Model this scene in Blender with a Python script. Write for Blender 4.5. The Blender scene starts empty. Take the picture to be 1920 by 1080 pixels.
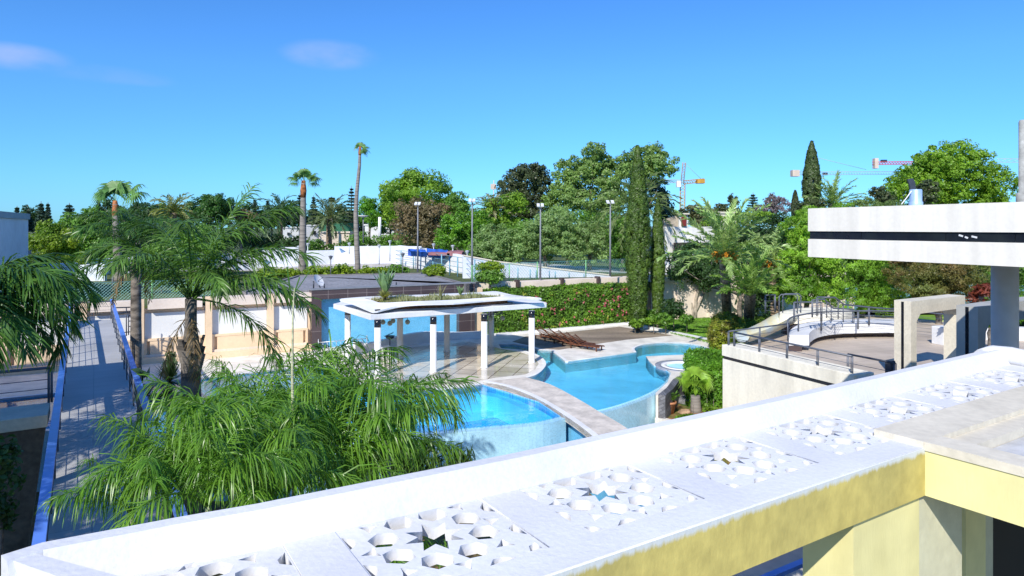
import bpy, math, random
import numpy as np
from mathutils import Vector, Matrix

# ---------------------------------------------------------------- camera, sky, sun, exposure
S = bpy.context.scene
COL = S.collection
CZ, F, HZ = 7.0, 1250.0, 427.0           # eye height above the pool deck, focal length in px, horizon row
cam = bpy.data.objects.new('camera', bpy.data.cameras.new('camera'))
COL.objects.link(cam); S.camera = cam
cam.location = (0, 0, CZ); cam.rotation_euler = (math.radians(90), 0, 0)
cam.data.sensor_width = 36; cam.data.lens = 36 * F / 1920
cam.data.shift_y = -(540 - HZ) / 1920
cam.data.clip_start = 0.1; cam.data.clip_end = 5000

SUN_EL = math.radians(38); SUN_AZ = math.radians(21)      # direction light travels, clockwise from +Y
W = bpy.data.worlds.new('World'); S.world = W; W.use_nodes = True
nt = W.node_tree; N = nt.nodes; N.clear(); LK = nt.links.new
out = N.new('ShaderNodeOutputWorld'); bg = N.new('ShaderNodeBackground'); sky = N.new('ShaderNodeTexSky')
sky.sky_type = 'NISHITA'; sky.sun_disc = False; sky.sun_elevation = SUN_EL
sky.sun_rotation = SUN_AZ + math.pi; sky.air_density = 1.0; sky.dust_density = 0.2; sky.ozone_density = 2.5
hsv = N.new('ShaderNodeHueSaturation'); hsv.inputs['Saturation'].default_value = 1.1; hsv.inputs['Hue'].default_value = 0.5
tint = N.new('ShaderNodeMixRGB'); tint.blend_type = 'MULTIPLY'; tint.inputs[0].default_value = 1; tint.inputs[2].default_value = (0.48, 0.92, 1.42, 1)
LK(sky.outputs[0], hsv.inputs['Color']); LK(hsv.outputs[0], tint.inputs[1])
tcz = N.new('ShaderNodeTexCoord'); sz = N.new('ShaderNodeSeparateXYZ'); LK(tcz.outputs['Generated'], sz.inputs[0])
hz_ = N.new('ShaderNodeMapRange'); hz_.inputs[1].default_value = 0; hz_.inputs[2].default_value = .22; LK(sz.outputs[2], hz_.inputs[0])
hm = N.new('ShaderNodeMixRGB'); LK(hz_.outputs[0], hm.inputs[0]); hm.inputs[1].default_value = (.62, .78, .95, 1); hm.inputs[2].default_value = (1, 1, 1, 1)
hmul = N.new('ShaderNodeMixRGB'); hmul.blend_type = 'MULTIPLY'; hmul.inputs[0].default_value = 1; LK(tint.outputs[0], hmul.inputs[1]); LK(hm.outputs[0], hmul.inputs[2]); tint = hmul
# three thin wisps of cloud, placed by world direction
tc = N.new('ShaderNodeTexCoord')
nz = N.new('ShaderNodeTexNoise'); nz.inputs['Scale'].default_value = 9; nz.inputs['Detail'].default_value = 7
mp = N.new('ShaderNodeMapping'); mp.inputs['Scale'].default_value = (1, 1, 2.2); mp.inputs['Rotation'].default_value = (0, .25, 0)
LK(tc.outputs['Generated'], mp.inputs[0]); LK(mp.outputs[0], nz.inputs[0])
prev = None
for (u, v, su, sv, amp) in ((40, 108, 80, 24, .8), (620, 103, 95, 30, .75), (190, 138, 130, 17, .25), (270, 148, 60, 14, .25)):
    d = Vector(((u - 960) / F, 1, (HZ - v) / F)).normalized()
    r = Vector((d.y, -d.x, 0)).normalized(); up = r.cross(d)
    acc = None
    for ax, sg in ((r, su), (up, sv)):
        sub = N.new('ShaderNodeVectorMath'); sub.operation = 'SUBTRACT'; LK(tc.outputs['Generated'], sub.inputs[0]); sub.inputs[1].default_value = d
        dt = N.new('ShaderNodeVectorMath'); dt.operation = 'DOT_PRODUCT'; LK(sub.outputs[0], dt.inputs[0])
        dt.inputs[1].default_value = ax * (F / sg)
        sq = N.new('ShaderNodeMath'); sq.operation = 'MULTIPLY'; LK(dt.outputs['Value'], sq.inputs[0]); LK(dt.outputs['Value'], sq.inputs[1])
        if acc:
            ad = N.new('ShaderNodeMath'); LK(acc.outputs[0], ad.inputs[0]); LK(sq.outputs[0], ad.inputs[1]); acc = ad
        else: acc = sq
    mr = N.new('ShaderNodeMapRange'); mr.interpolation_type = 'SMOOTHSTEP'
    LK(acc.outputs[0], mr.inputs[0]); mr.inputs[1].default_value = 0; mr.inputs[2].default_value = 1
    mr.inputs[3].default_value = amp; mr.inputs[4].default_value = 0
    if prev:
        mx = N.new('ShaderNodeMath'); mx.operation = 'MAXIMUM'; LK(prev.outputs[0], mx.inputs[0]); LK(mr.outputs[0], mx.inputs[1]); prev = mx
    else: prev = mr
nr = N.new('ShaderNodeMapRange'); nr.inputs[1].default_value = .32; nr.inputs[2].default_value = .66; LK(nz.outputs[0], nr.inputs[0])
ml = N.new('ShaderNodeMath'); ml.operation = 'MULTIPLY'; LK(prev.outputs[0], ml.inputs[0]); LK(nr.outputs[0], ml.inputs[1])
mc = N.new('ShaderNodeMixRGB'); LK(ml.outputs[0], mc.inputs[0]); LK(tint.outputs[0], mc.inputs[1]); mc.inputs[2].default_value = (2.9, 4.1, 7.4, 1)
LK(mc.outputs[0], bg.inputs[0]); bg.inputs[1].default_value = 0.10; LK(bg.outputs[0], out.inputs[0])

sun = bpy.data.objects.new('sun', bpy.data.lights.new('sun', 'SUN')); COL.objects.link(sun)
sun.data.energy = 4.2; sun.data.angle = math.radians(.5); sun.data.color = (1, .95, .86)
ldir = Vector((math.sin(SUN_AZ) * math.cos(SUN_EL), math.cos(SUN_AZ) * math.cos(SUN_EL), -math.sin(SUN_EL)))
sun.rotation_euler = ldir.to_track_quat('-Z', 'Y').to_euler()
S.view_settings.view_transform = 'Standard'; S.view_settings.look = 'None'
S.view_settings.exposure = 0.45; S.view_settings.gamma = 1
S.cycles.max_bounces = 6; S.cycles.diffuse_bounces = 3; S.cycles.glossy_bounces = 3
S.cycles.transparent_max_bounces = 12; S.cycles.transmission_bounces = 4

# ---------------------------------------------------------------- measuring helpers
def G(u, v, z=0.0):                      # the point at height z that stands at photo pixel (u, v)
    d = (CZ - z) * F / (v - HZ); return Vector(((u - 960) / F * d, d, z))
def Dp(u, v, d):
    return Vector(((u - 960) / F * d, d, CZ - (v - HZ) / F * d))
DB = Vector((math.sin(math.radians(57.8)), math.cos(math.radians(57.8)), 0))     # along the garden wall
DA = Vector((-DB.y, DB.x, 0))                                                     # along the walkway
def st(s, t, z): return DB * s + DA * t + Vector((0, 0, z))

# ---------------------------------------------------------------- materials
MATS = {}
def mat(name, c, rough=.8, var=.12, vs=3.0, bump=.0, bs=30.0, c2=None, trans=0, spec=.3, metal=0, orand=0, fine=None, stretch=(1, 1, 1), coat=0):
    if name in MATS: return MATS[name]
    m = bpy.data.materials.new(name); m.use_nodes = True; MATS[name] = m
    n = m.node_tree.nodes; l = m.node_tree.links.new
    b = n['Principled BSDF']; o = n['Material Output']
    tc = n.new('ShaderNodeTexCoord'); mp = n.new('ShaderNodeMapping'); mp.inputs['Scale'].default_value = stretch
    l(tc.outputs['Object'], mp.inputs[0])
    t = n.new('ShaderNodeTexNoise'); t.inputs['Scale'].default_value = vs; t.inputs['Detail'].default_value = 5
    l(mp.outputs[0], t.inputs[0])
    c2 = c2 or tuple(max(0, x * (1 - 2.2 * var)) for x in c)
    ca = tuple(min(1, x * (1 + .5 * var)) for x in c)
    r = n.new('ShaderNodeValToRGB'); r.color_ramp.elements[0].position = .33; r.color_ramp.elements[1].position = .62
    r.color_ramp.elements[0].color = (*c2, 1); r.color_ramp.elements[1].color = (*ca, 1)
    l(t.outputs[0], r.inputs[0]); colr = r.outputs[0]
    if fine:
        t2 = n.new('ShaderNodeTexNoise'); t2.inputs['Scale'].default_value = fine[0]; t2.inputs['Detail'].default_value = 3
        l(tc.outputs['Object'], t2.inputs[0])
        mm = n.new('ShaderNodeMapRange'); mm.inputs[1].default_value = .3; mm.inputs[2].default_value = .7
        mm.inputs[3].default_value = 1 - fine[1]; mm.inputs[4].default_value = 1 + fine[1] * .6; l(t2.outputs[0], mm.inputs[0])
        mu = n.new('ShaderNodeMixRGB'); mu.blend_type = 'MULTIPLY'; mu.inputs[0].default_value = 1
        l(colr, mu.inputs[1]); l(mm.outputs[0], mu.inputs[2]); colr = mu.outputs[0]
    if orand:
        oi = n.new('ShaderNodeObjectInfo'); h = n.new('ShaderNodeHueSaturation')
        for key, a, bb in (('Hue', .5 - .03 * orand, .5 + .03 * orand), ('Value', 1 - .25 * orand, 1 + .25 * orand)):
            q = n.new('ShaderNodeMapRange'); q.inputs[3].default_value = a; q.inputs[4].default_value = bb
            l(oi.outputs['Random'], q.inputs[0]); l(q.outputs[0], h.inputs[key])
        l(colr, h.inputs['Color']); colr = h.outputs[0]
    l(colr, b.inputs['Base Color'])
    b.inputs['Roughness'].default_value = rough; b.inputs['Metallic'].default_value = metal
    b.inputs['Specular IOR Level'].default_value = spec
    if coat: b.inputs['Coat Weight'].default_value = coat; b.inputs['Coat Roughness'].default_value = .1
    if bump:
        t3 = n.new('ShaderNodeTexNoise'); t3.inputs['Scale'].default_value = bs; t3.inputs['Detail'].default_value = 4
        l(mp.outputs[0], t3.inputs[0])
        bp = n.new('ShaderNodeBump'); bp.inputs['Strength'].default_value = bump; bp.inputs['Distance'].default_value = .02
        l(t3.outputs[0], bp.inputs['Height']); l(bp.outputs[0], b.inputs['Normal'])
    if trans:
        tr = n.new('ShaderNodeBsdfTranslucent'); mx = n.new('ShaderNodeMixShader'); mx.inputs[0].default_value = trans
        g = n.new('ShaderNodeMixRGB'); g.blend_type = 'MULTIPLY'; g.inputs[0].default_value = 1; g.inputs[2].default_value = (1.5, 1.6, .6, 1)
        l(colr, g.inputs[1]); l(g.outputs[0], tr.inputs[0])
        l(b.outputs[0], mx.inputs[1]); l(tr.outputs[0], mx.inputs[2]); l(mx.outputs[0], o.inputs[0])
    return m

def leafmat(name, c, c2=None, vs=.5, trans=.35, rough=.45, spec=.4, fine=(3.5, .35), k=1.3):
    return mat(name, tuple(x * k for x in c), rough=rough, vs=vs, c2=tuple(x * k for x in (c2 or tuple(x * .55 for x in c))), trans=trans, spec=spec, fine=fine)

WHITE = mat('white_paint', (.70, .70, .72), .6, .05, .9, c2=(.61, .61, .62), bump=.2, bs=24, fine=(30, .05))
WHITE2 = mat('white_render', (.74, .74, .74), .75, .06, .8, fine=(8, .05), bump=.1)
CREAM = mat('cream_render', (.84, .79, .66), .8, .09, 1.2, stretch=(1.3, 1.3, .18), fine=(10, .06), bump=.15, bs=40)
CREAM_S = mat('cream_stone', (.68, .62, .50), .7, .06, 1.2, fine=(12, .1), bump=.15)
BEIGE = mat('beige_render', (.80, .60, .40), .8, .05, .6, fine=(8, .05))
BEIGE2 = mat('pale_pink_render', (.78, .66, .55), .8, .06, .6, fine=(8, .05))
STONE_FLOOR = mat('pale_stone_floor', (.60, .55, .47), .45, .12, .5, fine=(6, .12))
COPING = mat('coping_stone', (.80, .75, .67), .5, .10, 1.2, fine=(12, .08))
BROWNSLAB = mat('brown_concrete', (.30, .24, .18), .8, .2, .45, fine=(7, .2), stretch=(.5, 1.3, 1))
BLACK = mat('black_tile', (.012, .014, .02), .15, .2, 3, spec=.5)
STEEL = mat('brushed_steel', (.13, .145, .18), .45, .1, 3, metal=.3)
DARKMETAL = mat('dark_metal', (.06, .07, .09), .4, .1, 3, metal=.4)
GREYPAINT = mat('grey_paint', (.22, .23, .25), .6, .1, 2)
BLUERAIL = mat('blue_handrail', (.12, .26, .80), .30, .08, 1.5, spec=.6, fine=(5, .12))
BLUETILE = mat('blue_mosaic', (.18, .52, .80), .5, .08, 1.2, c2=(.13, .46, .74), fine=(22, .22))
GARDEN = mat('garden_soil', (.20, .12, .06), .9, .2, 1, c2=(.05, .09, .02), fine=(8, .3))
LAWN = mat('lawn_grass', (.17, .30, .03), .9, .2, .6, c2=(.09, .20, .02), fine=(30, .5), bump=.6, bs=60)
FARGROUND = mat('dry_ground', (.10, .13, .04), .95, .2, .08, c2=(.05, .07, .02), fine=(1.5, .3))
YELLOW = None
TRUNK = mat('grey_bark', (.20, .17, .14), .9, .3, 3, bump=.8, bs=14, stretch=(1, 1, 3))
TRUNK_B = mat('brown_bark', (.22, .14, .08), .9, .35, 3, bump=.8, bs=14, stretch=(1, 1, 3))
PALMTRUNK = mat('ringed_palm_bark', (.26, .23, .20), .9, .3, 1.5, c2=(.13, .12, .11), bump=.8, bs=6, stretch=(.4, .4, 6))
PALE = mat('pale_cane', (.45, .46, .28), .6, .2, 2, stretch=(1, 1, 8))
ORANGE = mat('orange_fruit_stalk', (.60, .24, .02), .6, .2, 3)
TERRACOTTA = mat('terracotta', (.50, .22, .11), .7, .15, 4, fine=(14, .2))
WOOD = mat('red_brown_wood', (.16, .060, .030), .55, .25, 5, fine=(15, .3))
ROOFGREY = mat('grey_roof_gravel', (.27, .27, .29), .9, .08, .8, fine=(7, .35), bump=.5, bs=15)
BROWNTILE = mat('brown_glazed_tile', (.085, .060, .060), .25, .12, .9, spec=.5)
ROCK = mat('grey_rock', (.30, .30, .32), .9, .2, 2, bump=1, bs=4)

def nodes_yellow():
    m = mat('weathered_yellow_render', (.56, .46, .14), .85, .1, .9, c2=(.46, .39, .13), stretch=(1, 1, .55), fine=(7, .16), bump=.2, bs=25)
    n = m.node_tree.nodes; l = m.node_tree.links.new; b = n['Principled BSDF']
    src = b.inputs['Base Color'].links[0].from_socket
    tc = n.new('ShaderNodeTexCoord'); sp = n.new('ShaderNodeSeparateXYZ'); l(tc.outputs['Object'], sp.inputs[0])
    ns = n.new('ShaderNodeTexNoise'); ns.inputs['Scale'].default_value = 7; ns.inputs['Detail'].default_value = 9; ns.inputs['Roughness'].default_value = .7
    mp = n.new('ShaderNodeMapping'); mp.inputs['Scale'].default_value = (2, 2, .35); l(tc.outputs['Object'], mp.inputs[0]); l(mp.outputs[0], ns.inputs[0])
    a = n.new('ShaderNodeMath'); a.operation = 'MULTIPLY_ADD'; l(ns.outputs[0], a.inputs[0]); a.inputs[1].default_value = .11; l(sp.outputs[2], a.inputs[2])
    r = n.new('ShaderNodeMapRange'); l(a.outputs[0], r.inputs[0]); r.inputs[1].default_value = .395; r.inputs[2].default_value = .425
    mx = n.new('ShaderNodeMixRGB'); l(r.outputs[0], mx.inputs[0]); l(src, mx.inputs[1]); mx.inputs[2].default_value = (.60, .62, .60, 1)
    l(mx.outputs[0], b.inputs['Base Color'])       # whitewash that ran over the upper edge
    return m
YELLOW = nodes_yellow()
YELLOW2 = mat('yellow_render_sun_tone', (.74, .68, .34), .85, .05, .9, c2=(.68, .62, .30), stretch=(2, 2, .4), fine=(5, .06), bump=.1)  # lighter copy of the beam yellow, stronger sun put into the colour
PILLAR = mat('pale_greenish_render', (.62, .60, .42), .85, .05, .9, c2=(.52, .50, .36), fine=(9, .08), bump=.15)

def tilemat(name, c, mortar, sx, sy, rot, rough=.12, msize=.02, offset=0.0, bias=.1, wet=None):
    m = bpy.data.materials.new(name); m.use_nodes = True; n = m.node_tree.nodes; l = m.node_tree.links.new; b = n['Principled BSDF']
    tc = n.new('ShaderNodeTexCoord'); mp = n.new('ShaderNodeMapping'); mp.inputs['Rotation'].default_value = rot
    l(tc.outputs['Object'], mp.inputs[0])
    br = n.new('ShaderNodeTexBrick'); l(mp.outputs[0], br.inputs[0]); br.inputs['Scale'].default_value = 1
    br.inputs['Brick Width'].default_value = sx; br.inputs['Row Height'].default_value = sy; br.inputs['Mortar Size'].default_value = msize
    br.offset = offset; br.inputs['Color1'].default_value = (*c, 1); br.inputs['Color2'].default_value = (*[x * (1 - bias) for x in c], 1)
    br.inputs['Mortar'].default_value = (*mortar, 1); br.inputs['Mortar Smooth'].default_value = .3
    t2 = n.new('ShaderNodeTexNoise'); t2.inputs['Scale'].default_value = .6; t2.inputs['Detail'].default_value = 5; l(tc.outputs['Object'], t2.inputs[0])
    mm = n.new('ShaderNodeMapRange'); mm.inputs[1].default_value = .3; mm.inputs[2].default_value = .7; mm.inputs[3].default_value = .8; mm.inputs[4].default_value = 1.1
    l(t2.outputs[0], mm.inputs[0])
    mu = n.new('ShaderNodeMixRGB'); mu.blend_type = 'MULTIPLY'; mu.inputs[0].default_value = 1; l(br.outputs[0], mu.inputs[1]); l(mm.outputs[0], mu.inputs[2])
    l(mu.outputs[0], b.inputs['Base Color']); b.inputs['Roughness'].default_value = rough
    if wet is not None:
        r = n.new('ShaderNodeMapRange'); l(t2.outputs[0], r.inputs[0]); r.inputs[1].default_value = .42; r.inputs[2].default_value = .6
        r.inputs[3].default_value = .03; r.inputs[4].default_value = wet; l(r.outputs[0], b.inputs['Roughness'])
        b.inputs['Specular IOR Level'].default_value = .9
    MATS[name] = m; return m
TILES = tilemat('wet_marble_tiles', (.66, .59, .48), (.10, .05, .03), .95, .95, (0, 0, math.radians(14)), msize=.022, wet=.28, bias=.18)
WALKFLOOR = tilemat('walkway_slabs', (.46, .46, .46), (.34, .34, .35), 4.0, .52, (0, 0, math.radians(-32)), rough=.6, msize=.012, bias=.06)
MOSAIC = tilemat('pool_mosaic', (.46, .85, 1.0), (.50, .85, 1.0), .06, .06, (0, 0, .3), rough=.4, msize=.005, bias=.06)
FRONTMOSAIC = tilemat('spillway_mosaic', (.40, .70, .86), (.50, .76, .90), .05, .05, (math.radians(90), 0, 0), rough=.12, msize=.005, bias=.2)
ROUNDFLOOR = tilemat('terrace_paving', (.56, .47, .38), (.44, .36, .29), 1.4, .5, (0, 0, -.3), rough=.6, msize=.02, bias=.12, offset=.5)
GREYSTONE = tilemat('rough_grey_stone', (.20, .20, .22), (.08, .08, .09), .35, .12, (math.radians(90), 0, .6), rough=.7, msize=.012, bias=.5, offset=.5)

def watermat(name, tintc, rough=.02, amp=.12, gl=1.0):
    m = bpy.data.materials.new(name); m.use_nodes = True; n = m.node_tree.nodes; l = m.node_tree.links.new; n.remove(n['Principled BSDF'])
    o = n['Material Output']; tr = n.new('ShaderNodeBsdfTransparent'); tr.inputs[0].default_value = (*tintc, 1)
    g = n.new('ShaderNodeBsdfGlossy'); g.inputs['Roughness'].default_value = rough
    fr = n.new('ShaderNodeFresnel'); fr.inputs[0].default_value = 1.33; mx = n.new('ShaderNodeMixShader')
    tc = n.new('ShaderNodeTexCoord'); t = n.new('ShaderNodeTexNoise'); t.inputs['Scale'].default_value = 2.6; t.inputs['Detail'].default_value = 3
    l(tc.outputs['Object'], t.inputs[0]); bp = n.new('ShaderNodeBump'); bp.inputs['Strength'].default_value = amp; bp.inputs['Distance'].default_value = .05
    l(t.outputs[0], bp.inputs['Height']); l(bp.outputs[0], fr.inputs[1]); l(bp.outputs[0], g.inputs['Normal'])
    ge = n.new('ShaderNodeNewGeometry'); iv = n.new('ShaderNodeMath'); iv.operation = 'SUBTRACT'; iv.inputs[0].default_value = 1; l(ge.outputs['Backfacing'], iv.inputs[1])
    mf = n.new('ShaderNodeMath'); mf.operation = 'MULTIPLY'; l(fr.outputs[0], mf.inputs[0]); l(iv.outputs[0], mf.inputs[1]); l(mf.outputs[0], mx.inputs[0]); l(tr.outputs[0], mx.inputs[1]); l(g.outputs[0], mx.inputs[2]); l(mx.outputs[0], o.inputs[0])
    return m
WATER = watermat('pool_water', (.50, .87, 1.0), amp=.2)
WATERD = watermat('deep_pool_water', (.34, .82, 1.0), amp=.16)


# ---------------------------------------------------------------- mesh collector
def tag(o, label=None, cat=None, group=None, kind=None):
    for k, v in (('label', label), ('category', cat), ('group', group), ('kind', kind)):
        if v: o[k] = v
    return o
def thing(name, label, cat, loc=(0, 0, 0), group=None, rz=0):
    o = bpy.data.objects.new(name, None); COL.objects.link(o); o.location = Vector(loc); o.rotation_euler = (0, 0, rz)
    o.empty_display_size = .2
    return tag(o, label, cat, group)
class MB:
    def __init__(s): s.v = []; s.f = []; s.sm = []
    def add(s, vs, fs, smooth=False):
        n = len(s.v); s.v += [tuple(p) for p in vs]; s.f += [tuple(i + n for i in f) for f in fs]; s.sm += [smooth] * len(fs); return s
    def box(s, c, size, rz=0, M=None):
        hx, hy, hz = size[0] / 2, size[1] / 2, size[2] / 2; R = Matrix.Rotation(rz, 3, 'Z'); c = Vector(c)
        vs = [c + R @ Vector((x * hx, y * hy, z * hz)) for z in (-1, 1) for y in (-1, 1) for x in (-1, 1)]
        return s.add(vs, [(0, 2, 3, 1), (4, 5, 7, 6), (0, 1, 5, 4), (2, 6, 7, 3), (0, 4, 6, 2), (1, 3, 7, 5)])
    def beam(s, a, b, w, h, lift=0):     # box along a-b; a, b on its bottom centre line
        a = Vector(a); b = Vector(b); d = (b - a); up = Vector((0, 0, 1)); side = d.cross(up)
        if side.length < 1e-6: side = Vector((1, 0, 0))
        side.normalize(); up = side.cross(d).normalized()
        vs = []
        for p in (a, b):
            for x, y in ((-1, 0), (1, 0), (1, 1), (-1, 1)): vs.append(p + side * (x * w / 2) + up * (y * h + lift))
        return s.add(vs, [(0, 3, 2, 1), (4, 5, 6, 7), (0, 1, 5, 4), (1, 2, 6, 5), (2, 3, 7, 6), (3, 0, 4, 7)])
    def prism(s, poly, z0, z1, top=None):
        n = len(poly); A = sum(poly[i][0] * poly[(i + 1) % n][1] - poly[(i + 1) % n][0] * poly[i][1] for i in range(n))
        if A < 0: poly = list(reversed(poly))
        vs = [(p[0], p[1], z0) for p in poly] + [(p[0], p[1], z1) for p in poly]
        return s.add(vs, [tuple(range(n))[::-1], tuple(range(n, 2 * n))] + [(i, (i + 1) % n, n + (i + 1) % n, n + i) for i in range(n)])
    def tube(s, pts, r, n=8, cap=True, smooth=True):
        pts = [Vector(p) for p in pts]; rs = r if isinstance(r, (list, tuple)) else [r] * len(pts)
        vs = []; fs = []; prevx = None
        for i, p in enumerate(pts):
            d = (pts[min(i + 1, len(pts) - 1)] - pts[max(i - 1, 0)]).normalized()
            x = prevx if prevx else (Vector((0, 0, 1)) if abs(d.z) < .9 else Vector((1, 0, 0)))
            x = (x - d * x.dot(d)).normalized(); y = d.cross(x); prevx = x
            for k in range(n):
                a = 2 * math.pi * k / n; vs.append(p + (x * math.cos(a) + y * math.sin(a)) * rs[i])
        for i in range(len(pts) - 1):
            for k in range(n): fs.append((i * n + k, i * n + (k + 1) % n, (i + 1) * n + (k + 1) % n, (i + 1) * n + k))
        s.add(vs, fs, smooth)
        if cap:
            s.f.append(tuple(len(s.v) - len(vs) + k for k in range(n))[::-1]); s.f.append(tuple(len(s.v) - n + k for k in range(n))); s.sm += [False, False]
        return s
    def lathe(s, c, prof, n=24, smooth=True):
        c = Vector(c); vs = []; fs = []
        for r, z in prof:
            for k in range(n): a = 2 * math.pi * k / n; vs.append(c + Vector((r * math.cos(a), r * math.sin(a), z)))
        for i in range(len(prof) - 1):
            for k in range(n): fs.append((i * n + k, i * n + (k + 1) % n, (i + 1) * n + (k + 1) % n, (i + 1) * n + k))
        s.add(vs, fs, smooth); b = len(s.v) - len(vs)
        if prof[0][0] > 1e-4: s.f.append(tuple(b + k for k in range(n))[::-1]); s.sm.append(False)
        if prof[-1][0] > 1e-4: s.f.append(tuple(len(s.v) - n + k for k in range(n))); s.sm.append(False)
        return s
    def build(s, name, m, parent=None, bevel=0, recenter=True):
        v = np.array(s.v, dtype=np.float32).reshape(-1, 3)
        if parent is not None: off = np.array(world_loc(parent), dtype=np.float32)
        elif recenter: off = np.array([(v[:, 0].min() + v[:, 0].max()) / 2, (v[:, 1].min() + v[:, 1].max()) / 2, v[:, 2].min()], dtype=np.float32)
        else: off = np.zeros(3, dtype=np.float32)
        me = bpy.data.meshes.new(name); me.from_pydata((v - off).tolist(), [], s.f); me.materials.append(m)
        me.polygons.foreach_set('use_smooth', s.sm); me.update()
        o = bpy.data.objects.new(name, me); COL.objects.link(o)
        if parent is not None: o.parent = parent; WL[o.name] = tuple(off)
        else: o.location = off.tolist(); WL[o.name] = tuple(off)
        if bevel:
            bv = o.modifiers.new('bevel', 'BEVEL'); bv.width = bevel; bv.segments = 2; bv.limit_method = 'ANGLE'; bv.angle_limit = .6
        return o
WL = {}
def world_loc(p):
    if p.name in WL: return WL[p.name]
    return tuple(p.location)
def one(name, mb, m, label, cat, group=None, bevel=0): return tag(mb.build(name, m, None, bevel), label, cat, group)
def struct(name, mb, m): return tag(mb.build(name, m, None, 0, False), kind='structure')
def copy_tree(o, parent=None, loc=None, rz=None, sc=None):
    c = o.copy(); COL.objects.link(c)
    if parent is not None: c.parent = parent
    if loc is not None: c.location = Vector(loc)
    if rz is not None: c.rotation_euler = (c.rotation_euler[0], c.rotation_euler[1], rz)
    if sc is not None: c.scale = sc if isinstance(sc, (tuple, list)) else (sc, sc, sc)
    for ch in list(o.children): copy_tree(ch, c)
    return c
def npmesh(name, V, Fq, m, parent=None, smooth=False, off=(0, 0, 0)):
    me = bpy.data.meshes.new(name); nv = len(V); nf = len(Fq); k = Fq.shape[1]
    me.vertices.add(nv); me.vertices.foreach_set('co', (V - np.array(off)).astype(np.float32).ravel())
    me.loops.add(nf * k); me.loops.foreach_set('vertex_index', Fq.astype(np.int32).ravel())
    me.polygons.add(nf); me.polygons.foreach_set('loop_start', np.arange(0, nf * k, k, dtype=np.int32))
    me.update(calc_edges=True); me.materials.append(m)
    if smooth: me.polygons.foreach_set('use_smooth', [True] * nf)
    o = bpy.data.objects.new(name, me); COL.objects.link(o)
    if parent is not None: o.parent = parent
    return o
def poly_fill(name, outer, holes, z0, z1, m, parent=None, off=(0, 0, 0)):   # flat outline with holes, given thickness
    cu = bpy.data.curves.new(name, 'CURVE'); cu.dimensions = '2D'; cu.fill_mode = 'BOTH'; cu.extrude = (z1 - z0) / 2
    for pl in [outer] + holes:
        sp = cu.splines.new('POLY'); sp.points.add(len(pl) - 1); sp.use_cyclic_u = True
        for i, p in enumerate(pl): sp.points[i].co = (p[0] - off[0], p[1] - off[1], 0, 1)
    t = bpy.data.objects.new('tmp', cu); COL.objects.link(t)
    dg = bpy.context.evaluated_depsgraph_get(); me = bpy.data.meshes.new_from_object(t.evaluated_get(dg))
    bpy.data.objects.remove(t); bpy.data.curves.remove(cu); me.name = name
    me.transform(Matrix.Translation((0, 0, (z0 + z1) / 2 - off[2])))
    me.materials.clear(); me.materials.append(m)
    o = bpy.data.objects.new(name, me); COL.objects.link(o)
    if parent is not None: o.parent = parent
    return o
def offset_line(pts, w):
    out = []
    for i, p in enumerate(pts):
        a = Vector(pts[max(i - 1, 0)][:2]); b = Vector(pts[min(i + 1, len(pts) - 1)][:2]); d = (b - a).normalized()
        out.append((p[0] - d.y * w, p[1] + d.x * w))
    return out
def ribbon(mb, pts, w, z0, z1):          # a strip of width w to the left of the line
    q = offset_line(pts, w)
    for i in range(len(pts) - 1):
        mb.prism([pts[i][:2], pts[i + 1][:2], q[i + 1], q[i]], z0, z1)
    return mb
def smooth_line(pts, k=5, closed=False):   # Catmull-Rom
    P = [Vector((p[0], p[1], p[2] if len(p) > 2 else 0)) for p in pts]; n = len(P); out = []
    for i in range(n if closed else n - 1):
        p0 = P[i - 1] if (i or closed) else P[0]; p1 = P[i]; p2 = P[(i + 1) % n]; p3 = P[(i + 2) % n] if closed else P[min(i + 2, n - 1)]
        for j in range(k):
            t = j / k
            out.append(.5 * ((2 * p1) + (p2 - p0) * t + (2 * p0 - 5 * p1 + 4 * p2 - p3) * t * t + (3 * p1 - p0 - 3 * p2 + p3) * t ** 3))
    if not closed: out.append(P[-1])
    return out

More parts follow.
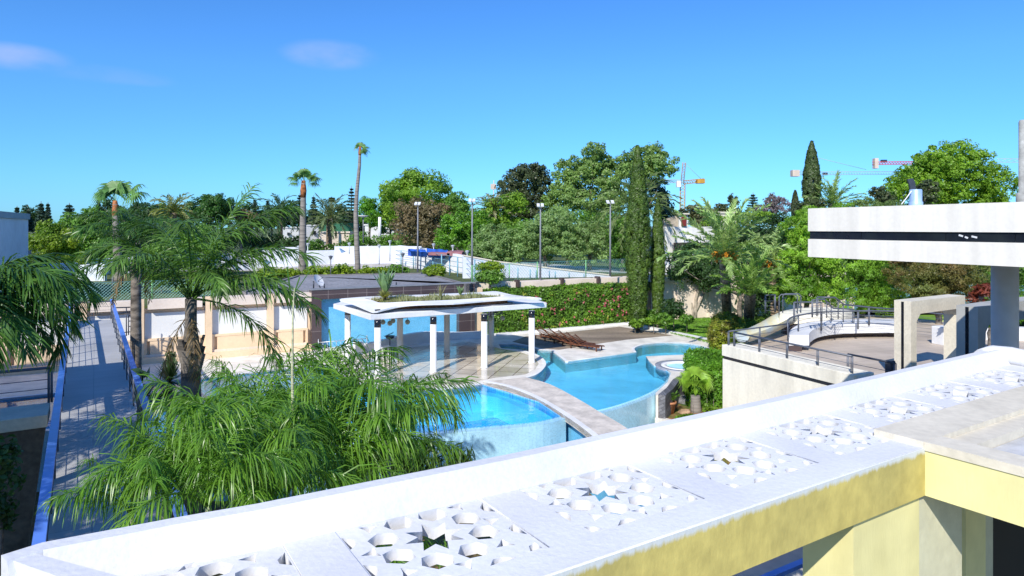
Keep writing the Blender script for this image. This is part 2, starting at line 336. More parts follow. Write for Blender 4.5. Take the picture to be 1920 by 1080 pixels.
# ---------------------------------------------------------------- foliage generators
def leaves(rng, C, Nrm, size, aspect=2.0, jit=.6, hang=0):
    """C centres, Nrm outward normals -> diamond leaves"""
    n = len(C); nr = Nrm + rng.normal(0, jit, (n, 3)); nr /= np.linalg.norm(nr, axis=1)[:, None]
    a = rng.normal(0, 1, (n, 3)); a[:, 2] -= hang; a -= nr * (a * nr).sum(1)[:, None]; a /= np.linalg.norm(a, axis=1)[:, None] + 1e-9
    b = np.cross(nr, a); s = size * rng.uniform(.6, 1.35, n)[:, None]
    V = np.empty((n, 4, 3)); V[:, 0] = C - a * s * .5; V[:, 1] = C + b * s * .5 / aspect + nr * s * .05; V[:, 2] = C + a * s * .5; V[:, 3] = C - b * s * .5 / aspect + nr * s * .05
    return V.reshape(-1, 3), np.arange(n * 4).reshape(-1, 4)
def crown_points(rng, lobes, dens, clump=.30, nclump=34, thick=.55):
    Cs = []; Ns = []
    for (c, r) in lobes:
        c = np.array(c); r = np.array(r if hasattr(r, '__len__') else (r, r, r), dtype=float); rm = r.mean()
        k = max(8, int(nclump * rng.uniform(.8, 1.2)))
        d = rng.normal(0, 1, (k, 3)); d[:, 2] += .25; d /= np.linalg.norm(d, axis=1)[:, None]
        rad = rng.uniform(.62, .98, k)[:, None]
        cc = d * rad; cr = clump * rng.uniform(.65, 1.3, k)
        per = max(4, int(dens * rm * rm / k))
        for j in range(k):
            q = rng.normal(0, 1, (per, 3)); q /= np.linalg.norm(q, axis=1)[:, None]
            rr = rng.uniform(thick, 1, per)[:, None] ** .7
            p = cc[j] + q * rr * cr[j] * np.array([1, 1, .8])
            Cs.append(c + p * r); Ns.append(q * .8 + d[j] * .5 + np.array([0, 0, .25]))
        # inner leaves so that the crown is not hollow
        m = int(dens * rm * rm * .22); q = rng.normal(0, 1, (m, 3)); q /= np.linalg.norm(q, axis=1)[:, None]
        Cs.append(c + q * rng.uniform(.2, .8, m)[:, None] * r); Ns.append(q)
    return np.concatenate(Cs), np.concatenate(Ns)
def trunk_mb(base, top, r0, r1, limbs=(), rng=random, wob=.3):
    mb = MB(); base = Vector(base); top = Vector(top); pts = []; rs = []
    for i in range(7):
        t = i / 6; p = base.lerp(top, t) + Vector((rng.uniform(-1, 1), rng.uniform(-1, 1), 0)) * wob * r0 * (0 < i < 6)
        pts.append(p); rs.append(r0 + (r1 - r0) * t ** .8)
    pts[0] -= Vector((0, 0, .3)); mb.tube(pts, rs, 8)
    for l in limbs:
        l = Vector(l); s = pts[3].lerp(pts[6], rng.uniform(0, .8)); mid = s.lerp(l, .5) + Vector((0, 0, -.08 * (l - s).length))
        mb.tube([s, mid, l], [r1 * .8, r1 * .5, r1 * .15], 6)
    return mb
TSEED = [10]
def tree(label, lobes, d, gz, m, name='tree', cat='tree', leaf=None, cover=.9, depth=.6, trunk=None, tr=.22, cat_group=None, clump=.30, nclump=34, aspect=1.8, jit=.6, hang=0, extra=2, trunkm=None, tbase=None, ry=None, thick=.55):
    """lobes: (u, v, radius_u[, radius_v]) in photo pixels at depth d; each becomes a real ball of leaves with its own depth"""
    leaf = leaf or max(.09, d * .0036); dens = cover * 12.57 / (leaf * leaf / (2 * aspect))
    TSEED[0] += 1; rng = np.random.default_rng(TSEED[0]); pr = random.Random(TSEED[0])
    L = []
    for i, lb in enumerate(lobes):
        u, v, ru = lb[:3]; rv = lb[3] if len(lb) > 3 else ru
        k = d / F; off = pr.uniform(-depth, depth) * ru * k if len(lobes) > 1 else 0
        c = Dp(u, v, d); c.y += off; L.append((tuple(c), (ru * k, (ry or min(ru, rv * 1.2)) * k, rv * k)))
    big = max(L, key=lambda q: q[1][0])
    for e in range(extra):     # depth to the sides and behind
        c, r = L[pr.randrange(len(L))]; L.append(((c[0] + pr.uniform(-.3, .3) * r[0], c[1] + pr.uniform(.3, 1.) * r[1], c[2] - .15 * r[2]), tuple(x * .8 for x in r)))
    cx = sum(q[0][0] * q[1][0] for q in L) / sum(q[1][0] for q in L); cy = sum(q[0][1] * q[1][0] for q in L) / sum(q[1][0] for q in L)
    if tbase: cx, cy = tbase
    root = thing(name, label, cat, (cx, cy, gz), cat_group)
    P, Nn = crown_points(rng, L, dens, clump, nclump, thick); V, Fq = leaves(rng, P, Nn, leaf, aspect, jit, hang)
    npmesh('crown', V, Fq, m, root, off=(cx, cy, gz))
    zt = max(gz + .6, sum(q[0][2] for q in L) / len(L)); limbs = [q[0] for q in L[:6]]
    trunk_mb((cx, cy, gz), (cx, cy, zt), tr, tr * .5, limbs, pr).build('trunk', trunkm or TRUNK, root)
    return root

# ================================================================ SETTING: ground, pools, deck
WA = G(600, 653); WDIR = (G(870, 630.5) - WA).normalized()      # the garden wall's foot
def wl(t, n=0.0, z=0.0):                                        # along the wall, n metres in front of it
    nn = Vector((WDIR.y, -WDIR.x, 0)); p = WA + WDIR * t + nn * n; return Vector((p.x, p.y, z))
wall_end = wl(10.3)
hedge_a = G(925, 628); hedge_b = G(1172, 607)
struct('garden_ground', MB().prism([(-90, -30), (90, -30), (90, 75), (-90, 75)], -2.6, -2.2), GARDEN)
px = lambda L, z=0: [G(u, v, z) for u, v in L]
# pool outlines
A_far = [wl(-40, 4.7), G(0, 748), G(300, 717.5), G(566, 688), G(620, 685)] + smooth_line(px([(632, 695), (650, 712), (690, 724), (740, 730), (800, 731), (850, 728), (905, 720)]), 4)
A_front = smooth_line(px([(1051, 779), (1010, 789), (960, 794.5), (905, 799), (855, 803), (700, 812), (400, 812), (100, 800), (-160, 790)]), 4)
BR_up = smooth_line(px([(985, 709), (1030, 722), (1080, 748), (1125, 775), (1172, 803), (1215, 838), (1262, 880)]), 4)
BR_lo = smooth_line(px([(905, 718), (950, 727), (1005, 749), (1055, 779), (1108, 818), (1150, 862), (1180, 905)]), 4)
B_lobe = smooth_line(px([(1193, 660), (1190, 653), (1204, 647), (1230, 643.5), (1262, 642.5), (1295, 645), (1320, 650), (1331, 656), (1322, 664)]), 4)
B_in = smooth_line(px([(985, 709), (1005, 703), (1018, 693), (1024, 682), (1017, 671), (1000, 662), (975, 656), (940, 653.5)]), 4)
B_out = px([(935, 645.5), (965, 645), (990, 649), (1012, 656), (1034, 657), (1060, 677.5)])
B_s = px([(1322, 664), (1265, 665.5), (1211, 668), (1218, 678), (1226, 685)])
B_front = smooth_line(px([(1226, 685), (1243, 690), (1254, 699), (1250, 711), (1235, 725), (1205, 741), (1165, 756), (1125, 767), (1080, 775)]), 5)
mid = px([(1080, 775), (1040, 745), (985, 718), (945, 712)])
J_c = G(1284, 686); J_r = 1.2
# deck
apron = smooth_line(px([(1346, 652), (1350, 690), (1290, 716), (1262, 706)]), 3)
deck_outer = [wl(-40, -.2), wl(10.3, -.2), hedge_a, hedge_b, G(1332, 641), G(1346, 652)]
deck_outer += [G(1352, 670), G(1330, 697), G(1275, 705), G(1262, 712), G(1250, 728), G(1231, 742), G(1229, 737), G(1252, 716), G(1258, 699), G(1246, 688), G(1226, 685), G(1218, 678), G(1211, 668), G(1265, 665.5)]
deck_outer += list(reversed(B_lobe)) + list(reversed(B_out)) + list(reversed(B_in))
deck_outer += [G(945, 712)] + list(reversed(A_far))
dk = poly_fill('pool_deck', deck_outer, [[J_c + Vector((J_r * math.cos(a), J_r * math.sin(a), 0)) for a in [i * math.pi / 16 for i in range(32)]]], -2.2, 0, COPING)
tag(dk, kind='structure')
# white lips of the pools
lip = MB()
for line, w in ((A_far, .16), (list(reversed(B_out)), -.0), ):
    if w: ribbon(lip, line, w, -.1, .012)
for line, w in ((B_out, .16), (list(B_lobe), .14), (list(B_in), .16)):
    ribbon(lip, line, w, -.1, .012)
struct('pool_coping', lip, WHITE2)
# basins: walls in blue mosaic with a floor
def basin(name, poly, z, m):
    mb = MB(); n = len(poly); vs = [(p[0], p[1], -.02) for p in poly] + [(p[0], p[1], z) for p in poly]
    mb.add(vs, [(i, (i + 1) % n, n + (i + 1) % n, n + i) for i in range(n)])
    struct(name, mb, m); return tag(poly_fill('pool_floor', [(p[0], p[1]) for p in poly], [], z - .1, z, m), kind='structure')
def shrink(poly, s=.995):
    c = sum((Vector((p[0], p[1], 0)) for p in poly), Vector()) / len(poly); return [c + (Vector((p[0], p[1], 0)) - c) * s for p in poly]
polyA = list(A_far) + [G(1010, 752)] + list(A_front)
polyB = list(B_in)[::-1][:] ; polyB = B_out + B_lobe + B_s + B_front + mid + list(B_in)
DEEP = tilemat('deep_pool_mosaic', (.20, .52, .88), (.30, .58, .86), .12, .12, (0, 0, .3), rough=.4, msize=.01, bias=.4)
basin('pool_basin', polyA, -1.15, DEEP); basin('pool_basin', polyB, -.62, MOSAIC)
def sheet(name, poly, z, m):
    return struct(name, MB().add([(p[0], p[1], z) for p in poly], [tuple(range(len(poly)))]), m)
def tri_sheet(name, poly, z, m):
    from mathutils.geometry import tessellate_polygon
    P = [Vector((p[0], p[1], z)) for p in poly]; fs = []
    for a, b, c in tessellate_polygon([P]):
        fs.append((a, b, c) if (P[b] - P[a]).cross(P[c] - P[a]).z > 0 else (a, c, b))
    return struct(name, MB().add(P, fs), m)
tri_sheet('water', polyA, -.07, WATERD); tri_sheet('water', polyB, -.07, WATER)
# pool steps seen under water by the pergola and spillway walls
steps = MB()
for k, zz in enumerate((-.3, -.55, -.85)):
    line = offset_line(px([(632, 695), (650, 712), (690, 724), (740, 730), (800, 731), (850, 728), (905, 720)]), -.02 - .45 * k)
    q = offset_line(line, -.45)
    for i in range(len(line) - 1): steps.prism([line[i], line[i + 1], q[i + 1], q[i]], -1.14, zz)
line = px([(900, 722), (950, 731), (1002, 752), (1045, 776)]); q = offset_line(line, -.5)
for i in range(len(line) - 1): steps.prism([line[i][:2], line[i + 1][:2], q[i + 1], q[i]], -1.14, -.25)
struct('pool_steps', steps, MOSAIC)
sp = MB(); ribbon(sp, A_front, .28, -2.2, -.055); ribbon(sp, B_front, .28, -2.2, -.055)
struct('spillway_wall', sp, FRONTMOSAIC)
# jacuzzi
jac = thing('jacuzzi', 'small round blue jacuzzi with a white and grey rim beside the trimmed hedge', 'jacuzzi', (J_c.x, J_c.y, 0))
MB().lathe(J_c + Vector((0, 0, -1)), [(J_r - .28, .0), (J_r - .26, .95)], 32).lathe(J_c, [(0, -.9), (J_r, -.9)], 32).build('basin', MOSAIC, jac)
MB().lathe(J_c, [(J_r - .28, -.3), (J_r - .28, .03), (J_r - .02, .03), (J_r - .02, -.3)], 32).build('rim', WHITE2, jac)
MB().lathe(J_c, [(J_r, -.3), (J_r, .015), (J_r + .28, .015), (J_r + .28, -.3)], 32).build('border', mat('grey_mosaic', (.30, .32, .38), .5, .1, 3, fine=(30, .4)), jac)
MB().lathe(J_c, [(0, -.08), (J_r - .28, -.08)], 32).build('water', WATER, jac)
# grey stone retaining wall at the end of the right-hand spillway
rw = MB(); ribbon(rw, px([(1276, 705), (1262, 712), (1250, 728), (1234, 741)]), .3, -2.2, .03)
one('stone_wall', rw, GREYSTONE, 'low curved wall of rough dark grey stone at the end of the right pool', 'wall')
# footbridge
brp = thing('footbridge', 'curved pale stone footbridge running between the two blue pools', 'bridge', tuple(G(1040, 745)))
bm_ = MB()
for i in range(len(BR_up) - 1): bm_.prism([BR_up[i][:2], BR_up[i + 1][:2], BR_lo[i + 1][:2], BR_lo[i][:2]], -.16, .05)
bm_.build('walkway_slab', mat('bridge_stone', (.68, .61, .53), .6, .12, 1.5, fine=(10, .12)), brp)
kb = MB(); ribbon(kb, BR_lo, .22, -.12, .065); kb.build('kerb', WHITE2, brp)
bw = MB()
lo2 = offset_line(BR_lo, .25); up2 = offset_line(BR_up, -.25)
for i in range(len(BR_up) - 1): bw.prism([up2[i], up2[i + 1], lo2[i + 1], lo2[i]], -2.2, -.17)
bw.build('support_wall', BLUETILE, brp)
# tiled floor under the pergola, lounge slab, lawn
tri_sheet('tiled_floor', px([(668, 668), (700, 664), (760, 652), (880, 641), (945, 655), (975, 660), (1002, 670), (1010, 682), (1002, 694), (985, 702), (930, 708), (860, 722), (790, 722), (726, 718), (690, 705)]), .006, TILES)
tri_sheet('lounge_slab', px([(985, 631), (1162, 612.5), (1262, 629), (1175, 637), (1112, 646), (1048, 656), (1015, 653), (960, 641)]), .006, BROWNSLAB)
kerb = MB(); ribbon(kerb, [hedge_b + Vector((-.1, 0, 0)), G(1330, 640)], .35, 0, .12); ribbon(kerb, [hedge_a, hedge_b], -.4, 0, .12)
ribbon(kerb, [G(884, 632), hedge_a], -.3, 0, .1)
struct('kerb', kerb, WHITE2)
lawn_poly = px([(1172, 606.5), (1332, 640), (1346, 652), (1352, 655), (1500, 650), (1700, 640), (1900, 630), (1900, 590), (1290, 594)])
lw = MB().prism(lawn_poly, -2.2, .03); struct('lawn', lw, LAWN)
rng = np.random.default_rng(3)
# tufts of grass on the lawn (ground cover nobody could count)
n = 9000; a, b = G(1180, 606), G(1350, 650); c = G(1330, 596)
w1 = rng.random((n, 2)); w1[w1.sum(1) > 1] = 1 - w1[w1.sum(1) > 1]
C = np.array(a) + np.outer(w1[:, 0], np.array(b - a)) + np.outer(w1[:, 1], np.array(c - a)); C[:, 2] = .07
V, Q = leaves(rng, C, np.tile([0, -.6, .5], (n, 1)), .10, 2.5, .5)
tag(npmesh('grass', V, Q, leafmat('grass_blade', (.15, .30, .03))), 'short green grass on the lawn between the cypresses and the curved kerb', 'grass', kind='stuff')
# soil bed under right garden (between cypress and wall)
# upper ground beyond the walls
far = MB(); w0 = wl(-60, -.5); w1_ = wl(10.3, -.5)
P1 = [w0, w1_, hedge_a + Vector((0, .9, 0)), hedge_b + Vector((.3, .9, 0)), G(1240, 601) + Vector((0, .8, 0)), G(1345, 593) + Vector((0, 1, 0)), Vector((45, 56, 0)), Vector((120, 60, 0)), Vector((1800, 300, 0)), Vector((1800, 3500, 0)), Vector((-1800, 3500, 0)), Vector((-1800, 100, 0))]
tag(poly_fill('upper_ground', P1, [], 2.3, 2.9, FARGROUND), kind='structure')

# ================================================================ GARDEN WALL with panels
def wall_run(t0, t1, pil, label, cuts=()):
    base = wl((t0 + t1) / 2); W_ = thing('garden_wall', label, 'wall', tuple(base))
    def blk(a, b, n0, n1, z0, z1, mb): return mb.prism([wl(a, n0)[:2], wl(b, n0)[:2], wl(b, n1)[:2], wl(a, n1)[:2]], z0, z1)
    mb = MB(); blk(t0, t1, -.35, -.08, 0, 2.55, mb); mb.build('wall', BEIGE, W_)
    cp = MB(); ts = [t0] + list(pil) + [t1]
    for i in range(len(ts) - 1):
        a, b = ts[i] + (.32 if i else 0), ts[i + 1] - (.32 if i < len(ts) - 2 else 0)
        if b > a: blk(a, b, -.50, .30, 2.78, 3.25, cp)
    cp.build('coping', BEIGE2, W_)
    fr = MB(); blk(t0, t1, -.35, -.1, 2.55, 2.78, fr)
    for p in pil: blk(p - .16, p + .16, -.08, .26, 0, 3.3, fr)
    fr.build('pilasters', BEIGE, W_)
    up = MB(); lo = MB(); nich = MB()
    for i in range(len(ts) - 1):
        a, b = ts[i] + .16, ts[i + 1] - .16
        if b - a < .6: continue
        blk(a, b, -.08, .16, .30, .42, nich)
        # framing proud of the white field: two rails and stiles, so that the panels read as recessed
        blk(a, b, -.08, .12, 1.12, 1.24, lo); blk(a, a + .12, -.08, .12, .42, 1.12, lo); blk(b - .12, b, -.08, .12, .42, 1.12, lo)
        blk(a + .26, b - .26, -.08, .10, .42, 1.12, lo)
        blk(a + .02, b - .02, -.08, -.03, 1.24, 2.55, up)
    up.build('upper_panel', mat('pale_panel', (.74, .74, .72), .7, .04, .6), W_); lo.build('lower_panel', BEIGE, W_); nich.build('plinth', BEIGE2, W_)
    bs = MB(); blk(t0, t1, -.08, .45, 0, .30, bs); bs.build('footing', BEIGE, W_)
    return W_
wall_run(-40, -.55, [-34, -30.8, -27.6, -24.4, -21.2, -18, -14.8, -11.6, -9.15 + .05, -5.9, -2.75], 'long beige garden wall with recessed white panels, left of the blue mosaic wall')
# blue mosaic wall framed in brown tiles
t_end = 8.6
bw_ = thing('blue_mosaic_wall', 'light blue mosaic wall in a brown tiled frame behind the pergola', 'wall', tuple(wl(4)))
def wblk(a, b, n0, n1, z0, z1, mb=None): return (mb or MB()).prism([wl(a, n0)[:2], wl(b, n0)[:2], wl(b, n1)[:2], wl(a, n1)[:2]], z0, z1)
BT = tilemat('brown_tile_cladding', (.085, .062, .066), (.35, .30, .28), 1.0, 1.05, (math.radians(90), 0, math.radians(58) * 0), rough=.25, msize=.008, bias=.15)
wblk(0, t_end, -.3, -.02, 0, 3.0).build('mosaic_panel', BLUETILE, bw_)
fr = MB(); wblk(-.55, 0, -.3, .42, 0, 3.42, fr); wblk(0, t_end, -.3, .42, 2.88, 3.42, fr); wblk(t_end, t_end + 1.1, -.3, .42, 0, 3.42, fr)
fr.build('tiled_frame', BT, bw_)
wblk(-.6, t_end + 1.15, -.34, .46, 3.42, 3.47).build('capping', GREYPAINT, bw_)
one('wall_pier', wblk(t_end + 1.1, t_end + 1.75, -.3, .2, 0, 3.1), BEIGE, 'narrow beige wall pier between the blue mosaic wall and the flowering hedge', 'pier')
# wall behind the flowering hedge
hd = (hedge_b - hedge_a).normalized(); hn = Vector((-hd.y, hd.x, 0)); hl = (hedge_b - hedge_a).length
def hb(a, b, n0, n1, z0, z1, mb=None):
    return (mb or MB()).prism([(hedge_a + hd * a + hn * n0)[:2], (hedge_a + hd * b + hn * n0)[:2], (hedge_a + hd * b + hn * n1)[:2], (hedge_a + hd * a + hn * n1)[:2]], z0, z1)
hw = thing('back_wall', 'pale pink wall with a broad coping behind the flowering hedge', 'wall', tuple(hedge_a + hn * 1.2))
hb(-1, hl + 4, 1.15, 1.5, 0, 2.7).build('wall', BEIGE2, hw)
cp = MB(); k = -1
for a, b in ((-1, 2.2), (2.5, 5.8), (6.1, 8.9), (9.2, hl + 4)): hb(a, b, 1.0, 1.9, 2.7, 3.3, cp)
cp.build('coping', BEIGE2, hw)
fx = MB()
for a in (2.35, 5.95, 9.05): hb(a - .1, a + .1, .85, 1.3, 2.95, 3.45, fx)
fx.build('brackets', BROWNTILE, hw)
# side wall that runs on behind the palms
sw = thing('side_wall', 'shaded pale garden wall behind the frangipani and the date palms', 'wall', tuple(G(1290, 600)))
sa, sb = G(1225, 602), Vector((28, 56, 0))
sd = (sb - sa).normalized(); sn = Vector((-sd.y, sd.x, 0)); slen = (sb - sa).length
MB().prism([sa[:2], sb[:2], (sb + sn * .3)[:2], (sa + sn * .3)[:2]], 0, 2.9).build('wall', BEIGE2, sw)
cp = MB(); cp.prism([(sa - sn * .1)[:2], (sb - sn * .1)[:2], (sb + sn * .4)[:2], (sa + sn * .4)[:2]], 2.9, 3.2)
for i in range(7):
    q = sa + sd * (2 + i * 2.8); cp.prism([(q - sn * .15)[:2], (q + sd * .4 - sn * .15)[:2], (q + sd * .4)[:2], q[:2]], 0, 2.9)
cp.build('coping', BEIGE2, sw)

# ================================================================ flat grey roof beyond the blue wall
rf = thing('pump_house', 'low flat grey gravel roof behind the blue mosaic wall', 'building', tuple(Dp(700, 520, 45)[:2]) + (0,))
r_pts = [wl(-4.2, -.55), wl(t_end + 1.6, -.55), G(880, 533, 3.42), G(800, 511.5, 3.42), G(560, 516, 3.42), G(545, 520, 3.42)]
MB().prism([p[:2] for p in r_pts], 2.4, 3.36).build('roof', ROOFGREY, rf)
cpm = MB(); rr = r_pts + [r_pts[0]]; ribbon(cpm, [Vector(p) for p in rr[1:]], .25, 2.5, 3.44); cpm.build('coping', mat('dark_grey_coping', (.20, .19, .19), .8, .1, 2), rf)

# ================================================================ PERGOLA
def Gz(u, v, z): return G(u, v, z)
pg = thing('pergola', 'white pergola on round columns with a wavy planted roof beside the pool', 'pergola', tuple(G(830, 690)))
c_px = [(652, 672), (708, 707), (812.5, 698), (908, 690), (997, 680), (750, 673), (838, 660), (921, 650)]
for i, (u, v) in enumerate(c_px):
    p = G(u, v); r = .155 if i < 5 else .165
    c = MB().lathe(p, [(r + .03, 0), (r + .03, .06), (r, .07), (r, 2.34 if i < 5 else 2.66)], 24).build('column', WHITE2 if i < 5 else mat('cream_column', (.72, .68, .60), .6, .05, 2), pg)
    if i < 5: MB().lathe(p, [(r + .004, 2.34), (r + .004, 2.70)], 24).build('collar', BLACK, c)
slab = [G(625, 569.5, 2.95), G(694, 590, 2.95), G(860, 579, 2.95), G(1025, 567.5, 2.95), G(1010, 563, 2.95), wl(9.3, 3.3), wl(3.5, 2.6), wl(.6, 2.4), G(640, 566, 2.95)]
MB().prism([p[:2] for p in slab], 2.69, 2.95).build('roof_slab', WHITE2, pg, bevel=.02)
# wavy upper plate: outline in plan, height undulating, with the bed cut out
wav = [(637, 561, 3.32), (662, 569, 3.28), (688, 580, 3.15), (701, 584.5, 3.08), (715, 581.5, 3.13), (745, 573.5, 3.26), (790, 570, 3.32), (850, 568.5, 3.30), (905, 564, 3.28), (945, 561, 3.30), (985, 559.5, 3.28), (1013, 560.5, 3.22), (1014, 558.5, 3.25), (990, 556, 3.34), (960, 552.5, 3.36), (930, 546, 3.46), (905, 547.5, 3.42), (860, 549.5, 3.42), (800, 552, 3.40), (740, 554, 3.38), (690, 556, 3.40), (660, 558, 3.36)]
inn = [(684, 559.5, 3.42), (699, 563, 3.38), (715, 567.5, 3.36), (760, 565.5, 3.38), (800, 564, 3.38), (850, 562, 3.38), (890, 559.5, 3.38), (925, 557, 3.40), (948, 554.5, 3.40), (938, 552.5, 3.42), (915, 551.5, 3.44), (880, 552, 3.44), (840, 553.5, 3.43), (800, 554.5, 3.42), (760, 556, 3.42), (720, 557.5, 3.42)]
O3 = smooth_line([G(u, v, z) for u, v, z in wav], 3, True); I3 = smooth_line([G(u, v, z) for u, v, z in inn], 3, True)
def ring(mb, O, I, th):
    cO = sum(O, Vector()) / len(O)
    ang = lambda p, q: math.atan2(p.y - q.y, (p.x - q.x) * .45)
    n = 120
    def resample(L, n):
        L = L + [L[0]]; ds = [0]
        for i in range(len(L) - 1): ds.append(ds[-1] + (L[i + 1] - L[i]).length)
        out = []; j = 0
        for k in range(n):
            t = ds[-1] * k / n
            while ds[j + 1] < t: j += 1
            out.append(L[j].lerp(L[j + 1], (t - ds[j]) / max(1e-6, ds[j + 1] - ds[j])))
        return out
    Ob = resample(O, n)
    # match every outer point with the nearest progress point inside, by shared parameter from the left tip
    Ib = resample(I, n)
    vs = [*Ob, *Ib, *[p - Vector((0, 0, th)) for p in Ob], *[p - Vector((0, 0, th + .15)) for p in Ib]]
    fs = []
    for i in range(n):
        j = (i + 1) % n
        fs += [(i, j, n + j, n + i), (i, 2 * n + i, 2 * n + j, j), (2 * n + i, 3 * n + i, 3 * n + j, 2 * n + j), (n + i, n + j, 3 * n + j, 3 * n + i)]
    return mb.add(vs, fs, False)
ring(MB(), O3, I3, .07).build('wavy_roof_plate', WHITE2, pg)
q = G(708, 580, 3.17)
MB().prism([p[:2] for p in shrink(I3, 1.03)], 2.96, 3.30).build('planting_bed', mat('red_soil', (.26, .12, .06), .95, .2, 3, fine=(14, .3)), pg)
MB().prism([(p[0], p[1]) for p in shrink(I3, 1.12)], 2.951, 3.02).build('roof_core', mat('grey_shadow_gap', (.35, .35, .36), .8, .1, 2), pg)
MB().box(q + Vector((0, -.03, -.02)), (.26, .05, .05), .6).build('drain_slot', BLACK, pg)
# wrought iron lamps under the pergola
def lampwheel(name, p, label, sc=1):
    t = thing(name, label, 'hanging lamp', tuple(p), 'wrought iron lamps hanging under the pergola')
    z = p[2]; rg = MB(); ring_ = [p + Vector((.62 * sc * math.cos(a), .45 * sc * math.sin(a), -.32)) for a in [i * math.pi / 10 for i in range(21)]]
    rg.tube(ring_, .018, 6); rg.tube([q_ + Vector((0, 0, .07)) for q_ in ring_], .012, 6)
    for i in range(0, 20, 2): rg.tube([ring_[i], ring_[i] + Vector((0, 0, .16))], .009, 5)
    for i in range(0, 20, 5): rg.tube([ring_[i], p], .010, 5)
    rg.build('iron_ring', DARKMETAL, t)
    for i in (0, 6, 10, 14):
        c_ = ring_[i] - Vector((0, 0, .18)); g = MB(); prof = [(.001, -.13)] + [(.13 * math.sin(a), -.13 * math.cos(a)) for a in [k_ * math.pi / 8 for k_ in range(1, 8)]] + [(.001, .13)]
        g.lathe(c_ - Vector((0, 0, .06)), prof, 12); g.build('globe', mat('smoked_glass', (.20, .22, .16), .1, .1, 3, spec=.6), t)
        MB().tube([ring_[i], c_ + Vector((0, 0, .05))], .012, 5).build('hook', DARKMETAL, t)
lampwheel('hanging_lamp', Dp(741, 583, 33.6) * 1, 'wrought iron ring lamp with globes hanging at the left end of the pergola')
lampwheel('hanging_lamp', Dp(925, 577, 36.0), 'wrought iron lamp hanging by the right-hand columns of the pergola', .8)

# low curved bar wall, its stubs and the barbecue
cw = MB(); line = smooth_line([G(676, 661), G(720, 655), (G(780, 645)), G(822, 638.5), G(870, 636), G(905, 634)], 5)
for i in range(len(line) - 1):
    t = i / (len(line) - 1); h = .42 + .38 * math.sin(min(1, t * 1.3) * math.pi) ** 2 * .6
    qn = offset_line(line, .35); cw.prism([line[i][:2], line[i + 1][:2], qn[i + 1], qn[i]], .0, h)
one('bar_wall', cw, WHITE2, 'low curved white bar wall at the back of the pergola terrace', 'low wall')
for (u, v), lb in (((672, 664), 'white stub of masonry left of the low bar wall'), ((723, 672), 'white block standing in front of the low bar wall')):
    one('masonry_block', MB().box(G(u, v) + Vector((0, 0, .33)), (.5, .4, .66), .6), WHITE2, lb, 'block', bevel=.02)
bq = thing('barbecue', 'small black barbecue with its lid tilted, on the low bar wall', 'barbecue', tuple(G(731, 657)))
p = G(731, 657); MB().lathe(p + Vector((0, 0, .62)), [(.02, 0), (.22, .08), (.28, .22)], 14).build('bowl', DARKMETAL, bq)
MB().beam(p + Vector((-.3, 0, .8)), p + Vector((.2, .05, 1.0)), .3, .03).build('lid', BLACK, bq); MB().tube([p, p + Vector((0, 0, .65))], .03, 6).build('leg', DARKMETAL, bq)
rk = thing('steel_rack', 'low steel rack of parallel bars at the foot of the blue wall', 'rack', tuple(G(640, 651)))
mb = MB(); a, b = G(597, 656), G(688, 648); dd = (b - a); nn = Vector((-dd.y, dd.x, 0)).normalized() * .5
for o_ in (Vector(), nn):
    for z in (.06, .42): mb.tube([a + o_ + Vector((0, 0, z)), b + o_ + Vector((0, 0, z))], .018, 6)
for i in range(12):
    q = a + dd * i / 11; mb.tube([q + Vector((0, 0, .06)), q + Vector((0, 0, .42)), q + nn + Vector((0, 0, .42)), q + nn + Vector((0, 0, .06))], .014, 5)
for q in (a, b): mb.tube([q, q + Vector((0, 0, .62))], .025, 6)
mb.build('rack_frame', mat('light_metal', (.55, .57, .6), .35, .1, 2, metal=.5), rk)
# pool ladder
ld = thing('pool_ladder', 'bent steel pool ladder at the back edge of the left pool', 'ladder', tuple(G(576, 689)))
for dx in (0, .45):
    p = G(573, 690) + WDIR * dx; f_ = Vector((WDIR.y, -WDIR.x, 0))
    MB().tube([p - f_ * .35, p - f_ * .35 + Vector((0, 0, .6)), p - f_ * .2 + Vector((0, 0, .82)), p + f_ * .1 + Vector((0, 0, .8)), p + f_ * .3 + Vector((0, 0, .3)), p + f_ * .3 + Vector((0, 0, -1))], .022, 8).build('rail', STEEL, ld)
for z in (-.3, -.6): MB().box(G(573, 690) + WDIR * .22 + Vector((WDIR.y, -WDIR.x, 0)) * .3 + Vector((0, 0, z)), (.45, .08, .03), math.atan2(WDIR.y, WDIR.x)).build('rung', STEEL, ld)

# sun loungers: slatted wood
def make_lounger(label):
    t = thing('sun_lounger', label, 'sun lounger', (0, 0, 0), 'wooden sun loungers on the brown slab')
    s = MB()
    for i in range(9): s.box((.08 + i * .14, 0, .32), (.11, .62, .025))
    s.build('seat', WOOD, t)
    b = MB()
    for i in range(6): q = .12 + i * .12; b.beam((-q * .80, -.31, .34 + q * .62), (-q * .80, .31, .34 + q * .62), .095, .025)
    b.beam((0, -.28, .31), (-.72, -.28, .86), .05, .03); b.beam((0, .28, .31), (-.72, .28, .86), .05, .03)
    b.build('backrest', WOOD, t)
    f = MB()
    for y in (-.29, .29): f.beam((-.75, y, .25), (1.3, y, .25), .045, .06)
    f.build('frame', WOOD, t)
    for x in (-.6, 1.1):
        for y in (-.29, .29): MB().box((x, y, .125), (.06, .05, .25)).build('leg', WOOD, t)
    return t
lp = [(1092, 654, 'front wooden sun lounger, nearest the pool corner'), (1076, 649.5, 'second wooden sun lounger from the pool corner, behind the front one'), (1060, 645, 'third wooden sun lounger from the pool corner'), (1042, 641, 'fourth wooden sun lounger, second from the shaded end'), (1024, 637, 'rearmost wooden sun lounger, at the shaded end of the slab')]
L0 = make_lounger(lp[0][2])
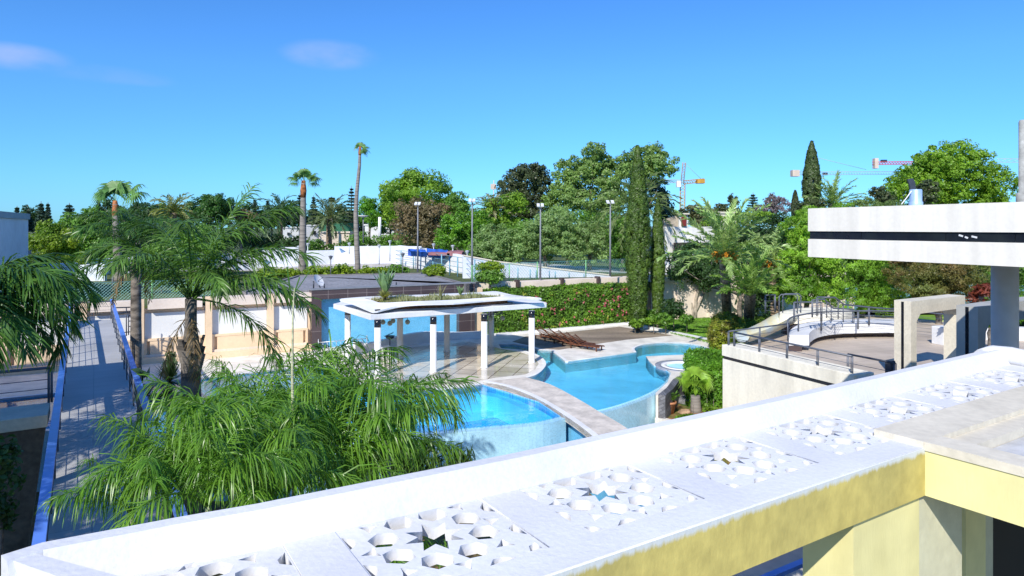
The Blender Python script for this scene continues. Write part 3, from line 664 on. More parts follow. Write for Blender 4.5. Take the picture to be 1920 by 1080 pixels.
for i, (u, v, lb) in enumerate(lp):
    o = L0 if i == 0 else copy_tree(L0)
    o['label'] = lb; p = G(u, v); o.location = (p.x, p.y, .01); o.rotation_euler = (0, 0, math.radians(-38)); o.scale = (1.0, 1.0, .85)

# ================================================================ RAISED WALKWAY with blue handrails
def handrail(name, label, pts, m, w=.11, h=.06, post_h=.85, step=1.6, bars=4, postr=.022, group=None, cat='handrail', flat=True):
    pts = [Vector(p) for p in pts]; c = sum(pts, Vector()) / len(pts); t = thing(name, label, cat, (c.x, c.y, min(p.z for p in pts) - post_h), group)
    top = MB()
    if flat:
        for i in range(len(pts) - 1): top.beam(pts[i], pts[i + 1], w, h)
    else: top.tube(pts, w / 2, 8)
    top.build('top_rail', m, t)
    br = MB()
    for k in range(bars): z = -post_h + .12 + k * (post_h - .18) / bars; br.tube([p + Vector((0, 0, z)) for p in pts], .007 if bars > 3 else .010, 5)
    br.build('rods', STEEL, t)
    ls = [0]
    for i in range(len(pts) - 1): ls.append(ls[-1] + (pts[i + 1] - pts[i]).length)
    n = max(1, round(ls[-1] / step)); j = 0
    for k in range(n + 1):
        s = ls[-1] * k / n
        while j < len(pts) - 2 and ls[j + 1] < s: j += 1
        p = pts[j].lerp(pts[j + 1], (s - ls[j]) / max(1e-6, ls[j + 1] - ls[j])); d = (pts[j + 1] - pts[j]).normalized()
        MB().tube([p - Vector((0, 0, post_h)) - d * .03, p - d * .03], postr, 6).tube([p - Vector((0, 0, post_h)) + d * .03, p + d * .03], postr, 6).build('post', STEEL, t)
    return t
ZW = 2.72
wl_far = G(150, 592.5, ZW); WD = DA
rl_a, rl_b = G(133.5, 566, 3.6), G(75, 1010, 3.6)          # left rail line
rr_a, rr_b = G(209, 563.5, 3.6), G(320, 912, 3.6)
rd = (rr_b - rr_a).normalized(); rr_b = rr_a + rd * 29.5; rl_b = rl_a + (rl_b - rl_a).normalized() * 29.5
ww = thing('raised_walkway', 'long raised concrete walkway leading to the garden wall, in palm shade', 'walkway', ((rl_a.x + rr_b.x) / 2, (rl_a.y + rr_b.y) / 2, 0))
E1 = [rl_a + Vector((-.12, 0, 0)), rr_a + Vector((.08, 0, 0)), rr_b + Vector((.08, 0, 0)), rl_b + Vector((-.08, 0, 0))]
MB().prism([p[:2] for p in E1], ZW - .3, ZW).build('deck_slab', WALKFLOOR, ww)
for k in range(1, 6):
    p = rl_a.lerp(rl_b, k / 6) + Vector((.7, -.1, 0)); MB().lathe((p.x, p.y, -2.2), [(.28, 0), (.28, ZW - .3 + 2.2)], 16).build('pier', GREYPAINT, ww)
handrail('handrail', 'blue handrail along the left edge of the raised walkway', [rl_a, rl_b], BLUERAIL, w=.12, h=.07)
handrail('handrail', 'blue handrail along the right edge of the raised walkway', [rr_a, rr_b], BLUERAIL, w=.12, h=.07)
handrail('handrail', 'short steel railing closing the far end of the raised walkway', [rl_a + Vector((.05, .1, -.05)), rr_a + Vector((-.05, .1, -.05))], STEEL, w=.05, flat=False, bars=4, step=1.2, postr=.018)
# steel landing and hook ladder on the wall right of the walkway
lt = thing('steel_ladder', 'dark steel ladder and small railing fixed to the wall right of the walkway', 'ladder', tuple(G(245, 690)))
mb = MB(); q0 = Dp(216, 577, 32.3); q1 = Dp(247, 576, 33.0); mb.tube([q0, q1], .03, 6)
a = Dp(218, 587, 32.2); b = Dp(256, 584, 33.1); mb.tube([a, b], .04, 6)
for (u, v0, v1) in ((237, 577, 630), (241, 584, 628), (254, 584, 618)): mb.tube([Dp(u, v0, 33), Dp(u, v1, 33)], .028, 6)
for v in (592, 602, 612): mb.tube([Dp(241, v, 33), Dp(254, v, 33)], .025, 6)
mb.tube([Dp(225, 624, 32.6), Dp(246, 622, 33.0)], .025, 6)
mb.build('ladder_frame', DARKMETAL, lt)
# concrete lookout left of the walkway, on an inverted pyramid
lk = thing('lookout', 'small square concrete lookout on a tapering dark pier left of the walkway', 'lookout', tuple(G(68, 790, 2.6))[:2] + (-2.2,))
c0 = G(60, 775, ZW) - DB * .42; rz = math.radians(-32.5) + math.pi / 2; 
MB().box(c0 + Vector((-.1, .3, -.14)), (1.3, 1.3, .28), math.atan2(DB.y, DB.x)).build('platform', CREAM_S, lk, bevel=.01)
R_ = Matrix.Rotation(math.atan2(DB.y, DB.x), 3, 'Z'); cc = c0 + Vector((-.1, .3, -.29)); vs = []
for z, s in ((0, .60), (-3.2, .22), (-4.9, .22)):
    for x, y in ((-1, -1), (1, -1), (1, 1), (-1, 1)): vs.append(cc + R_ @ Vector((x * s, y * s, z)))
MB().add(vs, [(0, 1, 2, 3)] + [(a + 4 * k, (a + 1) % 4 + 4 * k, (a + 1) % 4 + 4 + 4 * k, a + 4 + 4 * k) for k in (0, 1) for a in range(4)]).build('tapered_pier', mat('dark_concrete', (.16, .13, .10), .85, .15, 2, fine=(8, .2)), lk)
zt = ZW + .86; p_a = c0 + R_ @ Vector((-.6, -.6, 0)) + Vector((-.1, .3, 0)); p_c = c0 + R_ @ Vector((-.6, .6, 0)) + Vector((-.1, .3, 0)); p_d = p_c + DB * 1.25
for p in (p_a, p_c, p_d): p.z = zt
handrail('handrail', 'steel railing around the small square lookout', [p_a, p_c, p_d], STEEL, w=.07, flat=False, bars=3, step=1.5, postr=.03)

# ================================================================ chain link fences
FENCEGREEN = mat('green_wire', (.16, .38, .36), .5, .1, 3); POSTG = mat('green_post', (.22, .50, .22), .5, .1, 3)
def wire_fence(name, label, a, b, h, step=3.0, cell=.16, wire=.014, post=POSTG, posts=None, topv=None, m=None):
    a = Vector(a); b = Vector(b); t = thing(name, label, 'fence', tuple(a.lerp(b, .5))); d = (b - a); L = d.length; d = d / L
    n = int(L / cell); vs = []; fs = []; rows = max(1, round(h / cell)); hh = h / rows
    nrm = Vector((-d.y, d.x, 0)) * .004
    def seg(p, q):
        e = (q - p).normalized(); s = Vector((0, 0, 1)).cross(Vector((-d.y, d.x, 0))); w_ = e.cross(Vector((-d.y, d.x, 0))).normalized() * wire / 2
        k = len(vs); vs.extend([p - w_ - nrm, q - w_ - nrm, q + w_ + nrm, p + w_ + nrm]); fs.append((k, k + 1, k + 2, k + 3))
    up = Vector((0, 0, 1))
    for i in range(-rows, n):          # each wire runs the whole height slantwise, both ways
        for sg in (1, -1):
            x0 = i * cell if sg == 1 else (i + rows) * cell; p0 = 0; k0 = 0; k1 = rows
            x1 = x0 + sg * rows * cell
            if x0 < 0: k0 = math.ceil(-x0 / cell); 
            if x0 > L: k0 = math.ceil((x0 - L) / cell)
            if x1 > L: k1 = int((L - x0) / cell)
            if x1 < 0: k1 = int(x0 / cell)
            if k1 <= k0: continue
            seg(a + d * (x0 + sg * k0 * cell) + up * (k0 * hh), a + d * (x0 + sg * k1 * cell) + up * (k1 * hh))
    MB().add(vs, fs).build('mesh_panel', m or FENCEGREEN, t)
    MB().tube([a + up * h, b + up * h], .015, 5).build('top_wire', m or FENCEGREEN, t)
    k = max(1, round(L / step))
    for i in range(k + 1):
        p = a + d * L * i / k; MB().tube([p - up * .1, p + up * (h + .05)], .04, 6).build('post', post, t)
    return t
wire_fence('chain_link_fence', 'green chain link fence on the garden wall at the end of the walkway', wl(-24, -.2, 3.3), wl(-5.5, -.2, 3.3), .92, 3.2)
wire_fence('chain_link_fence', 'green chain link fence on the pink wall behind the flowering hedge', G(905, 529, 3.3), G(1180, 513, 3.3), 1.2, 4.5, cell=.24, wire=.010)
wire_fence('chain_link_fence', 'short green wire fence around the bush at the corner of the grey roof', G(885, 531, 3.3), G(955, 527, 3.3), 1.15, 3)

# ================================================================ OUR HOUSE: pierced white canopy, beams, pillar
ZL = 5.2; T0 = 2.83; T1 = 4.0; S0 = -.42; S1 = 10.6; TH = .085
cn = thing('pierced_canopy', 'white painted canopy pierced with star patterns, running along the front of the house', 'canopy', tuple(st(3, 3.4, 0)) [:2] + (4.8,))
off = Vector(cn.location)
def hexa(cx, cy, r, ang, l=.085, w=.052):
    o_ = [(-l, 0), (-l * .45, w), (l * .45, w), (l, 0), (l * .45, -w), (-l * .45, -w)]; ca, sa_ = math.cos(ang), math.sin(ang)
    X, Y = cx + r * ca, cy + r * sa_; return [(X + x * ca - y * sa_, Y + x * sa_ + y * ca) for x, y in o_]
def star(cx, cy, R, r, n, a0=0):
    return [(cx + (R if k % 2 == 0 else r) * math.cos(a0 + math.pi * k / n), cy + (R if k % 2 == 0 else r) * math.sin(a0 + math.pi * k / n)) for k in range(2 * n)]
PS, PT = .97, .97     # panel size
def panel_holes(h=PS / 2):
    H = [star(0, 0, .185, .098, 8, 0)]
    for k in range(8): H.append(hexa(0, 0, .292, k * math.pi / 4 + math.pi / 8, .095, .086))
    for k in range(8):
        a = k * math.pi / 4; r = .385 if k % 2 == 0 else .42; X, Y = r * math.cos(a), r * math.sin(a); s = .062
        H.append([(X + s * q * math.cos(a + b), Y + s * q * math.sin(a + b)) for q, b in ((1.05, 0), (.42, math.pi / 3), (1.05, 2 * math.pi / 3), (.42, math.pi), (1.05, 4 * math.pi / 3), (.42, 5 * math.pi / 3))])
    e = h - .012
    for k in range(4):
        ca, sa_ = [(1, 0), (0, 1), (-1, 0), (0, -1)][k]
        for sgn in (-1, 1):
            P = [(e, sgn * .10), (e - .055, sgn * .15), (e - .055, sgn * .20), (e, sgn * .27)]
            H.append([(x * ca - y * sa_, x * sa_ + y * ca) for x, y in P])
        P = [(e - .02, e - .02), (e - .10, e - .02), (e - .075, e - .075), (e - .02, e - .10)]
        H.append([(x * ca - y * sa_, x * sa_ + y * ca) for x, y in P])
    return H
def T2(L, s, t): return [(DB.x * (s + x) + DA.x * (t + y), DB.y * (s + x) + DA.y * (t + y)) for x, y in L]
TC = 3.55; cents = [.435 + 1.265 * k for k in range(8)]
hole = [(-PS / 2, -PT / 2), (PS / 2, -PT / 2), (PS / 2, PT / 2), (-PS / 2, PT / 2)]
edge_pts = [(S0, T0), (S1, T0), (S1, T1 + .12), (S0 + .1, T1 + .16)]
fo = poly_fill('slab', [(DB.x * s + DA.x * t, DB.y * s + DA.y * t) for s, t in edge_pts], [T2([(x * 1.0, y * 1.0) for x, y in hole], c, TC) for c in cents], ZL - TH, ZL, WHITE, cn, off)
proto = None
for i, c in enumerate(cents):
    o = st(c, TC, ZL)
    if proto is None:
        h_ = PS / 2 - .003
        proto = poly_fill('star_panel', [(-h_, -h_), (h_, -h_), (h_, h_), (-h_, h_)], panel_holes(), -TH + .01, -.008, WHITE, cn)
        q = proto
    else: q = proto.copy(); COL.objects.link(q)
    q.location = o - off; q.rotation_euler = (0, 0, math.atan2(DB.y, DB.x))
# raised rim on the garden side: vertical outer face, sloping inner face
rim = MB(); rim_pts = [(G(2, 1041, 5.38)), G(79, 1017, 5.38), G(189, 996.5, 5.38), G(330, 970, 5.38), G(480, 944.5, 5.38), G(720, 897, 5.38), G(960, 850, 5.38), G(1200, 799, 5.38), G(1440, 748, 5.38), G(1700, 690, 5.38), G(1862, 653, 5.38)]
for i in range(len(rim_pts) - 1):
    a, b = rim_pts[i], rim_pts[i + 1]; 
    def cross(p, dirn, first=False):
        n_ = Vector((-dirn.y, dirn.x, 0)); return [p, p - n_ * .10, p - n_ * .20 + Vector((0, 0, -.18)), p - n_ * .20 + Vector((0, 0, -.26)), p + Vector((0, 0, -.36))]
    da = (rim_pts[min(i + 1, len(rim_pts) - 1)] - rim_pts[max(i - 1, 0)]).normalized(); db = (rim_pts[min(i + 2, len(rim_pts) - 1)] - rim_pts[i]).normalized()
    A_, B_ = cross(a, da), cross(b, db); k = len(A_)
    rim.add(A_ + B_, [(j, (j + 1) % k, k + (j + 1) % k, k + j) for j in range(k)] + ([tuple(range(k))] if i == 0 else []) + ([tuple(range(k, 2 * k))[::-1]] if i == len(rim_pts) - 2 else []))
rim.build('raised_rim', WHITE, cn, recenter=False)
endr = MB(); a = G(2, 1041, 5.38); endr.prism([a[:2], (a + Vector((.9, -.42, 0)))[:2], (a + Vector((.98, -.3, 0)))[:2], (a + Vector((.12, .04, 0)))[:2]], 5.0, 5.375); endr.build('end_rim', WHITE, cn)
cr = rim_pts[-1]; MB().tube([cr + Vector((-.25, -.16, -.10)), cr + Vector((0, 0, -.08)), cr + Vector((.16, -.12, -.08)), cr + Vector((.35, -.45, -.12)), cr + Vector((1.2, -1.6, -.12))], .12, 12).build('end_curb', WHITE, cn)
# beams
HB = .40
bmz = ZL - TH - .002
bf = MB(); bf.prism([st(S0, T0 + .006, 0)[:2], st(5.775, T0 + .006, 0)[:2], st(5.775, T0 + .22, 0)[:2], st(S0, T0 + .22, 0)[:2]], ZL - HB, bmz)
bf.build('front_beam', YELLOW, cn)
# front beam face in one plane with the slab edge: a thin skin of render, 3 mm proud
MB().prism([st(S0, T0 - .004, 0)[:2], st(5.79, T0 - .004, 0)[:2], st(5.79, T0 + .004, 0)[:2], st(S0, T0 + .004, 0)[:2]], ZL - HB, ZL - .012).build('beam_render', YELLOW, cn)
# terrace slab of the house on the right, with its own parapet
cs = 5.79
tr_ = thing('house_terrace', 'beige roof ledge with side beam in a sunlit yellow tone at the corner of the house', 'roof ledge', tuple(st(cs, T0, 0))[:2] + (4.8,))
MB().prism([st(cs, T0 - 5, 0)[:2], st(cs + .25, T0 - 5, 0)[:2], st(cs + .25, T0, 0)[:2], st(cs, T0, 0)[:2]], ZL - HB, ZL - .03).build('side_beam', YELLOW2, tr_)
lg = MB()
lg.prism([st(cs - .02, T0 - .002, 0)[:2], st(12, T0 - .002, 0)[:2], st(12, T0 + .41, 0)[:2], st(cs - .02, T0 + .41, 0)[:2]], ZL - .02, ZL + .045)
lg.prism([st(cs - .012, T0 - 5, 0)[:2], st(cs + .27, T0 - 5, 0)[:2], st(cs + .27, T0 - .003, 0)[:2], st(cs - .012, T0 - .003, 0)[:2]], ZL - .028, ZL + .044)
lg.prism([st(cs + .275, T0 - .20, 0)[:2], st(12, T0 - .20, 0)[:2], st(12, T0 - .004, 0)[:2], st(cs + .275, T0 - .004, 0)[:2]], ZL - .10, ZL + .0)
lg.build('ledge', CREAM_S, tr_)
MB().prism([st(cs + .26, T0 - 5, 0)[:2], st(12, T0 - 5, 0)[:2], st(12, T0 - .205, 0)[:2], st(cs + .26, T0 - .205, 0)[:2]], ZL - .30, ZL - .08).build('roof_floor', mat('grey_cement_roof', (.52, .52, .52), .8, .15, 1.2, fine=(5, .15), bump=.3), tr_)
# pillars under the corner
zf = 1.75
def spr(s0, s1, t0, t1, z0, z1, mb=None): return (mb or MB()).prism([st(s0, t0, 0)[:2], st(s1, t0, 0)[:2], st(s1, t1, 0)[:2], st(s0, t1, 0)[:2]], z0, z1)
one('pillar', spr(4.82, 5.765, T0 + .03, T0 + .45, zf, ZL - HB - .003), YELLOW2, 'broad pale yellow pillar under the corner where the two yellow beams meet', 'pillar')
one('pillar', spr(5.77, 6.5, T0 + .035, T0 + .5, zf, ZL - .315), PILLAR, 'grey green concrete pillar touching the right side of the pale yellow corner pillar', 'pillar')
one('pillar', spr(6.95, 7.35, T0 + .2, T0 + .6, zf, ZL - .315), YELLOW2, 'narrow pale pillar in the shade, right of the corner pillars', 'pillar')
one('pillar', spr(7.352, 7.75, T0 + .3, T0 + .7, zf, ZL - .315), PILLAR, 'rightmost narrow grey pillar in the dark under the roof', 'pillar')
# the house itself: wall, lower terrace and roof right of and behind the viewer
hs = thing('house', 'house wall painted near black for the shade at the right, under the upper roof', 'house', (12, 8, -2))
spr(7.9, 13, T0 + .5, T0 + .75, zf, ZL - .315).build('wall', mat('painted_shade_black', (.035, .033, .028), .9, .05, 1), hs)  # near-black base colour paints in the darkness under the roof
one('lower_terrace', MB().prism([st(2.9, -3, 0)[:2], st(7.0, -3, 0)[:2], st(7.0, 3.4, 0)[:2], st(11, 3.4, 0)[:2], st(11, 7.6, 0)[:2], st(2.9, 7.6, 0)[:2]], 1.3, zf), mat('terrace_concrete', (.50, .47, .42), .7, .1, 1, fine=(6, .1)), 'pale terrace floor below the pierced canopy, spotted with sunlight through the stars', 'terrace')
k1 = G(1430, 1056, 2.1); k2 = G(1640, 985, 2.1); kd = (k2 - k1).normalized()
one('terrace_kerb', MB().prism([st(2.9, 7.2, 0)[:2], st(11, 7.2, 0)[:2], st(11, 7.55, 0)[:2], st(2.9, 7.55, 0)[:2]], zf + .003, 2.1), CREAM, 'pale kerb along the outer edge of the lower terrace', 'kerb')
ra, rb_ = G(1460, 1078, 2.85), G(1625, 1008, 2.85); rdd = (rb_ - ra).normalized()
handrail('handrail', 'blue handrail below the yellow beam at the lower terrace', [ra - rdd * 1.2, rb_ + rdd * 3], BLUERAIL, w=.09, h=.05, step=1.1, bars=4, post_h=1.05, postr=.02)

# upper roof with black band, column, cowl
FA = math.radians(-25); fd = Vector((math.sin(-FA) * -1, math.cos(FA), 0)); fd = Vector((math.sin(FA), math.cos(FA), 0)); fr_ = Vector((fd.y, -fd.x, 0))
D1 = 14.3; f0 = Dp(1515, 430, D1); f0.z = 0
zt_, zb_ = 7 + 36 / F * D1, 7 - 54.5 / F * D1; z1_, z2_ = 7 - 6.5 / F * D1, 7 - 21 / F * D1
ur = thing('upper_roof', 'white upper roof edge with a black tiled band at the right', 'roof', tuple(f0))
def fpoly(e, back=7.2, run=7.5): return [(f0 + fr_ * e)[:2], (f0 + fr_ * e - fd * run)[:2], (f0 - fd * run + fr_ * 22)[:2], (f0 + fr_ * 22)[:2]]
FW = mat('fascia_paint', (.88, .82, .72), .75, .06, 1.6, stretch=(2, 2, .12), fine=(14, .04))
MB().prism(fpoly(0), z1_, zt_).build('upper_fascia', FW, ur); MB().prism(fpoly(0), zb_, z2_).build('lower_fascia', FW, ur)
bb = MB()
cutl = [0.02, 1.25, 2.9, 4.0, 5.4, 7.5]
BK = mat('black_band_tile', (.010, .012, .02), .12, .2, 3, spec=.5, c2=(.02, .025, .03))
for i in range(5):
    a, b = f0 + fr_ * .03 - fd * (cutl[i] + .006), f0 + fr_ * .03 - fd * (cutl[i + 1] - .006)
    bb.prism([a[:2], b[:2], (b + fr_ * 3)[:2], (a + fr_ * 3)[:2]], z2_, z1_)
bb.build('black_band', BK, ur)
MB().prism(fpoly(.06), z2_, z1_).build('band_backing', WHITE2, ur)
ch = MB()
for s_, z_, w_ in ((3.12, .10, .07), (3.22, .07, .05), (3.33, .08, .09)):
    p = f0 + fr_ * .027 - fd * s_ + Vector((0, 0, z2_ + z_)); ch.beam(p, p - fd * w_ + Vector((0, 0, -.02)), .004, .03)
ch.build('chips', WHITE2, ur)
pc = Dp(1884, 570, 15.4); one('round_column', MB().lathe((pc.x, pc.y, 1.75), [(.265, 0), (.265, zb_ - 1.75)], 32), mat('column_shade_tint', (.54, .57, .62), .6, .04, 1.5, fine=(5, .04)), 'big round column in shade holding up the upper roof', 'column')  # bluish base colour carries the shade under the upper roof
cw_ = thing('roof_cowl', 'light blue metal roof cowl with a dark wind vane on the upper roof', 'roof vent', tuple(Dp(1717, 383, 15.6)))
p = Dp(1717, 392, 15.6); MB().lathe(p, [(.135, -.25), (.135, 0), (.15, .02), (.15, .16), (.132, .18), (.132, .44), (.12, .46)], 20).build('pipe', mat('galvanised_blue', (.36, .50, .70), .4, .1, 3, metal=.2), cw_)
p2 = Dp(1711, 357, 15.6); v0 = Dp(1705, 335, 15.6)
vn = MB(); V_ = [Dp(1702, 336, 15.6), Dp(1712, 334, 15.6), Dp(1716, 342, 15.6), Dp(1718, 356, 15.6), Dp(1708, 358, 15.6), Dp(1706, 348, 15.6)]
vn.add(V_ + [q + Vector((.03, .10, 0)) for q in V_], [tuple(range(6)), tuple(range(6, 12))[::-1]] + [(i, (i + 1) % 6, 6 + (i + 1) % 6, 6 + i) for i in range(6)]); vn.build('vane', DARKMETAL, cw_)
MB().tube(smooth_line([Dp(1690, 383, 15.5), Dp(1699, 372, 15.5), Dp(1706, 362, 15.5), Dp(1709, 358, 15.5)], 4), .012, 6).build('cable', WHITE2, cw_)
pp = Dp(1917, 380, 12.2); one('chimney_post', MB().lathe((pp.x, pp.y, zt_), [(.10, 0), (.10, .22), (.06, .23), (.06, 1.52), (.045, 1.56)], 14), mat('cement_pipe', (.34, .34, .32), .9, .15, 3, fine=(14, .2)), 'tall grey cement pipe at the right edge of the upper roof', 'pipe')

# ================================================================ RIGHT TERRACE
ZT = 1.75
ft = MB()
TP = [G(1352, 668, 2.2), G(1365, 655, ZT), G(1430, 638, ZT), G(1480, 612, ZT), G(1560, 600, ZT), G(1700, 605, ZT), G(1830, 620, ZT), G(1990, 640, ZT), Vector((28, 16, 0)), Vector((10, 10, 0)), G(1600, 760, ZT)]
bx = [G(1353.5, 646, 2.3), G(1595, 702, 2.3)]
bd = (bx[1] - bx[0]).normalized(); bn = Vector((-bd.y, bd.x, 0));
if bn.y < 0: bn = -bn
rt = thing('round_terrace', 'raised round paved terrace with a curved white bench wall', 'terrace', tuple(G(1560, 640, 0)))
base = bx[0]
TP = [base + bn * .6, G(1400, 641, ZT), G(1440, 628, ZT), G(1475, 612, ZT), G(1540, 594, ZT), G(1640, 590, ZT), G(1760, 601, ZT), G(1850, 613, ZT), G(2000, 640, ZT), Vector((30, 14, 0)), Vector((14, 10, 0)), bx[1] + bd * 4 + bn * .3, bx[1] + bd * 0 + bn * .3]
poly_fill('floor', [p[:2] for p in TP], [], -2.2, ZT, ROUNDFLOOR, rt, Vector(rt.location))
# big planter box in front, with the black stripe
pb = thing('terrace_wall', 'cream terrace wall with a black stripe and a broad flat top', 'wall', tuple(bx[0].lerp(bx[1], .5))[:2] + (-2.2,))
def strip(a, b, n0, n1, z0, z1, mb=None): return (mb or MB()).prism([(a + bn * n0)[:2], (b + bn * n0)[:2], (b + bn * n1)[:2], (a + bn * n1)[:2]], z0, z1)
e1 = bx[1] + bd * .1
strip(bx[0], e1, 0, .95, 1.86, 2.3).build('top_block', CREAM, pb, bevel=.012)
strip(bx[0] + bd * .07, e1 - bd * .5, .03, .9, 1.74, 1.86).build('black_stripe', BLACK, pb)
strip(bx[0] + bd * .03, e1 - bd * .6, .015, .9, -2.2, 1.74).build('wall', CREAM, pb)
strip(e1 + bd * .004, e1 + bd * .30, .15, .55, 1.76, 2.22).build('end_block', CREAM, pb, bevel=.01)
zr = 2.3 + .55
A1 = bx[0] + bd * .5 + bn * .18; A1.z = zr; A2 = G(1585, 656.5, 0); A2 = bx[0] + bd * ((bx[1] - bx[0]).length - .1) + bn * .18; A2.z = zr
handrail('railing', 'low steel railing on top of the cream wall with the black stripe', [A1, A2], STEEL, w=.07, flat=False, post_h=.55, bars=2, step=1.25, postr=.02)
B1 = G(1590, 664, 2.65); B2 = G(1674, 680, 2.65)
handrail('railing', 'dark sloping railing between the cream wall and the first square arch', [B1, B2 + (B2 - B1) * .05], DARKMETAL, w=.07, flat=False, post_h=.9, bars=3, step=2.6, postr=.02)
one('rail_post', MB().box((G(1669, 690, 2.4).x, G(1669, 690, 2.4).y, 2.2), (.22, .2, .9), .4), DARKMETAL, 'short dark metal post at the foot of the first square arch', 'post')
C1 = G(1366, 621.5, 2.85); C2 = G(1479, 607, 2.85)
handrail('railing', 'thin steel railing along the garden edge left of the round terrace', [C1, C1.lerp(C2, .5), C2], STEEL, w=.06, flat=False, post_h=.8, bars=3, step=2.0, postr=.018)
# curved bench wall: white side, grey top, dark gap under the seat
top_out = smooth_line([G(u, v, 2.45) for u, v in ((1479, 628), (1483, 618), (1500, 608), (1530, 602), (1580, 599), (1640, 597.5), (1700, 598.5))], 5)
top_in = smooth_line([G(u, v, 2.45) for u, v in ((1517, 628), (1520, 622), (1535, 614), (1565, 609), (1610, 607), (1650, 606.5), (1700, 606.5))], 5)
bn_ = thing('bench_wall', 'curved white bench wall sweeping round the terrace', 'bench wall', tuple(G(1600, 640, ZT)))
mb = MB(); mb2 = MB()
for i in range(len(top_out) - 1): mb.prism([top_in[i][:2], top_in[i + 1][:2], top_out[i + 1][:2], top_out[i][:2]], 2.0, 2.45)
mb.build('seat', WHITE2, bn_)
ti2 = [a.lerp(b, .35) for a, b in zip(top_in, top_out)]
for i in range(len(top_out) - 1): mb2.prism([ti2[i][:2], ti2[i + 1][:2], top_out[i + 1][:2], top_out[i][:2]], ZT, 1.998)
mb2.build('recess', BROWNTILE, bn_)
for a, b, lb in ((1820, 1878, ''),):
    pass
w_a, w_b = G(1800, 612, 2.3), G(1905, 616, 2.3)
one('low_wall', MB().beam(Vector((w_a.x, w_a.y, ZT)) + Vector((1.0, -.2, 0)), Vector((w_b.x + 1.5, w_b.y - .3, ZT)), .5, .6), WHITE2, 'low white bench wall seen through the shaded square arch', 'bench wall')
pw = G(1772, 618, 2.4); one('white_block', MB().box((pw.x, pw.y, ZT + .4), (.9, .6, .8), .3), WHITE2, 'short white block at the end of the terrace railing behind the first square arch', 'block', bevel=.02)
# railings around the round terrace
def arc_px(L, z): return smooth_line([G(u, v, z) for u, v in L], 4)
handrail('railing', 'curved steel railing outside the bench wall of the round terrace', arc_px([(1477, 601), (1484, 595), (1500, 591), (1530, 586), (1570, 584), (1610, 583), (1650, 583), (1690, 583.5)], 3.15), STEEL, w=.07, flat=False, post_h=.85, bars=4, step=2.2, postr=.022)
handrail('railing', 'steel railing seen through the first square arch', arc_px([(1700, 583), (1740, 586), (1785, 591)], 3.0), STEEL, w=.06, flat=False, post_h=1.05, bars=5, step=2.3, postr=.02)
# slide platform with its tube slide
ps = thing('slide_platform', 'low pale curved platform carrying the water slide beyond the bench wall', 'platform', tuple(G(1520, 600, 1.8)))
pz = 2.75
PP = smooth_line([G(u, v, pz) for u, v in ((1462, 588), (1468, 583), (1500, 578), (1540, 576), (1580, 578), (1600, 583), (1560, 588), (1500, 590))], 4, True)
MB().prism([p[:2] for p in PP], pz - .45, pz).build('platform_slab', CREAM, ps); MB().prism([p[:2] for p in shrink(PP, .93)], -.1, pz - .452).build('platform_base', BROWNTILE, ps)
handrail('railing', 'tall steel railing round the slide platform', arc_px([(1489, 567), (1510, 566.5), (1540, 567)], 3.6), STEEL, w=.07, flat=False, post_h=.85, bars=4, step=1.4, postr=.022)
handrail('railing', 'steel stair railing rising beside the slide platform', [G(1532, 557, 3.95), G(1566, 558, 3.95), G(1582, 571, 3.4), G(1640, 577, 3.2), G(1685, 580, 3.1)], STEEL, w=.07, flat=False, post_h=.85, bars=4, step=1.5, postr=.022)
handrail('railing', 'second steel stair railing crossing behind the slide platform', [G(1523, 563, 3.8), G(1546, 561, 3.8), G(1562, 578, 3.1), G(1600, 580, 3.1)], STEEL, w=.07, flat=False, post_h=.75, bars=3, step=1.5, postr=.022)
sl = thing('water_slide', 'yellowish tube water slide with a pale blue mouth running down to the garden', 'slide', tuple(G(1400, 628, .2)))
dS = 31.5
sp_ = smooth_line([Dp(1478, 590, dS + 1.5), Dp(1464, 596, dS + 1), Dp(1446, 606, dS), Dp(1420, 618, dS - 1), Dp(1392, 627, dS - 2)], 5)
trough = MB(); n = 12
for layer, rad in ((0, .52), (1, .46)):
    vs = []
    for i, p in enumerate(sp_):
        d = (sp_[min(i + 1, len(sp_) - 1)] - sp_[max(i - 1, 0)]).normalized(); s_ = d.cross(Vector((0, 0, 1))).normalized(); u_ = s_.cross(d)
        k_ = rad * (1 - .28 * i / len(sp_))
        for k in range(n + 1): a = math.pi * (1.05 + .0) * k / n + math.pi * .975; vs.append(p + s_ * math.cos(a) * k_ + u_ * math.sin(a) * k_)
    fs = [(i * (n + 1) + k, i * (n + 1) + k + 1, (i + 1) * (n + 1) + k + 1, (i + 1) * (n + 1) + k) for i in range(len(sp_) - 1) for k in range(n)]
    trough.add(vs, fs, True)
trough.build('chute', mat('slide_fibreglass', (.66, .60, .38), .35, .08, 1.5, c2=(.55, .62, .62)), sl)
hoop = MB()
for k in range(2):
    p = sp_[0] + Vector((.3 * k, .3 * k, 0)); hoop.tube([p + Vector((-.45, 0, 0)), p + Vector((-.45, 0, .9)), p + Vector((-.35, 0, 1.0)), p + Vector((.35, 0, 1.0)), p + Vector((.45, 0, .9)), p + Vector((.45, 0, 0))], .03, 8)
hoop.build('entry_hoops', STEEL, sl)
MB().box(sp_[0] + Vector((.5, .2, -.1)), (.9, .9, .3)).build('blue_mouth', mat('slide_blue', (.35, .55, .75), .4, .1, 2), sl)
handrail('railing', 'steel railing of two loops beside the top of the water slide', [sp_[0] + Vector((-.9, .6, .9)), sp_[0] + Vector((-.3, .9, .9))], STEEL, w=.06, flat=False, post_h=.9, bars=3, step=.6)

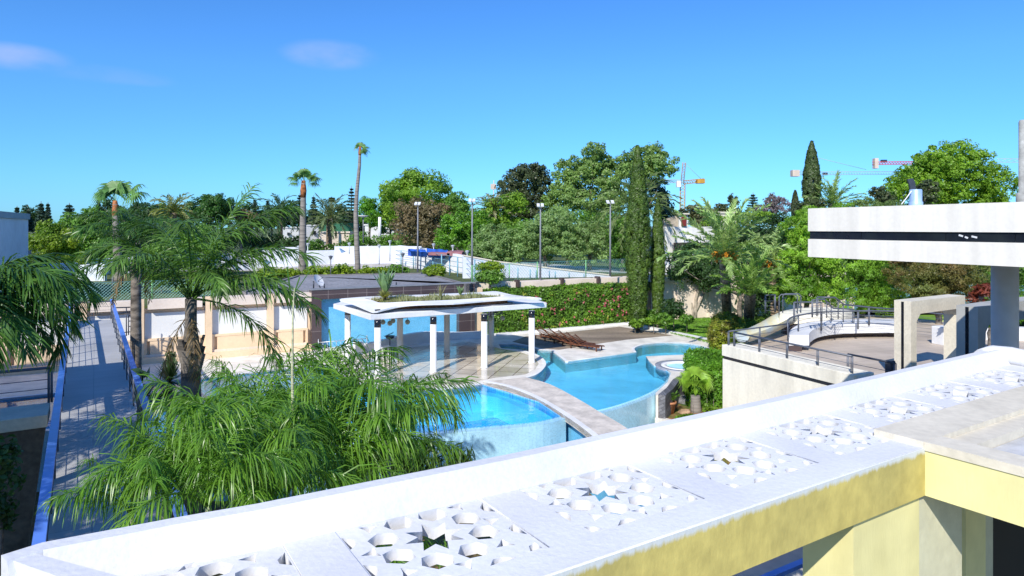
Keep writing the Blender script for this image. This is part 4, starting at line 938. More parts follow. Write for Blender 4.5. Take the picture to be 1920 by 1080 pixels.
# square arches (portal frames)
def portal(label, p0, dirn, L, zb, zt, beam_h, colw=.34, thick=.62, m=CREAM_S):
    t = thing('square_arch', label, 'arch', (p0.x, p0.y, zb), 'square arches on the round terrace')
    n_ = Vector((dirn.y, -dirn.x, 0))           # towards the viewer's right
    def blk(a, b, c, d_, z0, z1, mb): return mb.prism([(p0 + dirn * a + n_ * c)[:2], (p0 + dirn * b + n_ * c)[:2], (p0 + dirn * b + n_ * d_)[:2], (p0 + dirn * a + n_ * d_)[:2]], z0, z1)
    mb = MB(); g = .1
    h3 = thick
    # column at the near end in two leaves with a black strip between
    blk(0, colw, 0, h3, zb, zt, mb); mb.build('column', m, t)
    blk(L - colw, L, 0, h3, zb, zt, MB()).build('column', m, t)
    bm2 = MB(); blk(colw + .001, L - colw - .001, 0, h3, zt - beam_h, zt, bm2); bm2.build('beam', m, t)
    hc = MB()
    for a, b, s_ in ((colw + .002, colw + .25, 0), (L - colw - .25, L - colw - .002, 1)):   # splayed haunches
        A_ = [p0 + dirn * a, p0 + dirn * b]; z0 = zt - beam_h - .002
        q = [(a if s_ == 0 else b), (b if s_ == 0 else a)]
        tri = [(q[0], z0), (q[1], z0), (q[0], z0 - .25)]
        vs = [(p0 + dirn * x + n_ * y)[:2] + (z,) if False else Vector(((p0 + dirn * x + n_ * y).x, (p0 + dirn * x + n_ * y).y, z)) for y in (0.002, h3 - .002) for x, z in tri]
        hc.add(vs, [(0, 1, 2), (5, 4, 3), (0, 3, 4, 1), (1, 4, 5, 2), (2, 5, 3, 0)])
    hc.build('haunches', m, t)
    st_ = MB(); blk(-.004, .026, h3 * .42, h3 * .58, zb, zt - .03, st_); st_.build('black_strip', BLACK, t)
    return t
zt1 = 4.52
p1 = G(1676.5, 562.5, zt1); portal('sunlit cream square arch with a black strip down its near column', p1, DB, 3.75, ZT, zt1, .45, thick=.56, colw=.36)
p2_ = G(1793, 572, zt1 - .0); portal('square arch in blue shade beside the big round column', p2_, DB, 6.5, ZT, zt1, .62, thick=.62, colw=.5, m=mat('arch_painted_shade', (.40, .40, .38), .8, .06, 1, fine=(6, .06)))  # darker grey copy of the arch render, roof shade put into its colour
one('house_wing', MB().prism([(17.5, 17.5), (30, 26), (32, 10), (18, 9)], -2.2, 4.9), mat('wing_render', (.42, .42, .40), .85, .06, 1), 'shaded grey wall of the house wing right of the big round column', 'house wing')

# neighbour's house, tall, left of the view: only its shadow and its side show
nb = thing('neighbour_house', 'white house wall tinted blue for shade at the left edge, with two small windows', 'house', (-34, 40, 2.9))
e0 = Dp(53, 420, 42); 
nbm = mat('white_wall_shade_tint', (.70, .76, .84), .8, .05, .5, fine=(4, .04))  # white wall with its blue shade tinted into the base colour
pn = [(e0.x, e0.y), (e0.x - 12, e0.y + 4), (e0.x - 8, e0.y - 12), (e0.x + 4.2, e0.y - 8.4)]
zt2 = 7 + (427 - 401) / F * 42 - 0
MB().prism(pn, 2.9, zt2 - .35).build('wall', nbm, nb); MB().prism([(a + (.12 if a > e0.x - 2 else 0), b) for a, b in pn], zt2 - .348, zt2).build('parapet', mat('grey_parapet', (.34, .42, .46), .8, .05, 1), nb)
wd = (Vector((pn[3][0], pn[3][1], 0)) - Vector((pn[0][0], pn[0][1], 0))).normalized()
for u in (13, 27):
    p = Dp(u, 478, 42); k = (Vector((p.x, p.y, 0)) - Vector((pn[0][0], pn[0][1], 0))).dot(wd); q = Vector((pn[0][0], pn[0][1], 0)) + wd * k; q.z = 7 - (475 - 427) / F * 41
    f_ = MB().beam(q - wd * .22 + Vector((.01, -.01, -.12)), q + wd * .22 + Vector((.01, -.01, -.12)), .06, .26).build('window', mat('window_frame', (.35, .32, .35), .6, .1, 2), nb)
    MB().beam(q - wd * .17 + Vector((.012, -.035, -.08)), q + wd * .17 + Vector((.012, -.035, -.08)), .03, .18).build('pane', BLACK, f_)
# unseen blocks added left of the view to shade the walkway and garden wall
one('shadow_block', MB().prism([(-13.4, 15.0), (-19.2, 11.2), (-19.2, -10), (-13, -10), (-13.4, 6)], -2.2, 9.0), CREAM, 'unseen cream block added out of view to shade the raised walkway', 'house')
one('shadow_block', MB().prism([(-22.3, 25), (-40, 14), (-40, 5), (-20.5, 8.5), (-19.4, 9.5), (-19.6, 14.5)], -2.2, 9.0), BEIGE2, 'second unseen pinkish block added out of view to shade the garden wall and spillway', 'house')

# ================================================================ FAR: cranes, lamps, white walls, buildings
def lattice(mb, a, b, w, n, r=.05):
    a = Vector(a); b = Vector(b); d = (b - a).normalized(); s = d.cross(Vector((.3, 1, .1))).normalized(); u = s.cross(d)
    cs = [s * w / 2 + u * w / 2, -s * w / 2 + u * w / 2, -s * w / 2 - u * w / 2, s * w / 2 - u * w / 2]
    for c in cs: mb.tube([a + c, b + c], r, 4)
    for i in range(n):
        p, q = a.lerp(b, i / n), a.lerp(b, (i + 1) / n)
        for k in range(4): mb.tube([p + cs[k], q + cs[(k + 1) % 4]], r * .7, 3)
    return mb
CY = mat('crane_yellow', (.50, .27, .05), .6, .2, .4); CR = mat('crane_red', (.62, .08, .07), .6, .1, .4); CG = mat('crane_pale', (.42, .44, .48), .6, .1, .4); CW = mat('crane_white', (.62, .50, .42), .7, .1, .4)
d = 190
k1_ = thing('tower_crane', 'yellow tower crane with a white cab rising behind the ruined white building', 'crane', tuple(Dp(1279, 440, d)))
lattice(MB(), Dp(1279, 440, d), Dp(1280, 345, d), 1.3, 16, .11).build('mast', CY, k1_)
lattice(MB(), Dp(1279, 345, d), Dp(1283, 305, d), .8, 8, .09).build('tower_head', CY, k1_)
lattice(MB(), Dp(1282, 342, d), Dp(1320, 338, d), .9, 8, .10).build('counter_jib', CY, k1_)
MB().beam(Dp(1306, 344, d), Dp(1320, 344, d), 2, 1.2).build('counterweight', CY, k1_)
lattice(MB(), Dp(1276, 340, d), Dp(1190, 338, d + 20), .8, 16, .06).build('jib', CG, k1_)
MB().box(Dp(1272, 345, d - 1), (1.1, 1.3, 1.8)).build('cab', WHITE2, k1_)
MB().tube([Dp(1283, 305, d), Dp(1315, 336, d)], .05, 4).build('cable', CG, k1_)
d = 210
k2_ = thing('tower_crane', 'long pale crane jib reaching out behind the tall cypress', 'crane', tuple(Dp(1680, 440, d)))
lattice(MB(), Dp(1500, 325, d), Dp(1700, 324, d), .9, 40, .06).build('jib', CG, k2_); MB().beam(Dp(1484, 331, d), Dp(1497, 331, d), 2, 2.0).build('counterweight', CW, k2_)
MB().tube([Dp(1534, 296, d), Dp(1624, 318, d)], .06, 4).build('cable', CG, k2_); MB().tube([Dp(1497, 324, d), Dp(1534, 296, d)], .05, 4).build('cable', CG, k2_)
lattice(MB(), Dp(1690, 440, d), Dp(1690, 324, d), 1.3, 14, .12).build('mast', CG, k2_); MB().box(Dp(1547, 326, d), (1.4, .6, .8)).build('trolley', DARKMETAL, k2_)
k3_ = thing('tower_crane', 'red crane arm with a pale counterweight left of the big round tree', 'crane', tuple(Dp(1720, 440, d + 30)))
lattice(MB(), Dp(1637, 306, d), Dp(1740, 305, d), .8, 20, .12).build('jib', CR, k3_); MB().beam(Dp(1638, 316, d), Dp(1645, 316, d), 1.5, 3.2).build('counterweight', CW, k3_)
lattice(MB(), Dp(1730, 440, d), Dp(1730, 306, d), 1.3, 14, .12).build('mast', CR, k3_); MB().box(Dp(1657, 302, d), (1.6, 1, .8)).build('winch', DARKMETAL, k3_)
k4_ = thing('tower_crane', 'faint white crane jib at the far right beside the grey pipe', 'crane', tuple(Dp(1990, 440, 300)))
lattice(MB(), Dp(1872, 301, 300), Dp(1990, 301, 300), 1.6, 10, .07).build('jib', CW, k4_); lattice(MB(), Dp(1990, 440, 300), Dp(1990, 300, 300), 1.6, 14, .1).build('mast', CW, k4_)

# floodlight poles
def floodlight(u, v0, v1, d, label, wide=10):
    t = thing('floodlight_pole', label, 'floodlight', tuple(Dp(u, v1, d)), 'floodlight poles round the neighbouring courts')
    MB().tube([Dp(u, v1, d), Dp(u + .5, v0, d)], [.075, .045], 8).build('pole', GREYPAINT, t)
    w = wide / F * d
    MB().tube([Dp(u, v0 + 1, d) - Vector((w / 2, 0, 0)), Dp(u, v0 + 1, d) + Vector((w / 2, 0, 0))], .03, 5).build('crossbar', GREYPAINT, t)
    for s_ in (-1, 1): MB().beam(Dp(u + s_ * wide / 3.2, v0, d) + Vector((0, -.25, -.08)), Dp(u + s_ * wide / 3.2, v0, d) + Vector((0, .25, .12)), .2, .07).build('lamp_head', mat('lamp_white', (.72, .72, .72), .4, .1, 2), t)
floodlight(783, 383, 510, 52, 'leftmost floodlight pole, in front of the brownish tree')
floodlight(885, 377, 527, 46, 'second floodlight pole from the left, in front of the bright green bushes', 11)
floodlight(1013, 386, 524, 47, 'third floodlight pole from the left, in front of the dark pine', 12)
floodlight(1144, 380, 517, 47, 'floodlight pole nearest the tall cypress', 14)

# neighbours' white walls and buildings
NG = 2.9
def wallpx(name, label, pts, zb, th=.3, m=WHITE2, cat='wall'):
    """pts: (u, v_base, v_top)"""
    mb = MB()
    for i in range(len(pts) - 1):
        a, b = G(pts[i][0], pts[i][1], zb), G(pts[i + 1][0], pts[i + 1][1], zb)
        ta = 7 - (pts[i][2] - HZ) / F * a.y; tb = 7 - (pts[i + 1][2] - HZ) / F * b.y; n_ = (b - a).normalized(); n_ = Vector((-n_.y, n_.x, 0)) * th
        vs = []
        for p, t in ((a, ta), (b, tb)): vs += [(p.x, p.y, zb), (p.x + n_.x, p.y + n_.y, zb), (p.x + n_.x, p.y + n_.y, t), (p.x, p.y, t)]
        mb.add(vs, [(0, 3, 2, 1), (4, 5, 6, 7), (0, 1, 5, 4), (1, 2, 6, 5), (2, 3, 7, 6), (3, 0, 4, 7)])
    return one(name, mb, m, label, cat)
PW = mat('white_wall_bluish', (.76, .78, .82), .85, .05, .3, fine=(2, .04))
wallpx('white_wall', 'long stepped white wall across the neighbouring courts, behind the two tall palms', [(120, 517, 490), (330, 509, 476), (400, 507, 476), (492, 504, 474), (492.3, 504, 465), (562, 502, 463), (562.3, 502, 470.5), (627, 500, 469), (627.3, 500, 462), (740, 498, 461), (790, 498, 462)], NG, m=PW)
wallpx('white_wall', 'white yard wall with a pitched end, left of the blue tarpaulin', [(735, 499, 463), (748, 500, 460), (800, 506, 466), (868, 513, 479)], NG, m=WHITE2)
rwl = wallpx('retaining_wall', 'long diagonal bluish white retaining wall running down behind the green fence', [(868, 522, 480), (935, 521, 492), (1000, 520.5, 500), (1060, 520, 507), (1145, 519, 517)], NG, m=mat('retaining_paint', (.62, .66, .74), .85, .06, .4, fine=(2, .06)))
tp = MB()
for (u0, v0), (u1, v1) in (((868, 480), (935, 492)), ((935, 492), (1000, 500)), ((1000, 500), (1060, 507)), ((1060, 507), (1145, 517))): 
    zz0 = G(u0, {868: 522, 935: 521, 1000: 520.5, 1060: 520}[u0], NG).y; zz1 = G(u1, {935: 521, 1000: 520.5, 1060: 520, 1145: 519}[u1], NG).y
    tp.beam(Dp(u0, v0, zz0) + Vector((0, .15, 0)), Dp(u1, v1, zz1) + Vector((0, .15, 0)), .42, .1)
one('wall_coping', tp, CREAM_S, 'weathered coping on the diagonal retaining wall', 'coping')
# blue wire fence panels in front of it
bfn = thing('court_fence', 'tall blue-grey court fence of posts and panels in front of the white retaining wall', 'fence', tuple(G(840, 522, NG)))
PB = mat('blue_post', (.20, .40, .50), .5, .1, 2)
FB = [(738, 499, 469), (752, 501, 470), (775, 504, 472), (798, 508, 473), (812, 510, 475), (828, 513, 477), (843, 516, 480), (858, 519, 482), (870, 521, 484), (890, 525, 487), (905, 527, 490)]
for i, (u, vb, vt) in enumerate(FB):
    a = G(u, vb, NG); t_ = Dp(u, vt, a.y); MB().tube([a, t_], .06, 5).build('post', PB, bfn)
for f_ in (1.0, .75, .5, .25):
    MB().tube([G(u, vb, NG).lerp(Dp(u, vt, G(u, vb, NG).y), f_) for u, vb, vt in FB], .022, 4).build('rail', PB, bfn)
cf2 = thing('court_fence', 'lower run of blue posts along the foot of the retaining wall', 'fence', tuple(G(1000, 524, NG)))
for u, vb, vt in ((940, 523.5, 499), (971, 523, 502), (994, 522.5, 505), (1005, 522, 507), (1030, 521.7, 508), (1041, 521.5, 509), (1067, 521, 511), (1095, 520.5, 514)):
    a = G(u, vb, NG); MB().tube([a, Dp(u, vt, a.y)], .05, 5).build('post', PB, cf2)
# tarpaulins
for (pts, m_, lb) in (([(765, 467), (795, 468), (800, 473), (770, 470)], None, 'blue strip of tarpaulin on top of the white yard wall'), ([(800, 465), (838, 469), (842, 476), (802, 473)], None, 'crumpled blue tarpaulin heap on the red sheeting'), ):
    d = 62; mb = MB(); rng_ = random.Random(len(lb)); n = 9; vs = []
    for i in range(n):
        t_ = i / (n - 1); a = Dp(pts[0][0] + (pts[1][0] - pts[0][0]) * t_, pts[0][1] + (pts[1][1] - pts[0][1]) * t_ + rng_.uniform(-1, 1), d + 1.2); b = Dp(pts[3][0] + (pts[2][0] - pts[3][0]) * t_, pts[3][1] + (pts[2][1] - pts[3][1]) * t_ + rng_.uniform(-1, 1), d - .3)
        vs += [a, a.lerp(b, .5) + Vector((0, 0, .12)), b, b - Vector((0, -.5, .5)), a - Vector((0, 0, .6))]
    fs = [(i * 5 + k, i * 5 + (k + 1) % 5, (i + 1) * 5 + (k + 1) % 5, (i + 1) * 5 + k) for i in range(n - 1) for k in range(5)]
    mb.add(vs, fs); one('tarpaulin', mb, mat('blue_tarp', (.04, .14, .60), .5, .2, 2), lb, 'tarpaulin')
for u0, u1, v0, v1, lb in ((803, 843, 472, 478.5, 'faded red sheeting under the crumpled blue tarpaulin'), (838, 866, 469.5, 480, 'faded red canvas shelter at the end of the white yard wall')):
    d = 61; a, b = Dp(u0, v1, d), Dp(u1, v1 + 1, d); h = (v1 - v0) / F * d
    mb = MB(); n_ = Vector((.3, 1.6, 0)); vs = [a, b, b + Vector((0, 0, h * .7)), a + Vector((0, 0, h * .8)), a + n_, b + n_, b + n_ + Vector((-.2, 0, h * .9)), a + n_ + Vector((.1, 0, h))]
    mb.add(vs, [(0, 1, 2, 3), (3, 2, 6, 7), (5, 4, 7, 6), (1, 5, 6, 2), (4, 0, 3, 7)]); one('sheeting', mb, mat('faded_red', (.34, .15, .16), .7, .15, 1), lb, 'sheeting')
# yard lamps
def yardlamp(u, vt, vb, d, label, dark=False):
    t = thing('yard_lamp', label, 'lamp', tuple(Dp(u, vb, d)), 'small yard lamps round the courts'); m_ = GREYPAINT if dark else mat('pale_lamp', (.55, .58, .62), .5, .1, 2)
    MB().tube([Dp(u, vb, d), Dp(u, vt + 4, d)], .045, 6).build('pole', m_, t); p = Dp(u, vt + 4, d)
    MB().lathe(p, [(.05, 0), (.18, .26), (.19, .30), (.02, .34)], 4 if dark else 10, smooth=False).build('lantern', m_, t)
for u, vt, vb, d, lb, dk_ in ((620, 483, 515, 52, 'dark square yard lamp between the two tall palms', True), (755, 478, 512, 54, 'dark square yard lamp right of the taller palm', True), (577, 458, 500, 66, 'white yard lamp just right of the shorter tall palm', False), (655, 457, 476, 68, 'white yard lamp on the stepped wall left of the taller palm', False), (711, 461, 496, 66, 'white yard lamp in front of the plain stretch of white wall', False), (731, 453, 490, 66, 'thin white mast lamp left of the court fence', False), (813, 459, 475, 64, 'small lamp behind the blue tarpaulin', False), (849, 462, 478, 62, 'small lamp above the red canvas shelter', False), (876, 473, 500, 56, 'white lamp in front of the second floodlight pole', False), (211, 510, 540, 40, 'dark square lamp beside the left fan palm trunk', True), (560, 463, 502, 67, 'white lamp just left of the shorter tall palm', False)):
    yardlamp(u, vt, vb, d, lb, dk_)
# solar sails / white awning shapes and pavings of the yard
mb = MB()
for i, (u0, u1, v) in enumerate(((440, 740, 507), (480, 780, 503), (520, 800, 499.5))):
    a, b = G(u0, v, NG + .02 * i + .05), G(u1, v - 1, NG + .02 * i + .05); mb.prism([a[:2], b[:2], (b + Vector((0, 2.0, 0)))[:2], (a + Vector((0, 2.0, 0)))[:2]], NG - .2, NG + .03 + .12 * i)
one('yard_steps', mb, mat('yard_paving', (.46, .44, .44), .8, .1, .4), 'low grey terraces of the neighbouring yard in front of the long white wall', 'paving')
mb = MB(); a = G(800, 520, NG); mb.prism([G(500, 513, 0)[:2], G(905, 526, 0)[:2], (20, 50), (12, 60), (-12, 72), (-60, 76), (-60, 50)], 2.5, NG + .02); tag(mb.build('yard_pavement', mat('yard_tarmac', (.40, .42, .45), .85, .1, .3), None, 0, False), kind='structure')
for lb, vs in (('small dark blue triangular awning shadow-sail on the left stretch of white wall', [(492, 487), (505, 492), (500, 497), (494, 495)]), ('small dark blue triangular sail on the white wall left of the taller palm', [(636, 466), (646, 472), (640, 474)])):
    d = 66 if vs[0][0] > 600 else 62; q = [Dp(u, v, d) for u, v in vs]; n = len(q)
    one('shade_sail', MB().add(q + [p + Vector((0, .5, 0)) for p in q], [tuple(range(n)), tuple(range(n, 2 * n))[::-1]] + [(i, (i + 1) % n, n + (i + 1) % n, n + i) for i in range(n)]), mat('sail_blue', (.16, .28, .45), .7, .1, 1), lb, 'shade sail')
# white houses in the trees
def houseblk(name, label, u0, u1, vt, vb, d, dep=6, m=WHITE2, roofm=None, wins=(), skew=1.5):
    a, b = Dp(u0, vb, d), Dp(u1, vb, d + skew); zt = Dp(u0, vt, d).z
    t = thing(name, label, 'building', (a.x, a.y, NG)); MB().prism([a[:2], b[:2], (b.x, b.y + dep), (a.x, a.y + dep)], NG, zt).build('wall', m, t)
    MB().prism([(a.x - .15, a.y - .15), (b.x + .15, b.y - .15), (b.x + .15, b.y + dep), (a.x - .15, a.y + dep)], zt + .003, zt + .25).build('roof', roofm or m, t)
    for (wu0, wu1, wv0, wv1) in wins:
        p, q = Dp(wu0, wv1, d), Dp(wu1, wv1, d); h = (wv1 - wv0) / F * d; k = (wu0 - u0) / (u1 - u0) * skew
        MB().prism([(p.x, p.y + k - .06), (q.x, q.y + k - .06), (q.x, q.y + k + .12), (p.x, p.y + k + .12)], Dp(0, wv1, d).z, Dp(0, wv0, d).z).build('window', BLACK, t)
    return t
houseblk('far_house', 'white house in the trees left of the shorter tall palm', 528, 560, 428, 462, 112, wins=((537, 542, 436, 441),))
houseblk('far_house', 'white flat-roofed house just right of the shorter tall palm', 573, 598, 424, 462, 110, wins=((585, 590, 433, 440),))
houseblk('far_house', 'long low house with a green mesh screen between the two tall palms', 598, 655, 437, 466, 106, m=BEIGE2)
one('green_screen', MB().beam(Dp(598, 436, 108), Dp(664, 434, 110), .2, 1.4), mat('green_screen', (.04, .16, .09), .8, .1, .5), 'dark green mesh screen on the long low house between the tall palms', 'screen')
houseblk('far_house', 'low white house with a row of windows right of the taller palm', 684, 745, 423, 452, 112, wins=((712, 722, 428, 431), (728, 736, 428, 431)))
one('white_post', MB().tube([Dp(712, 452, 95), Dp(712, 407, 95)], .22, 8), WHITE2, 'white post standing in front of the low white house', 'post')
# ruined white building with the red-brown door
rb = thing('ruined_building', 'weathered white building with a dark red roof door, beside the cypresses', 'building', tuple(Dp(1290, 480, 62)[:2]) + (NG,))
OLDW = mat('weathered_white', (.86, .84, .80), .9, .1, .7, c2=(.62, .60, .55), fine=(3, .14), stretch=(1, 1, .35))
a, b = Dp(1246, 470, 62), Dp(1345, 470, 64)
MB().prism([a[:2], b[:2], (b.x + 1, b.y + 7), (a.x, a.y + 7)], NG, Dp(0, 425, 62).z).build('wall', OLDW, rb)
q0, q1 = Dp(1245, 425, 63), Dp(1273, 425, 63); hz0, hz1 = Dp(0, 412, 63).z, Dp(0, 403, 63).z
MB().add([q0, q1, Vector((q1.x, q1.y, hz1)), Vector((q0.x, q0.y, hz0)), q0 + Vector((0, .4, 0)), q1 + Vector((0, .4, 0)), Vector((q1.x, q1.y + .4, hz1)), Vector((q0.x, q0.y + .4, hz0))], [(0, 1, 2, 3), (5, 4, 7, 6), (3, 2, 6, 7), (0, 3, 7, 4), (1, 5, 6, 2)]).build('parapet', mat('bare_render', (.44, .38, .30), .9, .2, 1, fine=(5, .25)), rb)
a, b = Dp(1273, 425, 62.6), Dp(1290, 425, 62.8); MB().prism([a[:2], b[:2], (b.x, b.y + 1), (a.x, a.y + 1)], a.z, Dp(0, 402.5, 62.6).z).build('roof_hut', OLDW, rb)
a, b = Dp(1271, 402, 62.3), Dp(1293, 402, 62.5); MB().prism([a[:2], b[:2], (b.x, b.y + 1.4), (a.x, a.y + 1.4)], a.z + .003, a.z + .12).build('hut_roof', CREAM_S, rb)
a, b = Dp(1278, 424, 62.5), Dp(1287, 424, 62.6); MB().prism([(a.x, a.y - .03), (b.x, b.y - .03), (b.x, b.y + .2), (a.x, a.y + .2)], a.z + .02, Dp(0, 403.5, 62.6).z).build('door', mat('dark_red_door', (.20, .03, .025), .6, .1, 1), rb)
a, b = Dp(1264, 470, 61.9), Dp(1345, 470, 63.6); MB().prism([a[:2], b[:2], (b.x, b.y + .3), (a.x, a.y + .3)], Dp(0, 470, 62).z, Dp(0, 455, 62).z).build('opening', BROWNTILE, rb)
houseblk('far_house', 'pale roofline of a far house behind the date palms', 1330, 1380, 400, 430, 90, m=CREAM_S)
# structures left: sheds, red lamp
houseblk('garden_shed', 'small white shed behind the chain link fence at the left', 57, 87, 505, 538, 44, dep=3, m=PW, skew=.5)
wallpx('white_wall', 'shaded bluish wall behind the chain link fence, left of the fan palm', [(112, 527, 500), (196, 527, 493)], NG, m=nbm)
rl = thing('red_lamp', 'small red signal lamp on a white post behind the chain link fence', 'lamp', tuple(G(136, 545, 3.0)))
p = Dp(136, 545, 42); MB().tube([p, Dp(136, 521, 42)], .05, 6).build('post', WHITE2, rl); MB().lathe(Dp(136, 522, 42), [(.10, 0), (.11, .18), (.06, .22), (.06, .25)], 10).build('lamp', mat('red_lens', (.55, .02, .02), .3, .1, 2), rl)
# satellite dish & masts on the grey roof
sd_ = thing('satellite_dish', 'white satellite dish seen edge-on, lying back on the grey roof', 'satellite dish', tuple(Dp(596, 541, 39)))
c_ = Dp(596, 527, 39.2); ax = Vector((.8, -.25, .55)).normalized(); x_ = ax.cross(Vector((0, 0, 1))).normalized(); y_ = x_.cross(ax)
vs = [c_]; 
for r_, z_ in ((.22, .03), (.40, .09)):
    for k in range(16): a = k * math.pi / 8; vs.append(c_ + (x_ * math.cos(a) + y_ * math.sin(a)) * r_ + ax * z_)
MB().add(vs, [(0, 1 + k, 1 + (k + 1) % 16) for k in range(16)] + [(1 + k, 17 + k, 17 + (k + 1) % 16, 1 + (k + 1) % 16) for k in range(16)], True).build('dish', WHITE2, sd_)
MB().tube([Dp(601, 542, 39.2), c_], .03, 6).tube([c_, c_ + ax * .45], .015, 5).build('mount', DARKMETAL, sd_)
for u, v0, v1, lb in ((588, 527, 541, 'short dark post left of the satellite dish'), (608, 532, 541, 'short dark post right of the satellite dish'), (743, 529, 534, 'tiny dark post on the grey roof near the agave')):
    one('roof_post', MB().tube([Dp(u, v1, 39), Dp(u, v0, 39)], .04, 6), DARKMETAL, lb, 'post')
ds = thing('satellite_dish', 'white satellite dish among trees right of the taller palm', 'satellite dish', tuple(Dp(681, 412, 80)))
c_ = Dp(681, 408, 80); MB().lathe(c_, [(.01, 0), (.5, .12), (.7, .25)], 14).build('dish', WHITE2, ds); MB().tube([c_ - Vector((0, 0, 3)), c_], .06, 5).build('mount', GREYPAINT, ds)
ma = thing('mobile_mast', 'slim white antenna mast standing above the trees', 'mast', tuple(Dp(925, 380, 150)))
MB().tube([Dp(925, 400, 150), Dp(926, 338, 150)], .10, 5).build('pole', CW, ma); MB().box(Dp(925, 350, 150), (1.2, .4, 1.2)).build('antenna', CW, ma)

# ================================================================ PALMS
def frond_np(L, e0, bend, nl, ll, lw, hang, seed, ang=55, plum=.25, pet=.14, segs=3, curl=0.0):
    rng = np.random.default_rng(seed); M = 26; ts = np.linspace(0, 1, M); e = e0 - bend * ts ** 1.35; ds = L / (M - 1)
    P = np.zeros((M, 3)); Tn = np.stack([np.cos(e), curl * ts, np.sin(e)], 1); Tn /= np.linalg.norm(Tn, axis=1)[:, None]
    for i in range(1, M): P[i] = P[i - 1] + Tn[i - 1] * ds
    V = []; Q = []
    # rachis: square tapered tube
    rr = np.interp(ts, [0, .2, 1], [.028, .016, .004]) * (L / 2.4) ** .5
    for i in range(M):
        T = Tn[i]; s = np.cross(T, [0, 0, 1]); s /= np.linalg.norm(s); u = np.cross(s, T)
        for a, b in ((1, 0), (0, 1), (-1, 0), (0, -1)): V.append(P[i] + (s * a + u * b) * rr[i])
    for i in range(M - 1):
        for k in range(4): Q.append((i * 4 + k, i * 4 + (k + 1) % 4, (i + 1) * 4 + (k + 1) % 4, (i + 1) * 4 + k))
    for i in range(nl):
        t = pet + (1 - pet) * (i + .5) / nl; x = t * (M - 1); i0 = min(int(x), M - 2); f = x - i0
        p0 = P[i0] * (1 - f) + P[i0 + 1] * f; T = Tn[i0]; S_ = np.cross(T, [0, 0, 1]); S_ /= np.linalg.norm(S_); U = np.cross(S_, T)
        for sd in (-1, 1):
            q = (t - pet) / (1 - pet); l = ll * (math.sin(math.pi * (.16 + .74 * q)) ** .7) * rng.uniform(.82, 1.1)
            a = math.radians(ang * (1 - .45 * q) + rng.normal(0, 6)); up = rng.normal(.10, plum)
            d = S_ * sd * math.sin(a) + T * math.cos(a) + U * up; d /= np.linalg.norm(d)
            p = p0 + rng.normal(0, .004, 3); w = np.cross(d, np.cross(T, d)); w = T - d * T.dot(d); w += U * rng.normal(0, .35); w -= d * w.dot(d); w /= np.linalg.norm(w) + 1e-9
            h = hang * rng.uniform(.55, 1.4); b0 = len(V); ws = np.interp(np.linspace(0, 1, segs + 1), [0, .25, .7, 1], [.5, 1, .75, .06]) * lw * .5
            for k in range(segs + 1):
                V.append(p - w * ws[k]); V.append(p + w * ws[k])
                dd = d + np.array([0, 0, -1]) * h * ((k + 1) / segs) ** 1.2; dd /= np.linalg.norm(dd); p = p + dd * l / segs
            for k in range(segs): Q.append((b0 + 2 * k, b0 + 2 * k + 1, b0 + 2 * k + 3, b0 + 2 * k + 2))
    return np.array(V), np.array(Q)
def rotz(V, a): c, s = math.cos(a), math.sin(a); return V @ np.array([[c, s, 0], [-s, c, 0], [0, 0, 1]])
FR = {}
def frond_mesh(key, m, **kw):
    if key not in FR:
        V, Q = frond_np(**kw); o = npmesh('frond', V, Q, m); me = o.data; bpy.data.objects.remove(o); FR[key] = me
    return FR[key]
def add_frond(parent, me, loc, az, sc=1.0, tilt=0):
    o = bpy.data.objects.new('frond', me); COL.objects.link(o); o.parent = parent
    o.location = Vector(loc) - Vector(world_loc(parent)); o.rotation_euler = (tilt, 0, az); o.scale = (sc,) * 3; return o
PL_DARK = leafmat('queen_palm_leaf', (.065, .15, .025), vs=1.2, trans=.28, rough=.38)
PL_BRIGHT = leafmat('areca_leaf', (.13, .255, .025), c2=(.05, .14, .015), vs=1.0, trans=.35, rough=.35, spec=.5)
PL_DATE = leafmat('date_palm_leaf', (.27, .38, .12), vs=1.0, trans=.25, rough=.4, spec=.5)
PL_FAN = leafmat('fan_palm_leaf', (.13, .26, .07), vs=1.0, trans=.3, rough=.45)

